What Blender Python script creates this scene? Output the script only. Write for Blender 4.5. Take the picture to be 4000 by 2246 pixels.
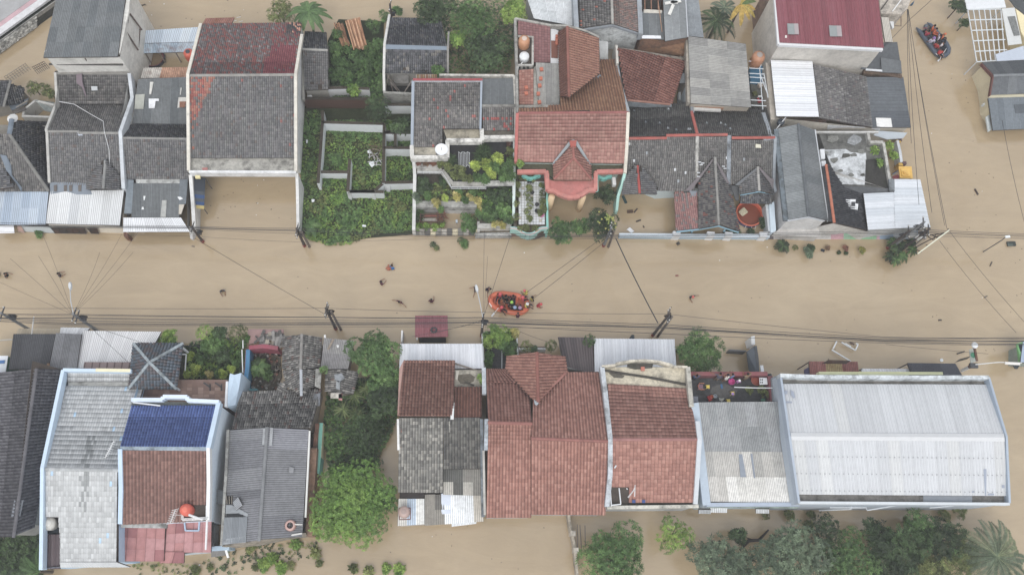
import bpy, bmesh, math, random
import numpy as np
from mathutils import Vector, Matrix
R = random.Random(7)
NR = np.random.default_rng(7)
for o in list(bpy.data.objects): bpy.data.objects.remove(o)
SC = bpy.context.scene
COL = SC.collection
# camera
F, CAMH = 3500.0, 90.0
KY = 574 / 2246 / (1024 / 4000)
def nrm(v): return v / np.linalg.norm(v)
UP = nrm(np.array([205.0, 1139.0 * KY, F]))            # world up seen from the camera
EX = nrm(np.array([1.0, 0, 0]) - UP * UP[0])
EY = np.cross(UP, EX)
MW = np.array([EX, EY, UP])                             # camera -> world
_d0 = MW @ np.array([0, 0, -1.0])
CAM = np.array([0, 0, CAMH]) - np.array([_d0[0], _d0[1], 0]) * (CAMH / -_d0[2])
def S(x, y, z=0.0):
 "point of the place seen at photograph position x,y, z metres above the water"
 d = MW @ np.array([(x - 2000) / F, -(y - 1123) * KY / F, -1.0])
 k = (CAM[2] - z) / -d[2]
 return Vector(CAM + d * k)
def _tile(ox, oy):
 def f(x, y, z=0.0): return S(ox + x / 2.41, oy + y / 2.41, z)
 return f
for _r, _y in zip('ABDE', (0, 450, 1000, 1646)):
 for _c, _x in enumerate((0, 700, 1400, 2000, 2600, 3200)):
  globals()[_r + str(_c)] = _tile(_x, _y)
cd = bpy.data.cameras.new('camera'); cam = bpy.data.objects.new('camera', cd); COL.objects.link(cam)
cd.sensor_width = 36; cd.sensor_fit = 'HORIZONTAL'; cd.lens = F / 4000 * 36
cd.clip_start = 1; cd.clip_end = 4000
m4 = Matrix([list(MW[i]) + [CAM[i]] for i in range(3)] + [[0, 0, 0, 1]])
cam.matrix_world = m4; SC.camera = cam
# light: flat overcast day
W = bpy.data.worlds.new('World'); SC.world = W; W.use_nodes = True
nt = W.node_tree; bg = nt.nodes['Background']
sky = nt.nodes.new('ShaderNodeTexSky'); sky.sky_type = 'NISHITA'; sky.sun_disc = False
SUN_EL, SUN_AZ = math.radians(58), math.radians(190)
sky.sun_elevation = SUN_EL; sky.sun_rotation = SUN_AZ; sky.dust_density = 2; sky.air_density = 1.0; sky.ozone_density = 1.0
hs = nt.nodes.new('ShaderNodeHueSaturation'); hs.inputs['Saturation'].default_value = 0.22
ov = nt.nodes.new('ShaderNodeMix'); ov.data_type = 'RGBA'; ov.inputs[0].default_value = .65; ov.inputs[7].default_value = (4.6, 4.75, 5.0, 1)   # even cloud deck
nt.links.new(sky.outputs[0], hs.inputs['Color']); nt.links.new(hs.outputs[0], ov.inputs[6]); nt.links.new(ov.outputs[2], bg.inputs[0])
bg.inputs[1].default_value = 0.15
sl = bpy.data.lights.new('sun', 'SUN'); sl.energy = 1.0; sl.angle = math.radians(40); sl.color = (1, 0.97, 0.92)
so = bpy.data.objects.new('sun', sl); COL.objects.link(so)
so.rotation_euler = (math.radians(90) - SUN_EL, 0, math.pi - SUN_AZ)
SC.view_settings.view_transform = 'Standard'; SC.view_settings.look = 'None'
SC.view_settings.exposure = 0.5; SC.view_settings.gamma = 1.0; SC.view_settings.use_curve_mapping = False
SC.cycles.max_bounces = 6; SC.cycles.diffuse_bounces = 3; SC.cycles.transparent_max_bounces = 8
# helpers
def hx(h, k=1.0):
 if not isinstance(h, str): return tuple(h)
 h = h.lstrip('#')
 v = [int(h[i:i + 2], 16) / 255 for i in (0, 2, 4)]
 v = [k * (c / 12.92 if c < .04045 else ((c + .055) / 1.055) ** 2.4) for c in v]; l = .3 * v[0] + .55 * v[1] + .15 * v[2]
 return tuple(.8 * c + .2 * l + .006 for c in v)
MATS = {}
def mk(name, rough=.8, spec=.3, n1=.35, a1=.25, n2=2.5, a2=.25, grime=0.0, gscale=.8, gcol=(.05, .05, .045), bump=0.0, bscale=8, metal=0.0, trans=0.0, rows=0):
 m = bpy.data.materials.new(name); m.use_nodes = True; MATS[name] = m
 t = m.node_tree; N = t.nodes; L = t.links; b = N['Principled BSDF']
 b.inputs['Roughness'].default_value = rough; b.inputs['Specular IOR Level'].default_value = spec; b.inputs['Metallic'].default_value = metal
 at = N.new('ShaderNodeAttribute'); at.attribute_name = 'Col'
 oi = N.new('ShaderNodeObjectInfo')
 mul = N.new('ShaderNodeMix'); mul.data_type = 'RGBA'; mul.blend_type = 'MULTIPLY'; mul.inputs[0].default_value = 1
 L.new(at.outputs['Color'], mul.inputs[6]); L.new(oi.outputs['Color'], mul.inputs[7])
 geo = N.new('ShaderNodeNewGeometry'); out = mul.outputs[2]
 for sc_, am in ((n1, a1), (n2, a2)):
  if am <= 0: continue
  nz = N.new('ShaderNodeTexNoise'); nz.inputs['Scale'].default_value = sc_; nz.inputs['Detail'].default_value = 5; nz.inputs['Roughness'].default_value = .65
  L.new(geo.outputs['Position'], nz.inputs['Vector'])
  mr = N.new('ShaderNodeMapRange'); mr.inputs[1].default_value = .3; mr.inputs[2].default_value = .7
  mr.inputs[3].default_value = 1 - am; mr.inputs[4].default_value = 1 + am
  L.new(nz.outputs[0], mr.inputs[0])
  mx = N.new('ShaderNodeMix'); mx.data_type = 'RGBA'; mx.blend_type = 'MULTIPLY'; mx.inputs[0].default_value = 1
  L.new(out, mx.inputs[6]); L.new(mr.outputs[0], mx.inputs[7]); out = mx.outputs[2]
 if grime > 0:
  nz = N.new('ShaderNodeTexNoise'); nz.inputs['Scale'].default_value = gscale; nz.inputs['Detail'].default_value = 8; nz.inputs['Roughness'].default_value = .7
  L.new(geo.outputs['Position'], nz.inputs['Vector'])
  mr = N.new('ShaderNodeMapRange'); mr.inputs[1].default_value = .48; mr.inputs[2].default_value = .68; mr.inputs[3].default_value = 0; mr.inputs[4].default_value = grime
  L.new(nz.outputs[0], mr.inputs[0])
  mx = N.new('ShaderNodeMix'); mx.data_type = 'RGBA'; mx.inputs[7].default_value = (*gcol, 1)
  L.new(mr.outputs[0], mx.inputs[0]); L.new(out, mx.inputs[6]); out = mx.outputs[2]
 L.new(out, b.inputs['Base Color'])
 if bump > 0:
  nz = N.new('ShaderNodeTexNoise'); nz.inputs['Scale'].default_value = bscale; nz.inputs['Detail'].default_value = 4
  L.new(geo.outputs['Position'], nz.inputs['Vector'])
  bp = N.new('ShaderNodeBump'); bp.inputs['Strength'].default_value = bump; bp.inputs['Distance'].default_value = .05
  L.new(nz.outputs[0], bp.inputs['Height']); L.new(bp.outputs[0], b.inputs['Normal'])
 if trans > 0:
  tr = N.new('ShaderNodeBsdfTranslucent'); L.new(out, tr.inputs[0]); ms = N.new('ShaderNodeMixShader'); ms.inputs[0].default_value = trans
  L.new(b.outputs[0], ms.inputs[1]); L.new(tr.outputs[0], ms.inputs[2]); L.new(ms.outputs[0], N['Material Output'].inputs[0])
 return m
mk('tile', .85, .25, .3, .1, 3.5, .12, .2, .55, (.035, .035, .033))
mk('redtile', .8, .3, .3, .07, 3.0, .09, .1, .4, (.05, .04, .035))
mk('asbestos', .9, .2, .3, .1, 3.0, .14, .15, .7, (.03, .03, .03))
mk('metal', .5, .4, .25, .03, 2.0, .05, .08, .5, (.2, .2, .2))
mk('rusty', .7, .4, .5, .2, 3.0, .25, .6, 1.1, (.16, .06, .025))
mk('plaster', .85, .25, .4, .1, 3.0, .1, .35, .6, (.16, .155, .14))
mk('clean', .7, .3, .4, .05, 3.0, .05)
mk('concrete', .9, .2, .5, .2, 3.5, .22, .75, .9, (.05, .05, .045), .3)
mk('mossy', .95, .1, .6, .3, 4.0, .3, .6, 1.2, (.03, .035, .018), .4)
mk('wood', .8, .3, 1.0, .2, 6.0, .2)
mk('plastic', .4, .5, .5, .04, 4.0, .04)
mk('rubber', .55, .4, .5, .1, 4.0, .1)
mk('cloth', .9, .1, 2.0, .1, 20, .2)
mk('skin', .6, .3, 2.0, .05, 9, .05)
mk('leaf', .55, .35, .5, .15, 3.0, .25, trans=.25)
mk('soil', .95, .1, .6, .25, 5.0, .3, bump=.5)
mk('cable', .6, .3, 1, .1, 5, .1)
mk('road', .9, .2, .4, .1, 6, .12, .3, 1.5, (.2, .19, .17))
def _prop(o, label=None, cat=None, group=None, kind=None):
 if label: o['label'] = label
 if cat: o['category'] = cat
 if group: o['group'] = group
 if kind: o['kind'] = kind
 return o
def thing(name, label, cat, loc=(0, 0, 0), group=None, rz=0.0):
 o = bpy.data.objects.new(name, None); o.empty_display_size = .3; COL.objects.link(o)
 o.location = loc; o.rotation_euler = (0, 0, rz)
 return _prop(o, label, cat, group)
INV = {}
def attach(o, parent):
 "keep vertices given in world coordinates under an Empty that stands at the base of its thing"
 if parent is None: return
 o.parent = parent
 if parent.type == 'EMPTY' and not parent.get('_loc'):
  o.matrix_parent_inverse = Matrix.Translation(-Vector(parent.location))
class MB:
 def __init__(s, col=(1, 1, 1)): s.v = []; s.f = []; s.c = []; s.col = hx(col)
 def add(s, pts, faces, col=None):
  n = len(s.v); s.v += [tuple(p) for p in pts]; s.f += [tuple(i + n for i in f) for f in faces]
  s.c += [hx(col) if col is not None else s.col] * len(faces); return s
 def hexa(s, b, t, col=None):
  "solid between two like polygons"
  n = len(b); fs = [tuple(range(n - 1, -1, -1)), tuple(range(n, 2 * n))]
  fs += [(i, (i + 1) % n, n + (i + 1) % n, n + i) for i in range(n)]
  return s.add(list(b) + list(t), fs, col)
 def box(s, c, sx, sy, sz, rz=0.0, col=None):
  ca, sa = math.cos(rz), math.sin(rz); c = Vector(c)
  q = [Vector((ca * x - sa * y, sa * x + ca * y, 0)) for x, y in ((-sx / 2, -sy / 2), (sx / 2, -sy / 2), (sx / 2, sy / 2), (-sx / 2, sy / 2))]
  return s.hexa([c + p for p in q], [c + p + Vector((0, 0, sz)) for p in q], col)
 def bar(s, p, q, w, h, col=None, dz=0.0):
  "beam of width w, hanging h below the line p-q (+dz)"
  p = Vector(p) + Vector((0, 0, dz)); q = Vector(q) + Vector((0, 0, dz)); d = (q - p); d.z = 0
  if d.length < 1e-4: d = Vector((1, 0, 0))
  d.normalize(); k = Vector((-d.y, d.x, 0)) * w / 2; hh = Vector((0, 0, h))
  return s.hexa([p - k - hh, q - k - hh, q + k - hh, p + k - hh], [p - k, q - k, q + k, p + k], col)
 def tube(s, pts, r, n=6, col=None, cap=True):
  pts = [Vector(p) for p in pts]
  if len(pts) == 2 and (pts[0] - Vector(CAM)).normalized().cross((pts[1] - Vector(CAM)).normalized()).length < 1e-5:   # an upright given by one photo point
   h = max(pts, key=lambda p: p.z); pts = [Vector((h.x, h.y, p.z)) for p in pts]
  rs = r if isinstance(r, (list, tuple)) else [r] * len(pts); V = []
  for i, p in enumerate(pts):
   d = (pts[min(i + 1, len(pts) - 1)] - pts[max(i - 1, 0)]).normalized()
   a = d.cross(Vector((0, 0, 1)));
   if a.length < .05: a = d.cross(Vector((1, 0, 0)))
   a.normalize(); b = d.cross(a)
   V += [p + (a * math.cos(6.2832 * j / n) + b * math.sin(6.2832 * j / n)) * rs[i] for j in range(n)]
  fs = [(i * n + j, i * n + (j + 1) % n, (i + 1) * n + (j + 1) % n, (i + 1) * n + j) for i in range(len(pts) - 1) for j in range(n)]
  if cap: fs += [tuple(range(n - 1, -1, -1)), tuple((len(pts) - 1) * n + j for j in range(n))]
  return s.add(V, fs, col)
 def lathe(s, c, prof, n=20, col=None, cols=None):
  c = Vector(c); V = [c + Vector((r * math.cos(6.2832 * j / n), r * math.sin(6.2832 * j / n), z)) for r, z in prof for j in range(n)]
  for i in range(len(prof) - 1):
   pass
  fs = [(i * n + j, i * n + (j + 1) % n, (i + 1) * n + (j + 1) % n, (i + 1) * n + j) for i in range(len(prof) - 1) for j in range(n)]
  s.add(V, fs, col)
  if cols:
   for i in range(len(prof) - 1):
    for j in range(n): s.c[len(s.c) - len(fs) + i * n + j] = hx(cols[i])
  return s
 def build(s, name, mat, parent=None, label=None, cat=None, group=None, kind=None, smooth=False, loc=None):
  return mesh_ob(name, np.array(s.v, float).reshape(-1, 3), s.f, s.c, mat, parent, label, cat, group, kind, smooth, loc)
def mesh_data(name, v, f, c, mat, smooth=False):
 me = bpy.data.meshes.new(name); me.from_pydata(v, [], f) if not isinstance(f, np.ndarray) else None
 if isinstance(f, np.ndarray):
  me.vertices.add(len(v)); me.vertices.foreach_set('co', v.astype(np.float32).ravel())
  k = f.shape[1]; me.loops.add(f.size); me.loops.foreach_set('vertex_index', f.astype(np.int32).ravel())
  me.polygons.add(len(f)); me.polygons.foreach_set('loop_start', np.arange(0, f.size, k, dtype=np.int32))
  me.update(calc_edges=True)
 ca = me.color_attributes.new('Col', 'FLOAT_COLOR', 'CORNER')
 lt = np.empty(len(me.polygons), np.int32); me.polygons.foreach_get('loop_total', lt)
 c = np.asarray(c, np.float32).reshape(len(me.polygons), 3)
 cc = np.ones((lt.sum(), 4), np.float32); cc[:, :3] = np.repeat(c, lt, axis=0)
 ca.data.foreach_set('color', cc.ravel())
 me.materials.append(MATS[mat])
 if smooth: me.polygons.foreach_set('use_smooth', np.ones(len(me.polygons), bool))
 return me
def mesh_ob(name, v, f, c, mat, parent=None, label=None, cat=None, group=None, kind=None, smooth=False, loc=None):
 v = np.asarray(v, float)
 if loc is not None: v = v - np.array(loc)
 me = mesh_data(name, v, f, c, mat, smooth)
 o = bpy.data.objects.new(name, me); COL.objects.link(o)
 if loc is not None: o.location = loc
 attach(o, parent)
 return _prop(o, label, cat, group, kind)
# roofs
def quadn(q):
 n = (q[1] - q[0]).cross(q[3] - q[0]) + (q[3] - q[2]).cross(q[1] - q[2])
 n.normalize(); return n if n.z > 0 else -n
def deck(H, pts, col='#4a4038', th=.14, off=.05, name='roof', mat='wood'):
 n = quadn(pts) if len(pts) == 4 else ((pts[1] - pts[0]).cross(pts[2] - pts[0])).normalized()
 if n.z < 0: n = -n
 mb = MB(col); mb.hexa([p - n * (off + th) for p in pts], [p - n * off for p in pts])
 return mb.build(name, mat, H), n
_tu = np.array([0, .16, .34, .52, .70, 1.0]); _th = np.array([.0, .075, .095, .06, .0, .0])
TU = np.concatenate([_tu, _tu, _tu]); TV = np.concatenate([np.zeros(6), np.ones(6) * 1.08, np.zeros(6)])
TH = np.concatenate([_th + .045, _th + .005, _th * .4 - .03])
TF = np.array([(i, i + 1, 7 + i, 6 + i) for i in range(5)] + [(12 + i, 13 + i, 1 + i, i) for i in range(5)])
TC = np.array([.97, 1.13, 1.08, .88, .7] + [.7] * 5); FC = np.array([.72, 1.03, 1.05, 1.05, .98] + [.66] * 5)  # shade painted per face: dark pans and lips, light crests; pans also hold dirt
_fu = np.array([0, .10, .2, .5, .8, 1.0]); _fh = np.array([.0, .05, .01, .005, .04, .0])
LEFT = {}
UNIT = {}
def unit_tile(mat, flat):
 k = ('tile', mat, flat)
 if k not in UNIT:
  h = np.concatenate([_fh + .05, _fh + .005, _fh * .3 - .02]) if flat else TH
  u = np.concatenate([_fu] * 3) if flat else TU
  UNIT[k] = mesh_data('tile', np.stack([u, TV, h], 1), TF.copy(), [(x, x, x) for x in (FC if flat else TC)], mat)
 return UNIT[k]
def pick(pal):
 r = R.random() * sum(w for _, w in pal)
 for h, w in pal:
  r -= w
  if r <= 0: return h
 return pal[-1][0]
def tiles(H, q, pal, mat='tile', tw=.22, tl=.3, flat=False, cfn=None, clip=None, jit=.045, hole=None, eavecol='#4a4038', single=True):
 """q = ridge-left, ridge-right, eave-right, eave-left; clip = polygon (world points) on the same plane"""
 RL, RR, ER, EL = [np.array(p) for p in q]
 if clip:
  A = np.stack([ER - EL, RL - EL], 1); cl = [np.linalg.lstsq(A, np.array(p) - EL, rcond=None)[0] for p in clip]
  sf = lambda u, v: Vector((1 - u) * (1 - v) * EL + u * (1 - v) * ER + (1 - u) * v * RL + u * v * RR)
  dk, _ = deck(H, [sf(*c) for c in cl], eavecol, off=.09); n = quadn([Vector(p) for p in q])
 else: cl = None; dk, n = deck(H, [Vector(p) for p in q], eavecol, off=.07)
 n = np.array(n)
 Wd = (np.linalg.norm(RR - RL) + np.linalg.norm(ER - EL)) / 2; Ld = (np.linalg.norm(RL - EL) + np.linalg.norm(RR - ER)) / 2
 nu = max(1, round(Wd / tw)); nv = max(1, round(Ld / tl))
 us0, us1, vs = [], [], []
 for j in range(nv):
  lo, hi = 0.0, 1.0
  if cl is not None:
   vm = (j + .5) / nv; xs = []
   for a, b in zip(cl, cl[1:] + cl[:1]):
    if (a[1] - vm) * (b[1] - vm) < 0: xs.append(a[0] + (b[0] - a[0]) * (vm - a[1]) / (b[1] - a[1]))
   if len(xs) < 2: continue
   lo, hi = min(xs), max(xs)
  for i in range(nu):
   a, b = max(i / nu, lo), min((i + 1) / nu, hi)
   if b - a < .3 / nu: continue
   if hole and hole((a + b) / 2, (j + .5) / nv): continue
   us0.append(a); us1.append(b); vs.append(j / nv)
 if not us0: return dk
 us0, us1, vs = map(np.array, (us0, us1, vs)); N = len(us0); dv = 1 / nv
 cols = np.empty((N, 3))
 for k in range(N):
  h = cfn((us0[k] + us1[k]) / 2, vs[k] + dv / 2) if cfn else None
  cols[k] = hx(h if h else pick(pal))
 if mat == 'redtile': cols = .78 * cols + .22 * cols.mean(1, keepdims=True) * np.array([1.12, .98, .9]); cols = cols * np.array([1.0, 1.035, .97]) if mat == 'redtile' and cols[0][0] > cols[0][2] else cols
 cols *= 1.22 * (1 + NR.uniform(-jit, jit, (N, 1)))
 def bil(u, v):
  u = u[..., None]; v = v[..., None]
  return (1 - u) * (1 - v) * EL + u * (1 - v) * ER + (1 - u) * v * RL + u * v * RR
 left = LEFT.get(H.name, 300) if single else 0
 order = np.argsort(-vs, kind='stable')
 one = order[:left] if N > left else order
 rest = order[len(one):]
 LEFT[H.name] = left - len(one)
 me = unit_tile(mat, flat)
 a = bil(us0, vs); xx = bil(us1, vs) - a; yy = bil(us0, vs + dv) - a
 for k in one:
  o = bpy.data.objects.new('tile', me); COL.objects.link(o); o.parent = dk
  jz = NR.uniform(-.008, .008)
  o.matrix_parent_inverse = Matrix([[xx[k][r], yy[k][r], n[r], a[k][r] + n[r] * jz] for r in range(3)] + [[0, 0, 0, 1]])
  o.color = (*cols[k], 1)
 if len(rest):
  r = rest; U = np.concatenate([_fu] * 3) if flat else TU
  Hh = np.concatenate([_fh + .05, _fh + .005, _fh * .3 - .02]) if flat else TH
  uu = us0[r][:, None] + U[None] * (us1 - us0)[r][:, None]; vv = vs[r][:, None] + TV[None] * dv
  P = bil(uu, vv) + (Hh[None, :, None] + NR.uniform(-.01, .01, (len(r), 1, 1))) * n
  Fc = (TF[None] + (np.arange(len(r)) * 18)[:, None, None]).reshape(-1, 4)
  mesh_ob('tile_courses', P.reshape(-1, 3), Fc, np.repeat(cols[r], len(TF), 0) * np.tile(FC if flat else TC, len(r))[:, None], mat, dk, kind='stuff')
 return dk
def ptiles(H, poly, pal, **kw):
 "tiles on any flat polygon whose first edge is the eave"
 p = [Vector(x) for x in poly]; X = (p[1] - p[0]); L = X.length; X.normalize()
 n = Vector((0, 0, 0))
 for i in range(len(p)): n += p[i].cross(p[(i + 1) % len(p)])
 n.normalize(); n = n if n.z > 0 else -n
 Y = n.cross(X)
 if sum((a - p[0]).dot(Y) for a in p) < 0: Y = -Y
 x = [(a - p[0]).dot(X) for a in p]; y = [(a - p[0]).dot(Y) for a in p]
 o = p[0] + X * min(x) + Y * min(y); w = max(x) - min(x); l = max(y) - min(y)
 fl = [o + X * (a - min(x)) + Y * (b - min(y)) for a, b in zip(x, y)]
 return tiles(H, [o + Y * l, o + X * w + Y * l, o + X * w, o], pal, clip=fl, **kw)
def unit_sheet(mat, waves, rib):
 k = ('sheet', mat, waves, rib)
 if k not in UNIT:
  u = []; h = []
  for i in range(waves):
   if rib: u += [i / waves, (i + .55) / waves, (i + .68) / waves, (i + .87) / waves]; h += [0, 0, .035, .035]
   else: u += [i / waves, (i + .25) / waves, (i + .5) / waves, (i + .75) / waves]; h += [0, .03, .042, .03]
  u.append(1.0); h.append(0); u = np.array(u); h = np.array(h); m = len(u)
  v = np.concatenate([np.stack([u, 0 * u, h], 1), np.stack([u, 0 * u + 1, h], 1)])
  f = np.array([(i, i + 1, m + i + 1, m + i) for i in range(m - 1)])
  cs = ([1, .8, 1.03, .9] if rib else [.74, 1.14, 1.14, .8]) * waves; cs = cs if mat != 'clean' else [1] * len(cs)  # shading painted into the profile: darker furrows and rib flanks, lighter crests
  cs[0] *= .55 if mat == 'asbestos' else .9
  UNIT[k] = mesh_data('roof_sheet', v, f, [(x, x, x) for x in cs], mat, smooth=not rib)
 return UNIT[k]
def sheets(H, q, pal, mat='metal', sw=.9, rows=1, waves=5, rib=False, jit=.05, skip=None, deckcol='#55504a', cfn=None, name='roof_sheet', dk=None):
 RL, RR, ER, EL = [np.array(p) for p in q]
 if dk is None: dk, n = deck(H, list(map(Vector, q)), deckcol, th=.1, off=.03)
 else: n = quadn([Vector(p) for p in q])
 n = np.array(n)
 Wd = (np.linalg.norm(RR - RL) + np.linalg.norm(ER - EL)) / 2; nu = max(1, round(Wd / sw)); me = unit_sheet(mat, waves, rib)
 bil = lambda u, v: (1 - u) * (1 - v) * EL + u * (1 - v) * ER + (1 - u) * v * RL + u * v * RR
 for j in range(rows):
  for i in range(nu):
   if skip and skip((i + .5) / nu, (j + .5) / rows): continue
   u0, u1, v0, v1 = i / nu, (i + 1.06) / nu, j / rows, min(1, (j + 1.04) / rows)
   u1 = min(u1, 1.0)
   a = bil(u0, v0); x = bil(u1, v0) - a; y = bil(u0, v1) - a
   a = a + n * (.03 + .005 * R.random() + .004 * (i % 2)); y = y - n * (.03 if rows > 1 else 0)
   c = hx((cfn((i + .5) / nu, (j + .5) / rows) if cfn else None) or pick(pal)); k = (1.15 if mat == 'asbestos' else 1) + R.uniform(-jit, jit)
   sk = (bil(u1, v1) - bil(u0, v1)) - x
   if np.linalg.norm(sk) > .04:
    w0 = np.array([v.co[:] for v in me.vertices]); w0 = a + w0[:, :1] * x + w0[:, 1:2] * y + w0[:, :1] * w0[:, 1:2] * sk + w0[:, 2:] * n
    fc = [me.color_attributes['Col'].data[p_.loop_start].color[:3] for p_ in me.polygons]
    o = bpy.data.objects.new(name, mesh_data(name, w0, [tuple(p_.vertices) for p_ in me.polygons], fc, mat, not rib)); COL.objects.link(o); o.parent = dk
   else:
    o = bpy.data.objects.new(name, me); COL.objects.link(o); o.parent = dk
    o.matrix_parent_inverse = Matrix([[x[r], y[r], n[r], a[r]] for r in range(3)] + [[0, 0, 0, 1]])
   o.color = (c[0] * k, c[1] * k, c[2] * k, 1)
 return dk
def wall(H, pts, col, mat='plaster', zb=-1.2, inset=.25, drop=.2, name='wall', cap=False):
 "solid body of a building under the given roof-edge points"
 c = sum((Vector(p) for p in pts), Vector()) / len(pts); T = []
 for p in pts:
  p = Vector(p); d = c - p; d.z = 0
  if d.length > 1e-3: p = p + d.normalized() * min(inset, d.length * .4)
  T.append(p - Vector((0, 0, drop)))
 mb = MB(col); B = [Vector((p.x, p.y, zb)) for p in T]
 n = len(T); fs = [(i, (i + 1) % n, n + (i + 1) % n, n + i) for i in range(n)]
 if cap: fs.append(tuple(range(n, 2 * n)))
 mb.add(B + T, fs)
 return mb.build(name, mat, H)
def slab(H, pts, col, mat='concrete', th=.18, name='slab', **kw):
 mb = MB(col); mb.hexa([Vector(p) - Vector((0, 0, th)) for p in pts], [Vector(p) for p in pts]); return mb.build(name, mat, H, **kw)
def bars(H, pts, w, h, col, mat='plaster', name='parapet', dz=.1, closed=False):
 mb = MB(col); P = list(pts) + ([pts[0]] if closed else [])
 for i, (a, b) in enumerate(zip(P, P[1:])): mb.bar(a, b, w + .006 * (i % 2), h, dz=dz + .007 * (i % 3))
 return mb.build(name, mat, H)
def caps(H, p, q, col, w=.3, seg=.45, mat='tile', name='ridge_cap', parent=None):
 "ridge: a row of half-round cap tiles, each a piece"
 p, q = Vector(p), Vector(q); d = q - p; n = max(1, round(d.length / seg)); dk = parent or H; X = d / n
 s = X.cross(Vector((0, 0, 1))).normalized(); up = s.cross(X).normalized(); k = ('cap', mat)
 if k not in UNIT:
  v = []
  for x, r in ((0, 1.0), (1.1, .86)):
   for a in range(5): v.append((x, math.cos(math.pi * a / 4) * .5 * r, math.sin(math.pi * a / 4) * .5 * r))
  UNIT[k] = mesh_data('ridge_cap', np.array(v), np.array([(i, i + 1, 6 + i, 5 + i) for i in range(4)]), [(1, 1, 1)] * 4, mat)
 for i in range(n):
  a = p + X * i; o = bpy.data.objects.new(name, UNIT[k]); COL.objects.link(o); o.parent = dk
  inv = Matrix.Translation(-Vector(dk.location)) if dk.type == 'EMPTY' else Matrix.Identity(4)
  o.matrix_parent_inverse = inv @ Matrix([[X[r], s[r] * w, up[r] * w * .8, a[r]] for r in range(3)] + [[0, 0, 0, 1]])
  c = hx(col); j = 1 + R.uniform(-.12, .12); o.color = (c[0] * j, c[1] * j, c[2] * j, 1)
def house(name, label, p, cat='house'):
 p = Vector(p); return thing(name, label, cat, (p.x, p.y, 0))
def mid(a, b, k=.5): return Vector(a) * (1 - k) + Vector(b) * k
# setting
GREY = [('#6b6a6a', 3), ('#737272', 3), ('#636365', 2), ('#7b7978', 1.3), ('#6f6460', .4)]
DARK = [('#56575a', 3), ('#66666a', 3), ('#484a4d', 2), ('#77746f', 1)]
BROWNG = [('#6c6a68', 3), ('#777472', 2), ('#605e5d', 2), ('#827e79', 1)]
RED = [('#a0655a', 4), ('#98594f', 3), ('#a86e62', 2)]
RED2 = [('#a56a63', 4), ('#9d605a', 3), ('#ad746b', 1.5)]
ASB = [('#676b6d', 3), ('#606568', 2), ('#6d7173', 2)]
ASBL = [('#8d8c88', 3), ('#979590', 2), ('#82817e', 2)]
WHITE = [('#e2e4e8', 4), ('#d8dade', 2)]
wm = bpy.data.materials.new('flood_water'); wm.use_nodes = True; MATS['flood_water'] = wm
_t = wm.node_tree; _N = _t.nodes; _L = _t.links; _b = _N['Principled BSDF']
_b.inputs['Roughness'].default_value = .08; _b.inputs['Specular IOR Level'].default_value = .8; _b.inputs['IOR'].default_value = 1.6
_g = _N.new('ShaderNodeNewGeometry')
_n1 = _N.new('ShaderNodeTexNoise'); _n1.inputs['Scale'].default_value = .05; _n1.inputs['Detail'].default_value = 6; _n1.inputs['Distortion'].default_value = 1.2
_L.new(_g.outputs['Position'], _n1.inputs['Vector'])
_r = _N.new('ShaderNodeValToRGB'); _r.color_ramp.elements[0].position = .3; _r.color_ramp.elements[1].position = .72
_r.color_ramp.elements[0].color = (*hx('#ab936d'), 1); _r.color_ramp.elements[1].color = (*hx('#b69f7a'), 1)
_L.new(_n1.outputs[0], _r.inputs[0])
_m2 = _N.new('ShaderNodeMapping'); _m2.inputs['Scale'].default_value = (.12, .35, 1); _L.new(_g.outputs['Position'], _m2.inputs[0])
_n3 = _N.new('ShaderNodeTexNoise'); _n3.inputs['Scale'].default_value = 1; _n3.inputs['Detail'].default_value = 9; _n3.inputs['Roughness'].default_value = .7; _n3.inputs['Distortion'].default_value = 1.5; _L.new(_m2.outputs[0], _n3.inputs['Vector'])
_mr = _N.new('ShaderNodeMapRange'); _mr.inputs[1].default_value = .35; _mr.inputs[2].default_value = .65; _mr.inputs[3].default_value = .93; _mr.inputs[4].default_value = 1.05; _L.new(_n3.outputs[0], _mr.inputs[0])
_mx = _N.new('ShaderNodeMix'); _mx.data_type = 'RGBA'; _mx.blend_type = 'MULTIPLY'; _mx.inputs[0].default_value = 1; _L.new(_r.outputs[0], _mx.inputs[6]); _L.new(_mr.outputs[0], _mx.inputs[7]); _L.new(_mx.outputs[2], _b.inputs['Base Color'])
_mp = _N.new('ShaderNodeMapping'); _mp.inputs['Scale'].default_value = (.8, 1.7, 1); _mp.inputs['Rotation'].default_value = (0, 0, .25); _L.new(_g.outputs['Position'], _mp.inputs[0])
_n2 = _N.new('ShaderNodeTexNoise'); _n2.inputs['Scale'].default_value = 1.6; _n2.inputs['Detail'].default_value = 5; _n2.inputs['Roughness'].default_value = .6; _n2.inputs['Distortion'].default_value = .8
_L.new(_mp.outputs[0], _n2.inputs['Vector'])
_bp = _N.new('ShaderNodeBump'); _bp.inputs['Strength'].default_value = .28; _bp.inputs['Distance'].default_value = .06
_L.new(_n2.outputs[0], _bp.inputs['Height']); _L.new(_bp.outputs[0], _b.inputs['Normal'])
mesh_ob('flood_water', [(-900, -900, 0), (900, -900, 0), (900, 900, 0), (-900, 900, 0)], [(0, 1, 2, 3)], [(1, 1, 1)], 'flood_water', kind='structure')
mesh_ob('ground', [(-900, -900, -1.3), (900, -900, -1.3), (900, 900, -1.3), (-900, 900, -1.3)], [(0, 1, 2, 3)], [hx('#5a4d3c')], 'soil', kind='structure')
def L0(x, c): return (x, 205 + c - .72 * x)
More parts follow.
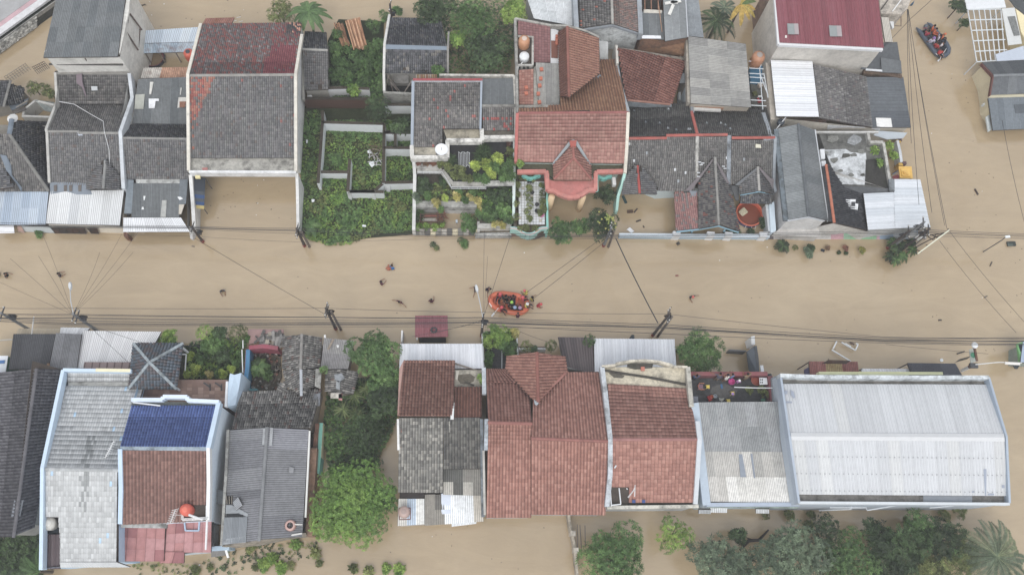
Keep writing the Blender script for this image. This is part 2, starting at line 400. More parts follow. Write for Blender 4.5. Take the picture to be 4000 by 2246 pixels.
def strip(c0, c1, z0, z1): return [A0(*L0(-400, c0), z0), A0(*L0(700, c0), z0), A0(*L0(700, c1), z1), A0(*L0(-400, c1), z1)]
slab(None, [A0(-400, -600, 1.5), A0(700, -600, 1.5), A0(*L0(700, 0), 1.5), A0(*L0(-400, 0), 1.5)], '#a9a9aa', 'road', 2.6, 'road', kind='structure')
kerb = thing('painted_kerb', 'pink and white painted kerb along the road above the stone embankment', 'kerb', S(0, 110, 0))
slab(kerb, strip(2, 48, 1.62, 1.62), '#c9a4ab', 'road', .3, 'pink_band'); slab(kerb, strip(50, 118, 1.6, 1.6), '#d6d6d8', 'road', .3, 'white_band')
slab(None, strip(120, 172, .75, .75), '#3d4632', 'mossy', 2, 'ditch_verge', kind='structure')
emb = thing('stone_embankment', 'sloping stone pitched wall beside the drain below the road', 'wall', S(60, 190, 0))
slab(emb, strip(170, 182, 1.45, 1.45), '#8d8b86', 'concrete', .5, 'coping')
slab(emb, strip(182, 306, 1.35, -.1), '#3a3934', 'mossy', .6, 'mortar_bed')
for i in range(60):
 for j in range(6):
  x = -40 + i * 7.6 + R.uniform(-2, 2); c = 192 + j * 17 + R.uniform(-3, 3); z = 1.37 - (c - 182) / 124 * 1.45
  if x > 335 or R.random() < .12: continue
  p = A0(*L0(x, c), z + .02); r = R.uniform(.17, .28)
  k = 7; a0 = R.random() * 6; mb = MB(pick([('#a9a7a0', 3), ('#c5c3bc', 2), ('#86847e', 2)]))
  ring = [p + Vector((math.cos(a0 + 6.28 * t / k) * r * R.uniform(.75, 1.1), math.sin(a0 + 6.28 * t / k) * r * R.uniform(.75, 1.1), -.05)) for t in range(k)]
  top = [p + (q - p) * .6 + Vector((0, 0, .08)) for q in ring]
  mb.hexa(ring, top); mb.build('stone', 'concrete', emb)
fr = thing('low_railing', 'low pale metal railing standing in the water beside the drain', 'railing', A0(200, 690))
for p, q, c in ((A0(70, 755, .5), A0(265, 630, .6), '#8b8578'), (A0(330, 665, .7), A0(440, 610, .7), '#4a4640')):
 mb = MB(c); s = (q - p)
 for h in (0, .35, .7): mb.tube([p + Vector((0, 0, h)), q + Vector((0, 0, h))], .035, 5)
 mb.build('rail', 'rusty', fr)
 n = 9 if c == '#8b8578' else 7
 for k in range(n + 1):
  b = p + s * k / n; MB(c).tube([b + Vector((0, 0, -1.2)), b + Vector((0, 0, .75))], .025, 5).build('post', 'rusty', fr)
# north row, west to east
H = house('hipped_house', 'dark hip roofed house with blue grey metal porch and white awning', B0(200, 500))
E1a = [A0(190, 505, 4.6), B0(445, 60, 4), B0(455, 700, 2.7), B0(88, 178, 5.6), B0(108, 45, 5.6)]
wall(H, [B0(-250, 710, 2.8), B0(450, 715, 2.8), B0(440, 70, 3.6), B0(-250, 60, 3.6)], '#b9b5ad', drop=.3)
ptiles(H, [B0(462, 712, 2.8), B0(446, 60, 2.8), B0(108, 40, 5.6), B0(88, 178, 5.6)], DARK)
ptiles(H, [B0(-330, 722, 2.8), B0(460, 718, 2.8), B0(92, 178, 5.6), B0(-60, 178, 5.6)], BROWNG)
caps(H, B0(88, 178, 5.75), B0(455, 712, 2.95), '#7c7a76', .35); caps(H, B0(110, 40, 5.75), B0(88, 178, 5.75), '#6f7c8a', .55, mat='clean')
ptiles(H, [B0(-330, 740, 3.6), B0(-330, 440, 3.6), B0(20, 430, 4.6), B0(195, 705, 3.2)], DARK)
slab(H, [B0(0, 370, 4.75), B0(60, 380, 4.75), B0(105, 470, 4.2), B0(110, 560, 3.9), B0(205, 680, 3.2), B0(200, 720, 3.1), B0(150, 640, 3.6), B0(60, 520, 4.2)], '#717d8a', 'clean', .1, 'flashing')
MB('#e4e4e2').lathe(A0(118, 1115, 5.3), [(.55, 0), (.38, .2), (.16, .4), (.02, .55)], 9).build('white_hood', 'plaster', H)
wall(H, [B0(150, 1035, 1.9), B0(455, 1050, 1.9), B0(455, 720, 2.4), B0(150, 720, 2.4)], '#c9d3d8', 'clean', inset=.05, drop=.15, name='porch_wall')
sheets(H, [B0(-120, 715, 2.8), B0(458, 722, 2.8), B0(430, 1030, 2.2), B0(-160, 1035, 2.2)], [('#a9b8c9', 3), ('#b6c3d1', 3), ('#9fb0c4', 2)], rows=2, waves=5)
slab(H, [B0(-60, 1036, 2.0), B0(128, 1036, 2.0), B0(135, 1108, 1.5), B0(-60, 1112, 1.5)], '#e6e7ec', 'clean', .06, 'awning')
slab(H, [B0(160, 1040, 1.8), B0(195, 1040, 1.8), B0(232, 1108, .02), B0(170, 1095, .4)], '#c9a79b', 'plaster', .1, 'corner_pier')
Hn = house('back_house', 'small dark tiled back house at the west edge behind the overgrown yard', A0(80, 880))
ptiles(Hn, [A0(-200, 1010, 2.9), A0(40, 1000, 2.9), A0(100, 755, 4.2), A0(-200, 745, 4.2)], DARK)
ptiles(Hn, [A0(40, 1000, 2.9), A0(225, 965, 2.2), A0(205, 790, 2.4), A0(100, 755, 4.2)], DARK)
caps(Hn, A0(100, 755, 4.3), A0(35, 1000, 3.1), '#7c7a76'); wall(Hn, [A0(-200, 1000, 2.9), A0(210, 960, 2.1), A0(200, 800, 2.2), A0(-200, 760, 3)], '#8c8880', drop=.4)
Hr = house('broken_outhouse', 'roofless broken outhouse with fallen grey sheets between the dark roofs', A0(320, 1010))
for a, b, h in ((A0(225, 1030, 2), A0(330, 945, 2), 1.6), (A0(330, 945, 2), A0(505, 985, 2), 1.3), (A0(225, 1030, 2), A0(215, 1085, 2), 1.6), (A0(205, 1090, 2), A0(480, 1100, 2), 1.5)):
 MB('#b8b7b2').bar(a, b, .22, h + 1.6).build('wall', 'plaster', Hr)
slab(Hr, [A0(330, 940, 2.1), A0(510, 960, 1.6), A0(500, 1060, 1.3), A0(420, 1040, 1.6)], '#7f8684', 'concrete', .06, 'fallen_sheet')
slab(Hr, [A0(80, 985, 2.4), A0(270, 925, 2.2), A0(250, 975, 2.3), A0(110, 1040, 2.6)], '#5d6670', 'asbestos', .06, 'fallen_sheet')
slab(Hr, [A0(110, 1045, 2.4), A0(240, 1010, 2.2), A0(250, 1030, 2.3), A0(130, 1075, 2.4)], '#5a5550', 'wood', .06, 'fallen_sheet')
for a, b in ((A0(110, 1035, 2.5), A0(260, 945, 2.4)), (A0(330, 1040, 2.3), A0(330, 1090, 1.2))): MB('#8a8378').bar(a, b, .12, .12).build('timber', 'wood', Hr)
H = house('two_storey_block', 'two storey bare block house under a dark corrugated sheet roof', A0(900, 300))
wall(H, [A0(440, 545, 7.6), A0(1130, 535, 7.6), A0(1225, 60, 7.9), A0(1225, -150, 8), A0(560, -150, 8)], '#dcd9d1', 'plaster', zb=-1.2, inset=.05, drop=.05)
sheets(H, [A0(560, -160, 8.7), A0(1200, -160, 8.7), A0(1108, 535, 7.7), A0(408, 542, 7.7)], ASB, 'asbestos', rows=5, sw=.95, waves=6)
slab(H, [A0(1195, -160, 8.4), A0(1232, -160, 8.4), A0(1215, 90, 8.1), A0(1130, 500, 7.6), A0(1105, 500, 7.6), A0(1185, 20, 8.3)], '#d9d7d0', 'plaster', .3, 'parapet')
for a, b in ((A0(460, 600, 6.3), A0(1155, 605, 6.3)), (A0(515, 672, 4.6), A0(1190, 665, 4.6))): MB('#4d4843').bar(a, b, .16, .12).build('ledge', 'concrete', H)
for a, b in ((A0(800, 545, 7.4), A0(880, 655, 4.8)), (A0(1190, 300, 7.2), A0(1300, 470, 4.4)), (A0(1215, 110, 7.8), A0(1185, 330, 7.0)), (A0(1318, 270, 4.6), A0(1278, 700, 2.6)), (A0(1225, 130, 7.6), A0(1335, 280, 4.6))):
 MB('#6b5a50').tube([a, b], .09, 5).build('frame_beam', 'concrete', H)
slab(H, [A0(415, 490, 7.78), A0(440, 430, 7.86), A0(455, 430, 7.86), A0(430, 495, 7.8)], '#e4e4e2', 'plaster', .03, 'pale_patch')
slab(H, [A0(1255, 120, 5.2), A0(1300, 125, 5.2), A0(1305, 200, 4.6), A0(1290, 205, 4.6), A0(1285, 150, 5)], '#dfe3e6', 'clean', .2, 'window_hood')
H = house('grey_tile_house', 'grey clay tile house with pale metal porch roof and small dormer gable', B0(800, 600))
wall(H, [A0(535, 690, 4.6), A0(1215, 690, 4.6), B0(1130, 150, 4.4), B0(1165, 690, 2.6), B0(470, 630, 2.6), B0(445, 150, 4.4)], '#d2cfc8', drop=.35)
tiles(H, [A0(532, 695, 4.6), A0(1212, 695, 4.6), A0(1215, 978, 3.2), A0(548, 978, 3.2)], BROWNG)
tiles(H, [B0(443, 150, 5.2), B0(1120, 165, 5.2), A0(1212, 985, 3.0), A0(530, 985, 3.0)], BROWNG)
tiles(H, [B0(450, 165, 5.2), B0(1125, 172, 5.2), B0(1160, 690, 2.8), B0(474, 640, 2.8)], GREY, cfn=lambda u, v: None)
caps(H, B0(445, 152, 5.3), B0(745, 152, 5.3), '#8f8d88', .3); caps(H, B0(740, 165, 5.3), B0(1125, 168, 5.3), '#8f8d88', .3)
bars(H, [A0(1222, 700, 4.8), A0(1250, 930, 3.7), A0(1140, 1245, 5.2), B0(1140, 175, 5.2), B0(1168, 700, 2.9)], .34, 1.2, '#c6ccd2', dz=.25)
bars(H, [A0(525, 690, 4.7), A0(542, 960, 3.4), A0(440, 1225, 5.2), B0(448, 170, 5.2), B0(470, 640, 2.9)], .25, .7, '#bcbab4', dz=.2)
bars(H, [A0(535, 690, 4.7), A0(1215, 692, 4.7)], .25, .5, '#8d8a84', dz=.1, name='wall_top')
slab(H, [A0(718, 700, 4.9), A0(770, 690, 4.9), A0(775, 770, 4.6), A0(812, 900, 3.9), A0(805, 905, 3.9), A0(770, 820, 4.4), A0(720, 780, 4.6)], '#7c6c74', 'clean', .1, 'torn_membrane')
slab(H, [A0(858, 812, 4.35), A0(915, 812, 4.35), A0(918, 848, 4.2), A0(862, 850, 4.2)], '#b9bdc0', 'clean', .08, 'roof_light')
slab(H, [B0(730, 160, 5.35), B0(775, 160, 5.35), B0(775, 190, 5.2), B0(735, 192, 5.2)], '#b2bac6', 'clean', .08, 'mortar_patch')
ptiles(H, [B0(815, 700, 3.0), B0(962, 690, 3.0), B0(985, 425, 4.3), B0(965, 470, 4.1)][::1], GREY);
ptiles(H, [B0(1130, 700, 3.0), B0(1128, 560, 3.4), B0(990, 430, 4.3), B0(972, 690, 4.15)], GREY)
ptiles(H, [B0(815, 700, 3.05), B0(830, 600, 3.4), B0(990, 430, 4.3), B0(972, 690, 4.2)], GREY)
caps(H, B0(990, 430, 4.45), B0(972, 692, 4.35), '#8a8a88', .3)
slab(H, [B0(945, 470, 4.2), B0(990, 415, 4.6), B0(1030, 470, 4.2), B0(990, 440, 4.5)], '#76818c', 'clean', .08, 'flashing')
slab(H, [B0(470, 632, 2.95), B0(640, 630, 2.95), B0(830, 640, 2.95), B0(865, 745, 2.75), B0(720, 745, 2.72), B0(620, 715, 2.8), B0(470, 745, 2.7)], '#818b97', 'clean', .07, 'flashing')
slab(H, [B0(1100, 540, 3.4), B0(1160, 545, 3.4), B0(1155, 620, 3.0), B0(1095, 620, 3.1)], '#8d7f86', 'clean', .07, 'membrane_patch')
for x in (505, 600, 650, 735): slab(H, [B0(x, 660, 2.99), B0(x + 30, 655, 2.99), B0(x + 28, 715, 2.86), B0(x + 2, 715, 2.86)], '#6d655f', 'tile', .05, 'loose_tile')
sheets(H, [B0(472, 715, 2.7), B0(1168, 705, 2.7), B0(1128, 1042, 2.1), B0(430, 1020, 2.1)], [('#d7d9da', 3), ('#cfd1d2', 2), ('#c6c9cc', 1)], waves=6, sw=1.0)
wall(H, [B0(440, 1025, 2.0), B0(1155, 1050, 2.0), B0(1170, 720, 2.2), B0(475, 720, 2.2)], '#e0d8c8', 'clean', inset=.1, drop=.05, name='porch_wall')
for a, b in (((478, 1058), (800, 1062)), ((818, 1060), (915, 1062))):
 g = slab(H, [B0(a[0], a[1] + 2, 1.75), B0(b[0], b[1] + 2, 1.75), B0(b[0] + 14, 1116, .03), B0(a[0] + 40, 1112, .03)], '#33302f', 'rusty', .05, 'gate')
 for k in range(6): MB('#4d4a48').bar(mid(B0(a[0], a[1] + 2, 1.8), B0(b[0], b[1] + 2, 1.8), k / 5), mid(B0(a[0] + 40, 1112, .1), B0(b[0] + 14, 1116, .1), k / 5), .06, .04).build('gate_bar', 'rusty', H)
mb = MB('#c9cacb'); pw = [A0(560, 960, 4.2), A0(700, 985, 4.0), A0(860, 1080, 4.5), A0(975, 1145, 4.9), A0(985, 1240, 5.4), B0(1030, 330, 4.6), B0(1040, 540, 3.6), B0(1115, 690, 2.9)]
mb.tube([p + Vector((0, 0, .1)) for p in pw], .04, 5).build('hose', 'plastic', H)
H = house('patched_roof_house', 'dark corrugated and tiled house with white patches and white strip awning', B0(1450, 700))
wall(H, [A0(1300, 745, 4.2), A0(1765, 725, 4.2), B0(1770, 220, 4), B0(1775, 600, 2.7), B0(1185, 600, 2.7), B0(1150, 215, 4)], '#bdbab3', drop=.4)
sheets(H, [A0(1300, 745, 4.3), A0(1768, 725, 4.3), A0(1770, 1172, 3.1), A0(1240, 1165, 3.1)], ASB, 'asbestos', rows=2, waves=7)
tiles(H, [A0(1150, 1298, 5.0), A0(1768, 1308, 5.0), A0(1770, 1175, 3.2), A0(1228, 1170, 3.2)], DARK)
tiles(H, [B0(1158, 222, 5.0), B0(1768, 228, 5.0), B0(1778, 600, 2.9), B0(1185, 602, 2.9)], GREY)
caps(H, B0(1155, 212, 5.1), B0(1768, 222, 5.1), '#8e8c88', .26)
wall(H, [B0(1170, 600, 2.6), B0(1775, 600, 2.6), B0(1775, 1040, 2.0), B0(1170, 960, 2.0)], '#8e8a84', drop=.2, name='porch_wall', zb=.9)
sheets(H, [B0(1250, 640, 2.75), B0(1690, 640, 2.75), B0(1690, 962, 2.2), B0(1238, 962, 2.2)], ASB, 'asbestos', rows=1, waves=7)
slab(H, [B0(1275, 600, 2.9), B0(1690, 600, 2.9), B0(1690, 640, 2.85), B0(1285, 640, 2.85)], '#b6b7b4', 'concrete', .1, 'flashing')
slab(H, [B0(1200, 605, 2.9), B0(1258, 608, 2.9), B0(1238, 925, 2.3), B0(1168, 925, 2.3)], '#7d8891', 'asbestos', .08, 'flat_sheet')
slab(H, [B0(1692, 602, 2.9), B0(1768, 602, 2.9), B0(1750, 835, 2.5), B0(1680, 840, 2.5)], '#6d747a', 'asbestos', .08, 'flat_sheet')
slab(H, [B0(1685, 840, 2.6), B0(1735, 840, 2.6), B0(1705, 930, 2.4), B0(1682, 930, 2.4)], '#c5bdae', 'plaster', .08, 'plywood_sheet')
slab(H, [B0(1525, 800, 2.62), B0(1568, 800, 2.62), B0(1560, 958, 2.32), B0(1510, 958, 2.32)], '#a9aaa6', 'asbestos', .06, 'pale_sheet')
for q in ([(1350, 760), (1370, 760), (1360, 800), (1352, 798)], [(1670, 770), (1695, 765), (1722, 785), (1690, 798)], [(1335, 865), (1350, 862), (1355, 885), (1332, 888)], [(1450, 710), (1488, 708), (1485, 735), (1452, 736)]):
 slab(H, [B0(x, y, 2.62) for x, y in q], '#e8e9ea', 'clean', .04, 'white_patch')
for q, c in (([(1400, 928), (1495, 928), (1495, 950), (1465, 950), (1455, 1018), (1400, 1018)], '#e4e6ea'), ([(1680, 915), (1755, 915), (1750, 1000), (1670, 1015)], '#c9c6bf'), ([(1412, 770), (1445, 770), (1422, 888), (1405, 885)], '#d5d3cc'), ([(1700, 825), (1710, 825), (1702, 890), (1694, 890)], '#d5d3cc'), ([(1275, 890), (1362, 885), (1350, 1025), (1265, 1025)], '#a8aaa0')):
 slab(H, [A0(x, y, 4.4 - (y - 740) * .0026) for x, y in q], c, 'plaster', .04, 'pale_patch')
slab(H, [A0(1690, 955, 3.95), A0(1752, 955, 3.95), A0(1740, 1010, 3.8), A0(1690, 1010, 3.8)], '#8a5a40', 'rusty', .03, 'rusty_patch')
sheets(H, [B0(1162, 965, 2.2), B0(1705, 965, 2.2), B0(1790, 1098, 1.8), B0(1160, 1100, 1.8)], WHITE, waves=6, sw=1.0)
bars(H, [B0(1185, 1105, 1.5), B0(1188, 1150, 1.0)], .45, 2.2, '#6e4a3a', 'rusty', 'gate_post')
bars(H, [B0(1795, 1055, 1.8), B0(1805, 1165, .3)], .3, 2.2, '#d0d0d0', 'plaster', 'wall_end')
H = house('yard_shed', 'low shed with bluish and rusty sheet roofs round a flooded yard', A0(1600, 400), 'shed')
for x, y in ((1362, 492), (1500, 490), (1650, 486), (1790, 482)): MB('#8d8378').tube([A0(x, y, -1), A0(x, y, 2.2)], .07, 5).build('post', 'wood', H)
sheets(H, [A0(1375, 287, 2.9), A0(1895, 255, 2.9), A0(1848, 395, 2.6), A0(1355, 408, 2.6)], [('#b9c6d4', 3), ('#a9b7c6', 2), ('#c9d4de', 1)], waves=5)
sheets(H, [A0(1356, 412, 2.6), A0(1850, 398, 2.6), A0(1805, 488, 2.3), A0(1350, 502, 2.3)], [('#9fb0bf', 3), ('#8d9fb0', 2), ('#a07a62', .8)], 'rusty', waves=5)
sheets(H, [A0(1350, 640, 2.8), A0(1782, 632, 2.8), A0(1765, 728, 2.5), A0(1322, 738, 2.5)], [('#a9b0b6', 2), ('#b98a6d', 1), ('#8d5f4a', 1), ('#c2bcb4', 1)], 'rusty', waves=5)
t = thing('soaking_tub', 'dark red and black round tub floating in the flooded back yard', 'tub', A0(1450, 556))
MB('#6d2f38').lathe(A0(1450, 556, 0), [(1.25, -.2), (1.32, .3), (1.2, .45), (1.05, .35), (1.0, .02)], 22, cols=['#2b2b2e', '#2e2a2c', '#8a3440', '#7a303c']).build('rim', 'plastic', t)
MB('#927a58').lathe(A0(1450, 556, .02), [(1.02, 0), (.01, .0)], 22).build('water', 'plastic', t)
def tank(loc, r, h, col, lid, label, taper=.9, mat='plastic', ring=True):
 t = thing('water_tank', label, 'water tank', loc, 'plastic rooftop water tanks')
 z = Vector(loc)
 MB(col).lathe(z, [(r * taper, 0), (r, h * .25), (r, h * .8), (r * .93, h), (r * .6, h * 1.1), (r * .42, h * 1.14)], 22).build('tank_body', mat, t, smooth=True)
 MB(lid).lathe(z + Vector((0, 0, h * 1.1)), [(r * .45, 0), (r * .45, h * .07), (r * .3, h * .1), (.01, h * .1)], 18).build('lid', mat, t)
 return t
tank(A0(1800, 550, 1.4), .55, 1.2, '#d8593a', '#3a4048', 'orange water tank with dark lid beside the wall of the big red and grey roof')
H = house('big_gable_house', 'large house with half red half grey tile roof above an empty carport', A1(600, 700))
def big_back(u, v):
 r = R.random()
 if u > .74 and v > .0 and (v > .45 and r < .93 or v <= .45 and r < .25) and u < .97 or (u > .7 and v > .72 and r < .9): return pick([('#8d4850', 3), ('#985358', 2)])
 if v < .2 and u > .86: return pick([('#4f5052', 3), ('#dba184', 1.3 if v < .3 else 0), ('#6b5a58', 1)])
 return pick([('#9a5a54', 2), ('#8a605b', 2), ('#77706e', 2.3), ('#83807e', .9), ('#675f5f', 1.6), ('#a09a98', .2)])
def big_front(u, v):
 r = R.random()
 if u < .25 - (1 - v) * .35 and v > .45 and r < .85: return pick([('#a05a50', 3), ('#a87260', 2), ('#7b7673', 1.6)])
 if u < .04 and r < .3: return '#a0604e'
 return '#96605a' if r < .004 else None
wall(H, [A1(95, 705, 6.8), B1(100, 400, 4.0), B1(1095, 400, 4.0), A1(1095, 700, 6.8), A1(1152, 230, 4.2), A1(208, 235, 4.2)], '#d9d9d6', 'plaster', inset=.12, drop=.25)
tiles(H, [A1(90, 700, 7.0), A1(1092, 690, 7.0), A1(1152, 215, 4.3), A1(212, 228, 4.3)], GREY, cfn=big_back)
tiles(H, [A1(92, 718, 7.0), A1(1090, 712, 7.0), B1(1096, 402, 4.2), B1(106, 404, 4.2)], GREY, cfn=big_front)
caps(H, A1(86, 710, 7.12), A1(1095, 703, 7.12), '#95928c', .34)
for e in ([A1(205, 228, 4.4), A1(84, 706, 7.1), B1(92, 525, 4.1)], [A1(1156, 330, 4.9), A1(1098, 700, 7.1), B1(1100, 530, 4.1)]): bars(H, e, .3, .5, '#dcd6c8', dz=.2)
slab(H, [B1(106, 404, 4.0), B1(1095, 402, 4.0), B1(1095, 522, 4.0), B1(100, 522, 4.0)], '#a9a69d', 'concrete', .3, 'gutter_slab')
bars(H, [B1(92, 530, 4.2), B1(1100, 534, 4.2)], .28, .9, '#e2e3e4', 'plaster', 'front_parapet', 0)
slab(H, [B1(215, 495, 4.08), B1(265, 492, 4.08), B1(268, 515, 4.08), B1(220, 518, 4.08)], '#b5706a', 'redtile', .08, 'loose_tile')
sheets(H, [A1(250, 172, 4.4), A1(520, 165, 4.4), A1(495, 222, 4.3), A1(218, 228, 4.3)], [('#8a5a4c', 3), ('#9a6a58', 2)], 'rusty', waves=5)
for p in ((500, 200), (540, 165), (560, 205)): MB('#b9b4aa').bar(A1(p[0], p[1], 4.2), A1(p[0] + 40, p[1] - 10, 4.2), .06, .06).build('rafter', 'wood', H)
bars(H, [B1(1106, 545, 4.0), B1(1112, 700, 3.0), B1(1118, 1055, 1.4)], .3, 5.2, '#d6d6d3', 'plaster', 'yard_wall', 0)
bars(H, [B1(105, 560, 3.6), B1(128, 860, 2.2), B1(140, 1050, 1.6)], .35, 5, '#d6d6d3', 'plaster', 'yard_wall', 0)
slab(H, [B1(150, 562, 3.6), B1(195, 562, 3.6), B1(195, 590, 3.5), B1(150, 590, 3.5)], '#e4d79a', 'clean', .3, 'lamp_box')
aw = thing('tarpaulin_awning', 'dark blue striped tarpaulin awning at the side of the empty carport', 'awning', B1(185, 730))
V = []; n = 9
for i in range(n + 1):
 t_ = i / n; z = 2.9 - 1.3 * t_ ** 2
 V += [B1(135 - 18 * t_, 575 + 300 * t_, z), B1(248 - 14 * t_, 592 + 292 * t_, z - .15)]
cols = [hx('#3a4049') if i < 4 else hx('#35507c') if i % 2 else hx('#4e5358') for i in range(n)]; cols[-1] = hx('#b9a661')
mesh_ob('canopy_cloth', [tuple(v) for v in V], [(2 * i, 2 * i + 1, 2 * i + 3, 2 * i + 2) for i in range(n)], cols, 'cloth', aw)
for p, z in (((137, 578), 2.9), ((247, 594), 2.7), ((118, 872), 1.6), ((234, 882), 1.4)): MB('#55585c').tube([B1(*p, z - .05), B1(*p, z) * 1.0 - Vector((0, 0, z + 1))], .04, 5).build('support', 'metal', aw)
H = house('tile_shed', 'narrow grey tile shed against the white gable of the big house', A1(1280, 600), 'shed')
wall(H, [A1(1165, 460, 3.3), A1(1180, 850, 2.5), A1(1400, 840, 2.5), A1(1388, 310, 2.8), A1(1185, 300, 2.8)], '#b5b2aa', drop=.2)
tiles(H, [A1(1162, 455, 3.5), A1(1392, 460, 3.5), A1(1388, 308, 2.9), A1(1182, 298, 2.9)], DARK)
tiles(H, [A1(1164, 472, 3.5), A1(1400, 482, 3.5), A1(1402, 842, 2.6), A1(1180, 850, 2.6)], GREY, hole=lambda u, v: (abs(u - .35) < .07 and abs(v - .14) < .03) or (abs(u - .68) < .06 and abs(v - .06) < .05))
caps(H, A1(1160, 462, 3.6), A1(1395, 472, 3.6), '#a3a19b', .3)
bars(H, [A1(1162, 360, 3.2), A1(1170, 940, 2.4)], .25, .5, '#9a978f', dz=.1)
slab(H, [A1(1205, 893, 1.6), A1(1248, 893, 1.6), A1(1265, 940, 1.5), A1(1205, 940, 1.5)], '#cfd0d0', 'concrete', 1.8, 'basin')
t = thing('bamboo_pile', 'pile of cut bamboo poles lying beside the green thicket', 'bamboo pile', S(1385, 140))
for i in range(95):
 k = R.random(); z = .9 + R.random() * .5
 if i < 62: a = A1(1560 + 140 * k + R.uniform(-8, 8), 205 - 40 * k + R.uniform(-12, 12), z); b = A1(1640 + 130 * k + R.uniform(-16, 16), 445 + R.uniform(-15, 25), z)
 else: a = A1(1455 + 90 * k, 250 + R.uniform(-40, 20), z - .4); b = A1(1515 + 90 * k, 430 + R.uniform(-60, 10), z - .4)
 MB(pick([('#c9946a', 3), ('#b5805a', 3), ('#d6aa80', 1), ('#8f6446', 1)])).tube([a, b], .05, 5).build('bamboo_pole', 'wood', t)
# overgrown lot with roofless walls
lot = MB('#2f3a1e')
mesh_ob('lot_ground', [tuple(p) for p in (A1(1175, 1030, .12), A1(1160, 1000, .12), A2(500, 990, .12), B2(520, 300, .12), B2(528, 1120, .1), B1(1750, 1160, .02), B1(1600, 1200, .02), B1(1350, 1190, .02), B1(1130, 1090, .02), B1(1140, 800, .12))], [tuple(range(10))], [hx('#353c22')], 'mossy', kind='structure')
mesh_ob('garden_ground', [tuple(p) for p in (A1(1400, 380, .1), A1(1500, 180, .1), A1(1930, 200, .1), A2(240, 200, .1), A2(235, 900, .1), A1(1400, 1000, .1))], [tuple(range(6))], [hx('#333a24')], 'mossy', kind='structure')
RW = thing('roofless_walls', 'mossy topped white walls of a roofless unfinished house in the grassy lot', 'wall', B1(1550, 400))
def rwall(a, b, h=2.0, w=.28, col='#dde1e4', top='#4a4238'):
 MB(col).bar(a, b, w, h + .3).build('wall', 'clean', RW); MB(top).bar(a, b, w + .04, .06, dz=.06).build('mossy_coping', 'mossy', RW)
h = 1.9
rwall(A1(1170, 925, 2), A1(1790, 930, 2), col='#5d4234', top='#3d352c')
rwall(A1(1350, 1145, h), B1(1308, 640, h)); rwall(A1(1350, 1150, h), A2(240, 1165, h)); rwall(A1(1350, 1042, h), A1(1352, 1150, h))
rwall(B1(1325, 535, 1.5), B1(1590, 535, 1.5)); rwall(B1(1605, 410, 1.7), B1(1588, 720, 1.7)); rwall(B1(1588, 718, 1.5), B1(1925, 722, 1.5))
rwall(A2(243, 1165, h), B2(235, 640, h)); rwall(B2(-80, 720, 1.5), B2(155, 715, 1.5)); rwall(B2(155, 712, 1.6), B2(228, 645, 1.7)); rwall(B2(235, 636, 1.7), B2(515, 630, 1.7))
rwall(B2(240, 165, h), B2(505, 165, h)); rwall(B2(347, 168, h), B2(347, 305, h)); rwall(B2(240, 306, h), B2(505, 308, h)); rwall(A2(260, 1240, h), A2(500, 1245, h)); rwall(A2(250, 985, h), A2(510, 985, h)); rwall(A1(1560, 825, 1.9), A1(1790, 835, 1.9))
rwall(A1(1360, 830, 1.9), A1(1560, 825, 1.9))
for a in ((1605, 735), (1830, 735)):
 slab(RW, [B1(a[0] - 22, a[1], 1.4), B1(a[0] + 18, a[1], 1.4), B1(a[0] + 22, a[1] + 60, .15), B1(a[0] - 10, a[1] + 55, .15)], '#d0d2d2', 'plaster', .15, 'broken_pier')
slab(RW, [B2(480, 645, 1.6), B2(520, 645, 1.6), B2(525, 690, 1.0), B2(480, 690, 1.0)], '#c9ccd0', 'plaster', .15, 'broken_pier'); slab(RW, [B2(240, 645, 1.6), B2(300, 645, 1.6), B2(300, 720, .3), B2(265, 715, .3)], '#c3c6c8', 'plaster', .15, 'broken_pier')
for q in ([(1790, 440), (1830, 430), (1840, 470), (1812, 490), (1785, 455)], [(1770, 335), (1795, 330), (1810, 360), (1775, 355)], [(1195, 230), (1210, 232), (1208, 262), (1195, 262)], [(1245, 790), (1275, 792), (1270, 815), (1248, 818)], [(1725, 1030), (1760, 1035), (1755, 1052), (1722, 1048)]):
 slab(None, [B1(x, y, .35 + R.random() * .1) for x, y in q], '#dfe3e6', 'cloth', .05, 'plastic_scrap', label='crumpled white plastic scrap lying on the overgrown lot', cat='rubbish', group='white scraps on the overgrown lot')
t = thing('rubbish_heap', 'heap of brown brushwood and rubbish in the ruined grassy room', 'heap', B1(1850, 380))
for i in range(26):
 p = B1(1830 + R.uniform(-45, 60), 340 + R.uniform(-60, 130), .2 + R.random() * .3); d = Vector((R.uniform(-1, 1), R.uniform(-1, 1), R.uniform(-.1, .2))) * .6
 MB(pick([('#6d5a48', 3), ('#8d7f70', 1), ('#bfc0c0', 1)])).tube([p - d, p + d], .04, 5).build('stick', 'wood', t)
H = house('burnt_house', 'small dark tiled house with a collapsed roofless south room', A2(540, 600))
wall(H, [A2(255, 440, 4.8), A2(245, 690, 3.4), A2(835, 690, 3.4), A2(842, 440, 4.8), A2(770, 172, 3.5), A2(300, 165, 3.5)], '#a9a69f', drop=.3)
tiles(H, [A2(258, 420, 5), A2(838, 435, 5), A2(775, 175, 3.7), A2(298, 168, 3.7)], DARK)
tiles(H, [A2(255, 465, 4.9), A2(835, 472, 4.9), A2(835, 690, 3.6), A2(246, 692, 3.6)], DARK, hole=lambda u, v: (abs(u - .32) < .03 and abs(v - .22) < .07) or (abs(u - .66) < .025 and v < .12))
slab(H, [A2(252, 418, 5.1), A2(842, 435, 5.1), A2(840, 470, 5.0), A2(250, 460, 5.0)], '#7c8a99', 'clean', .08, 'ridge_flashing')
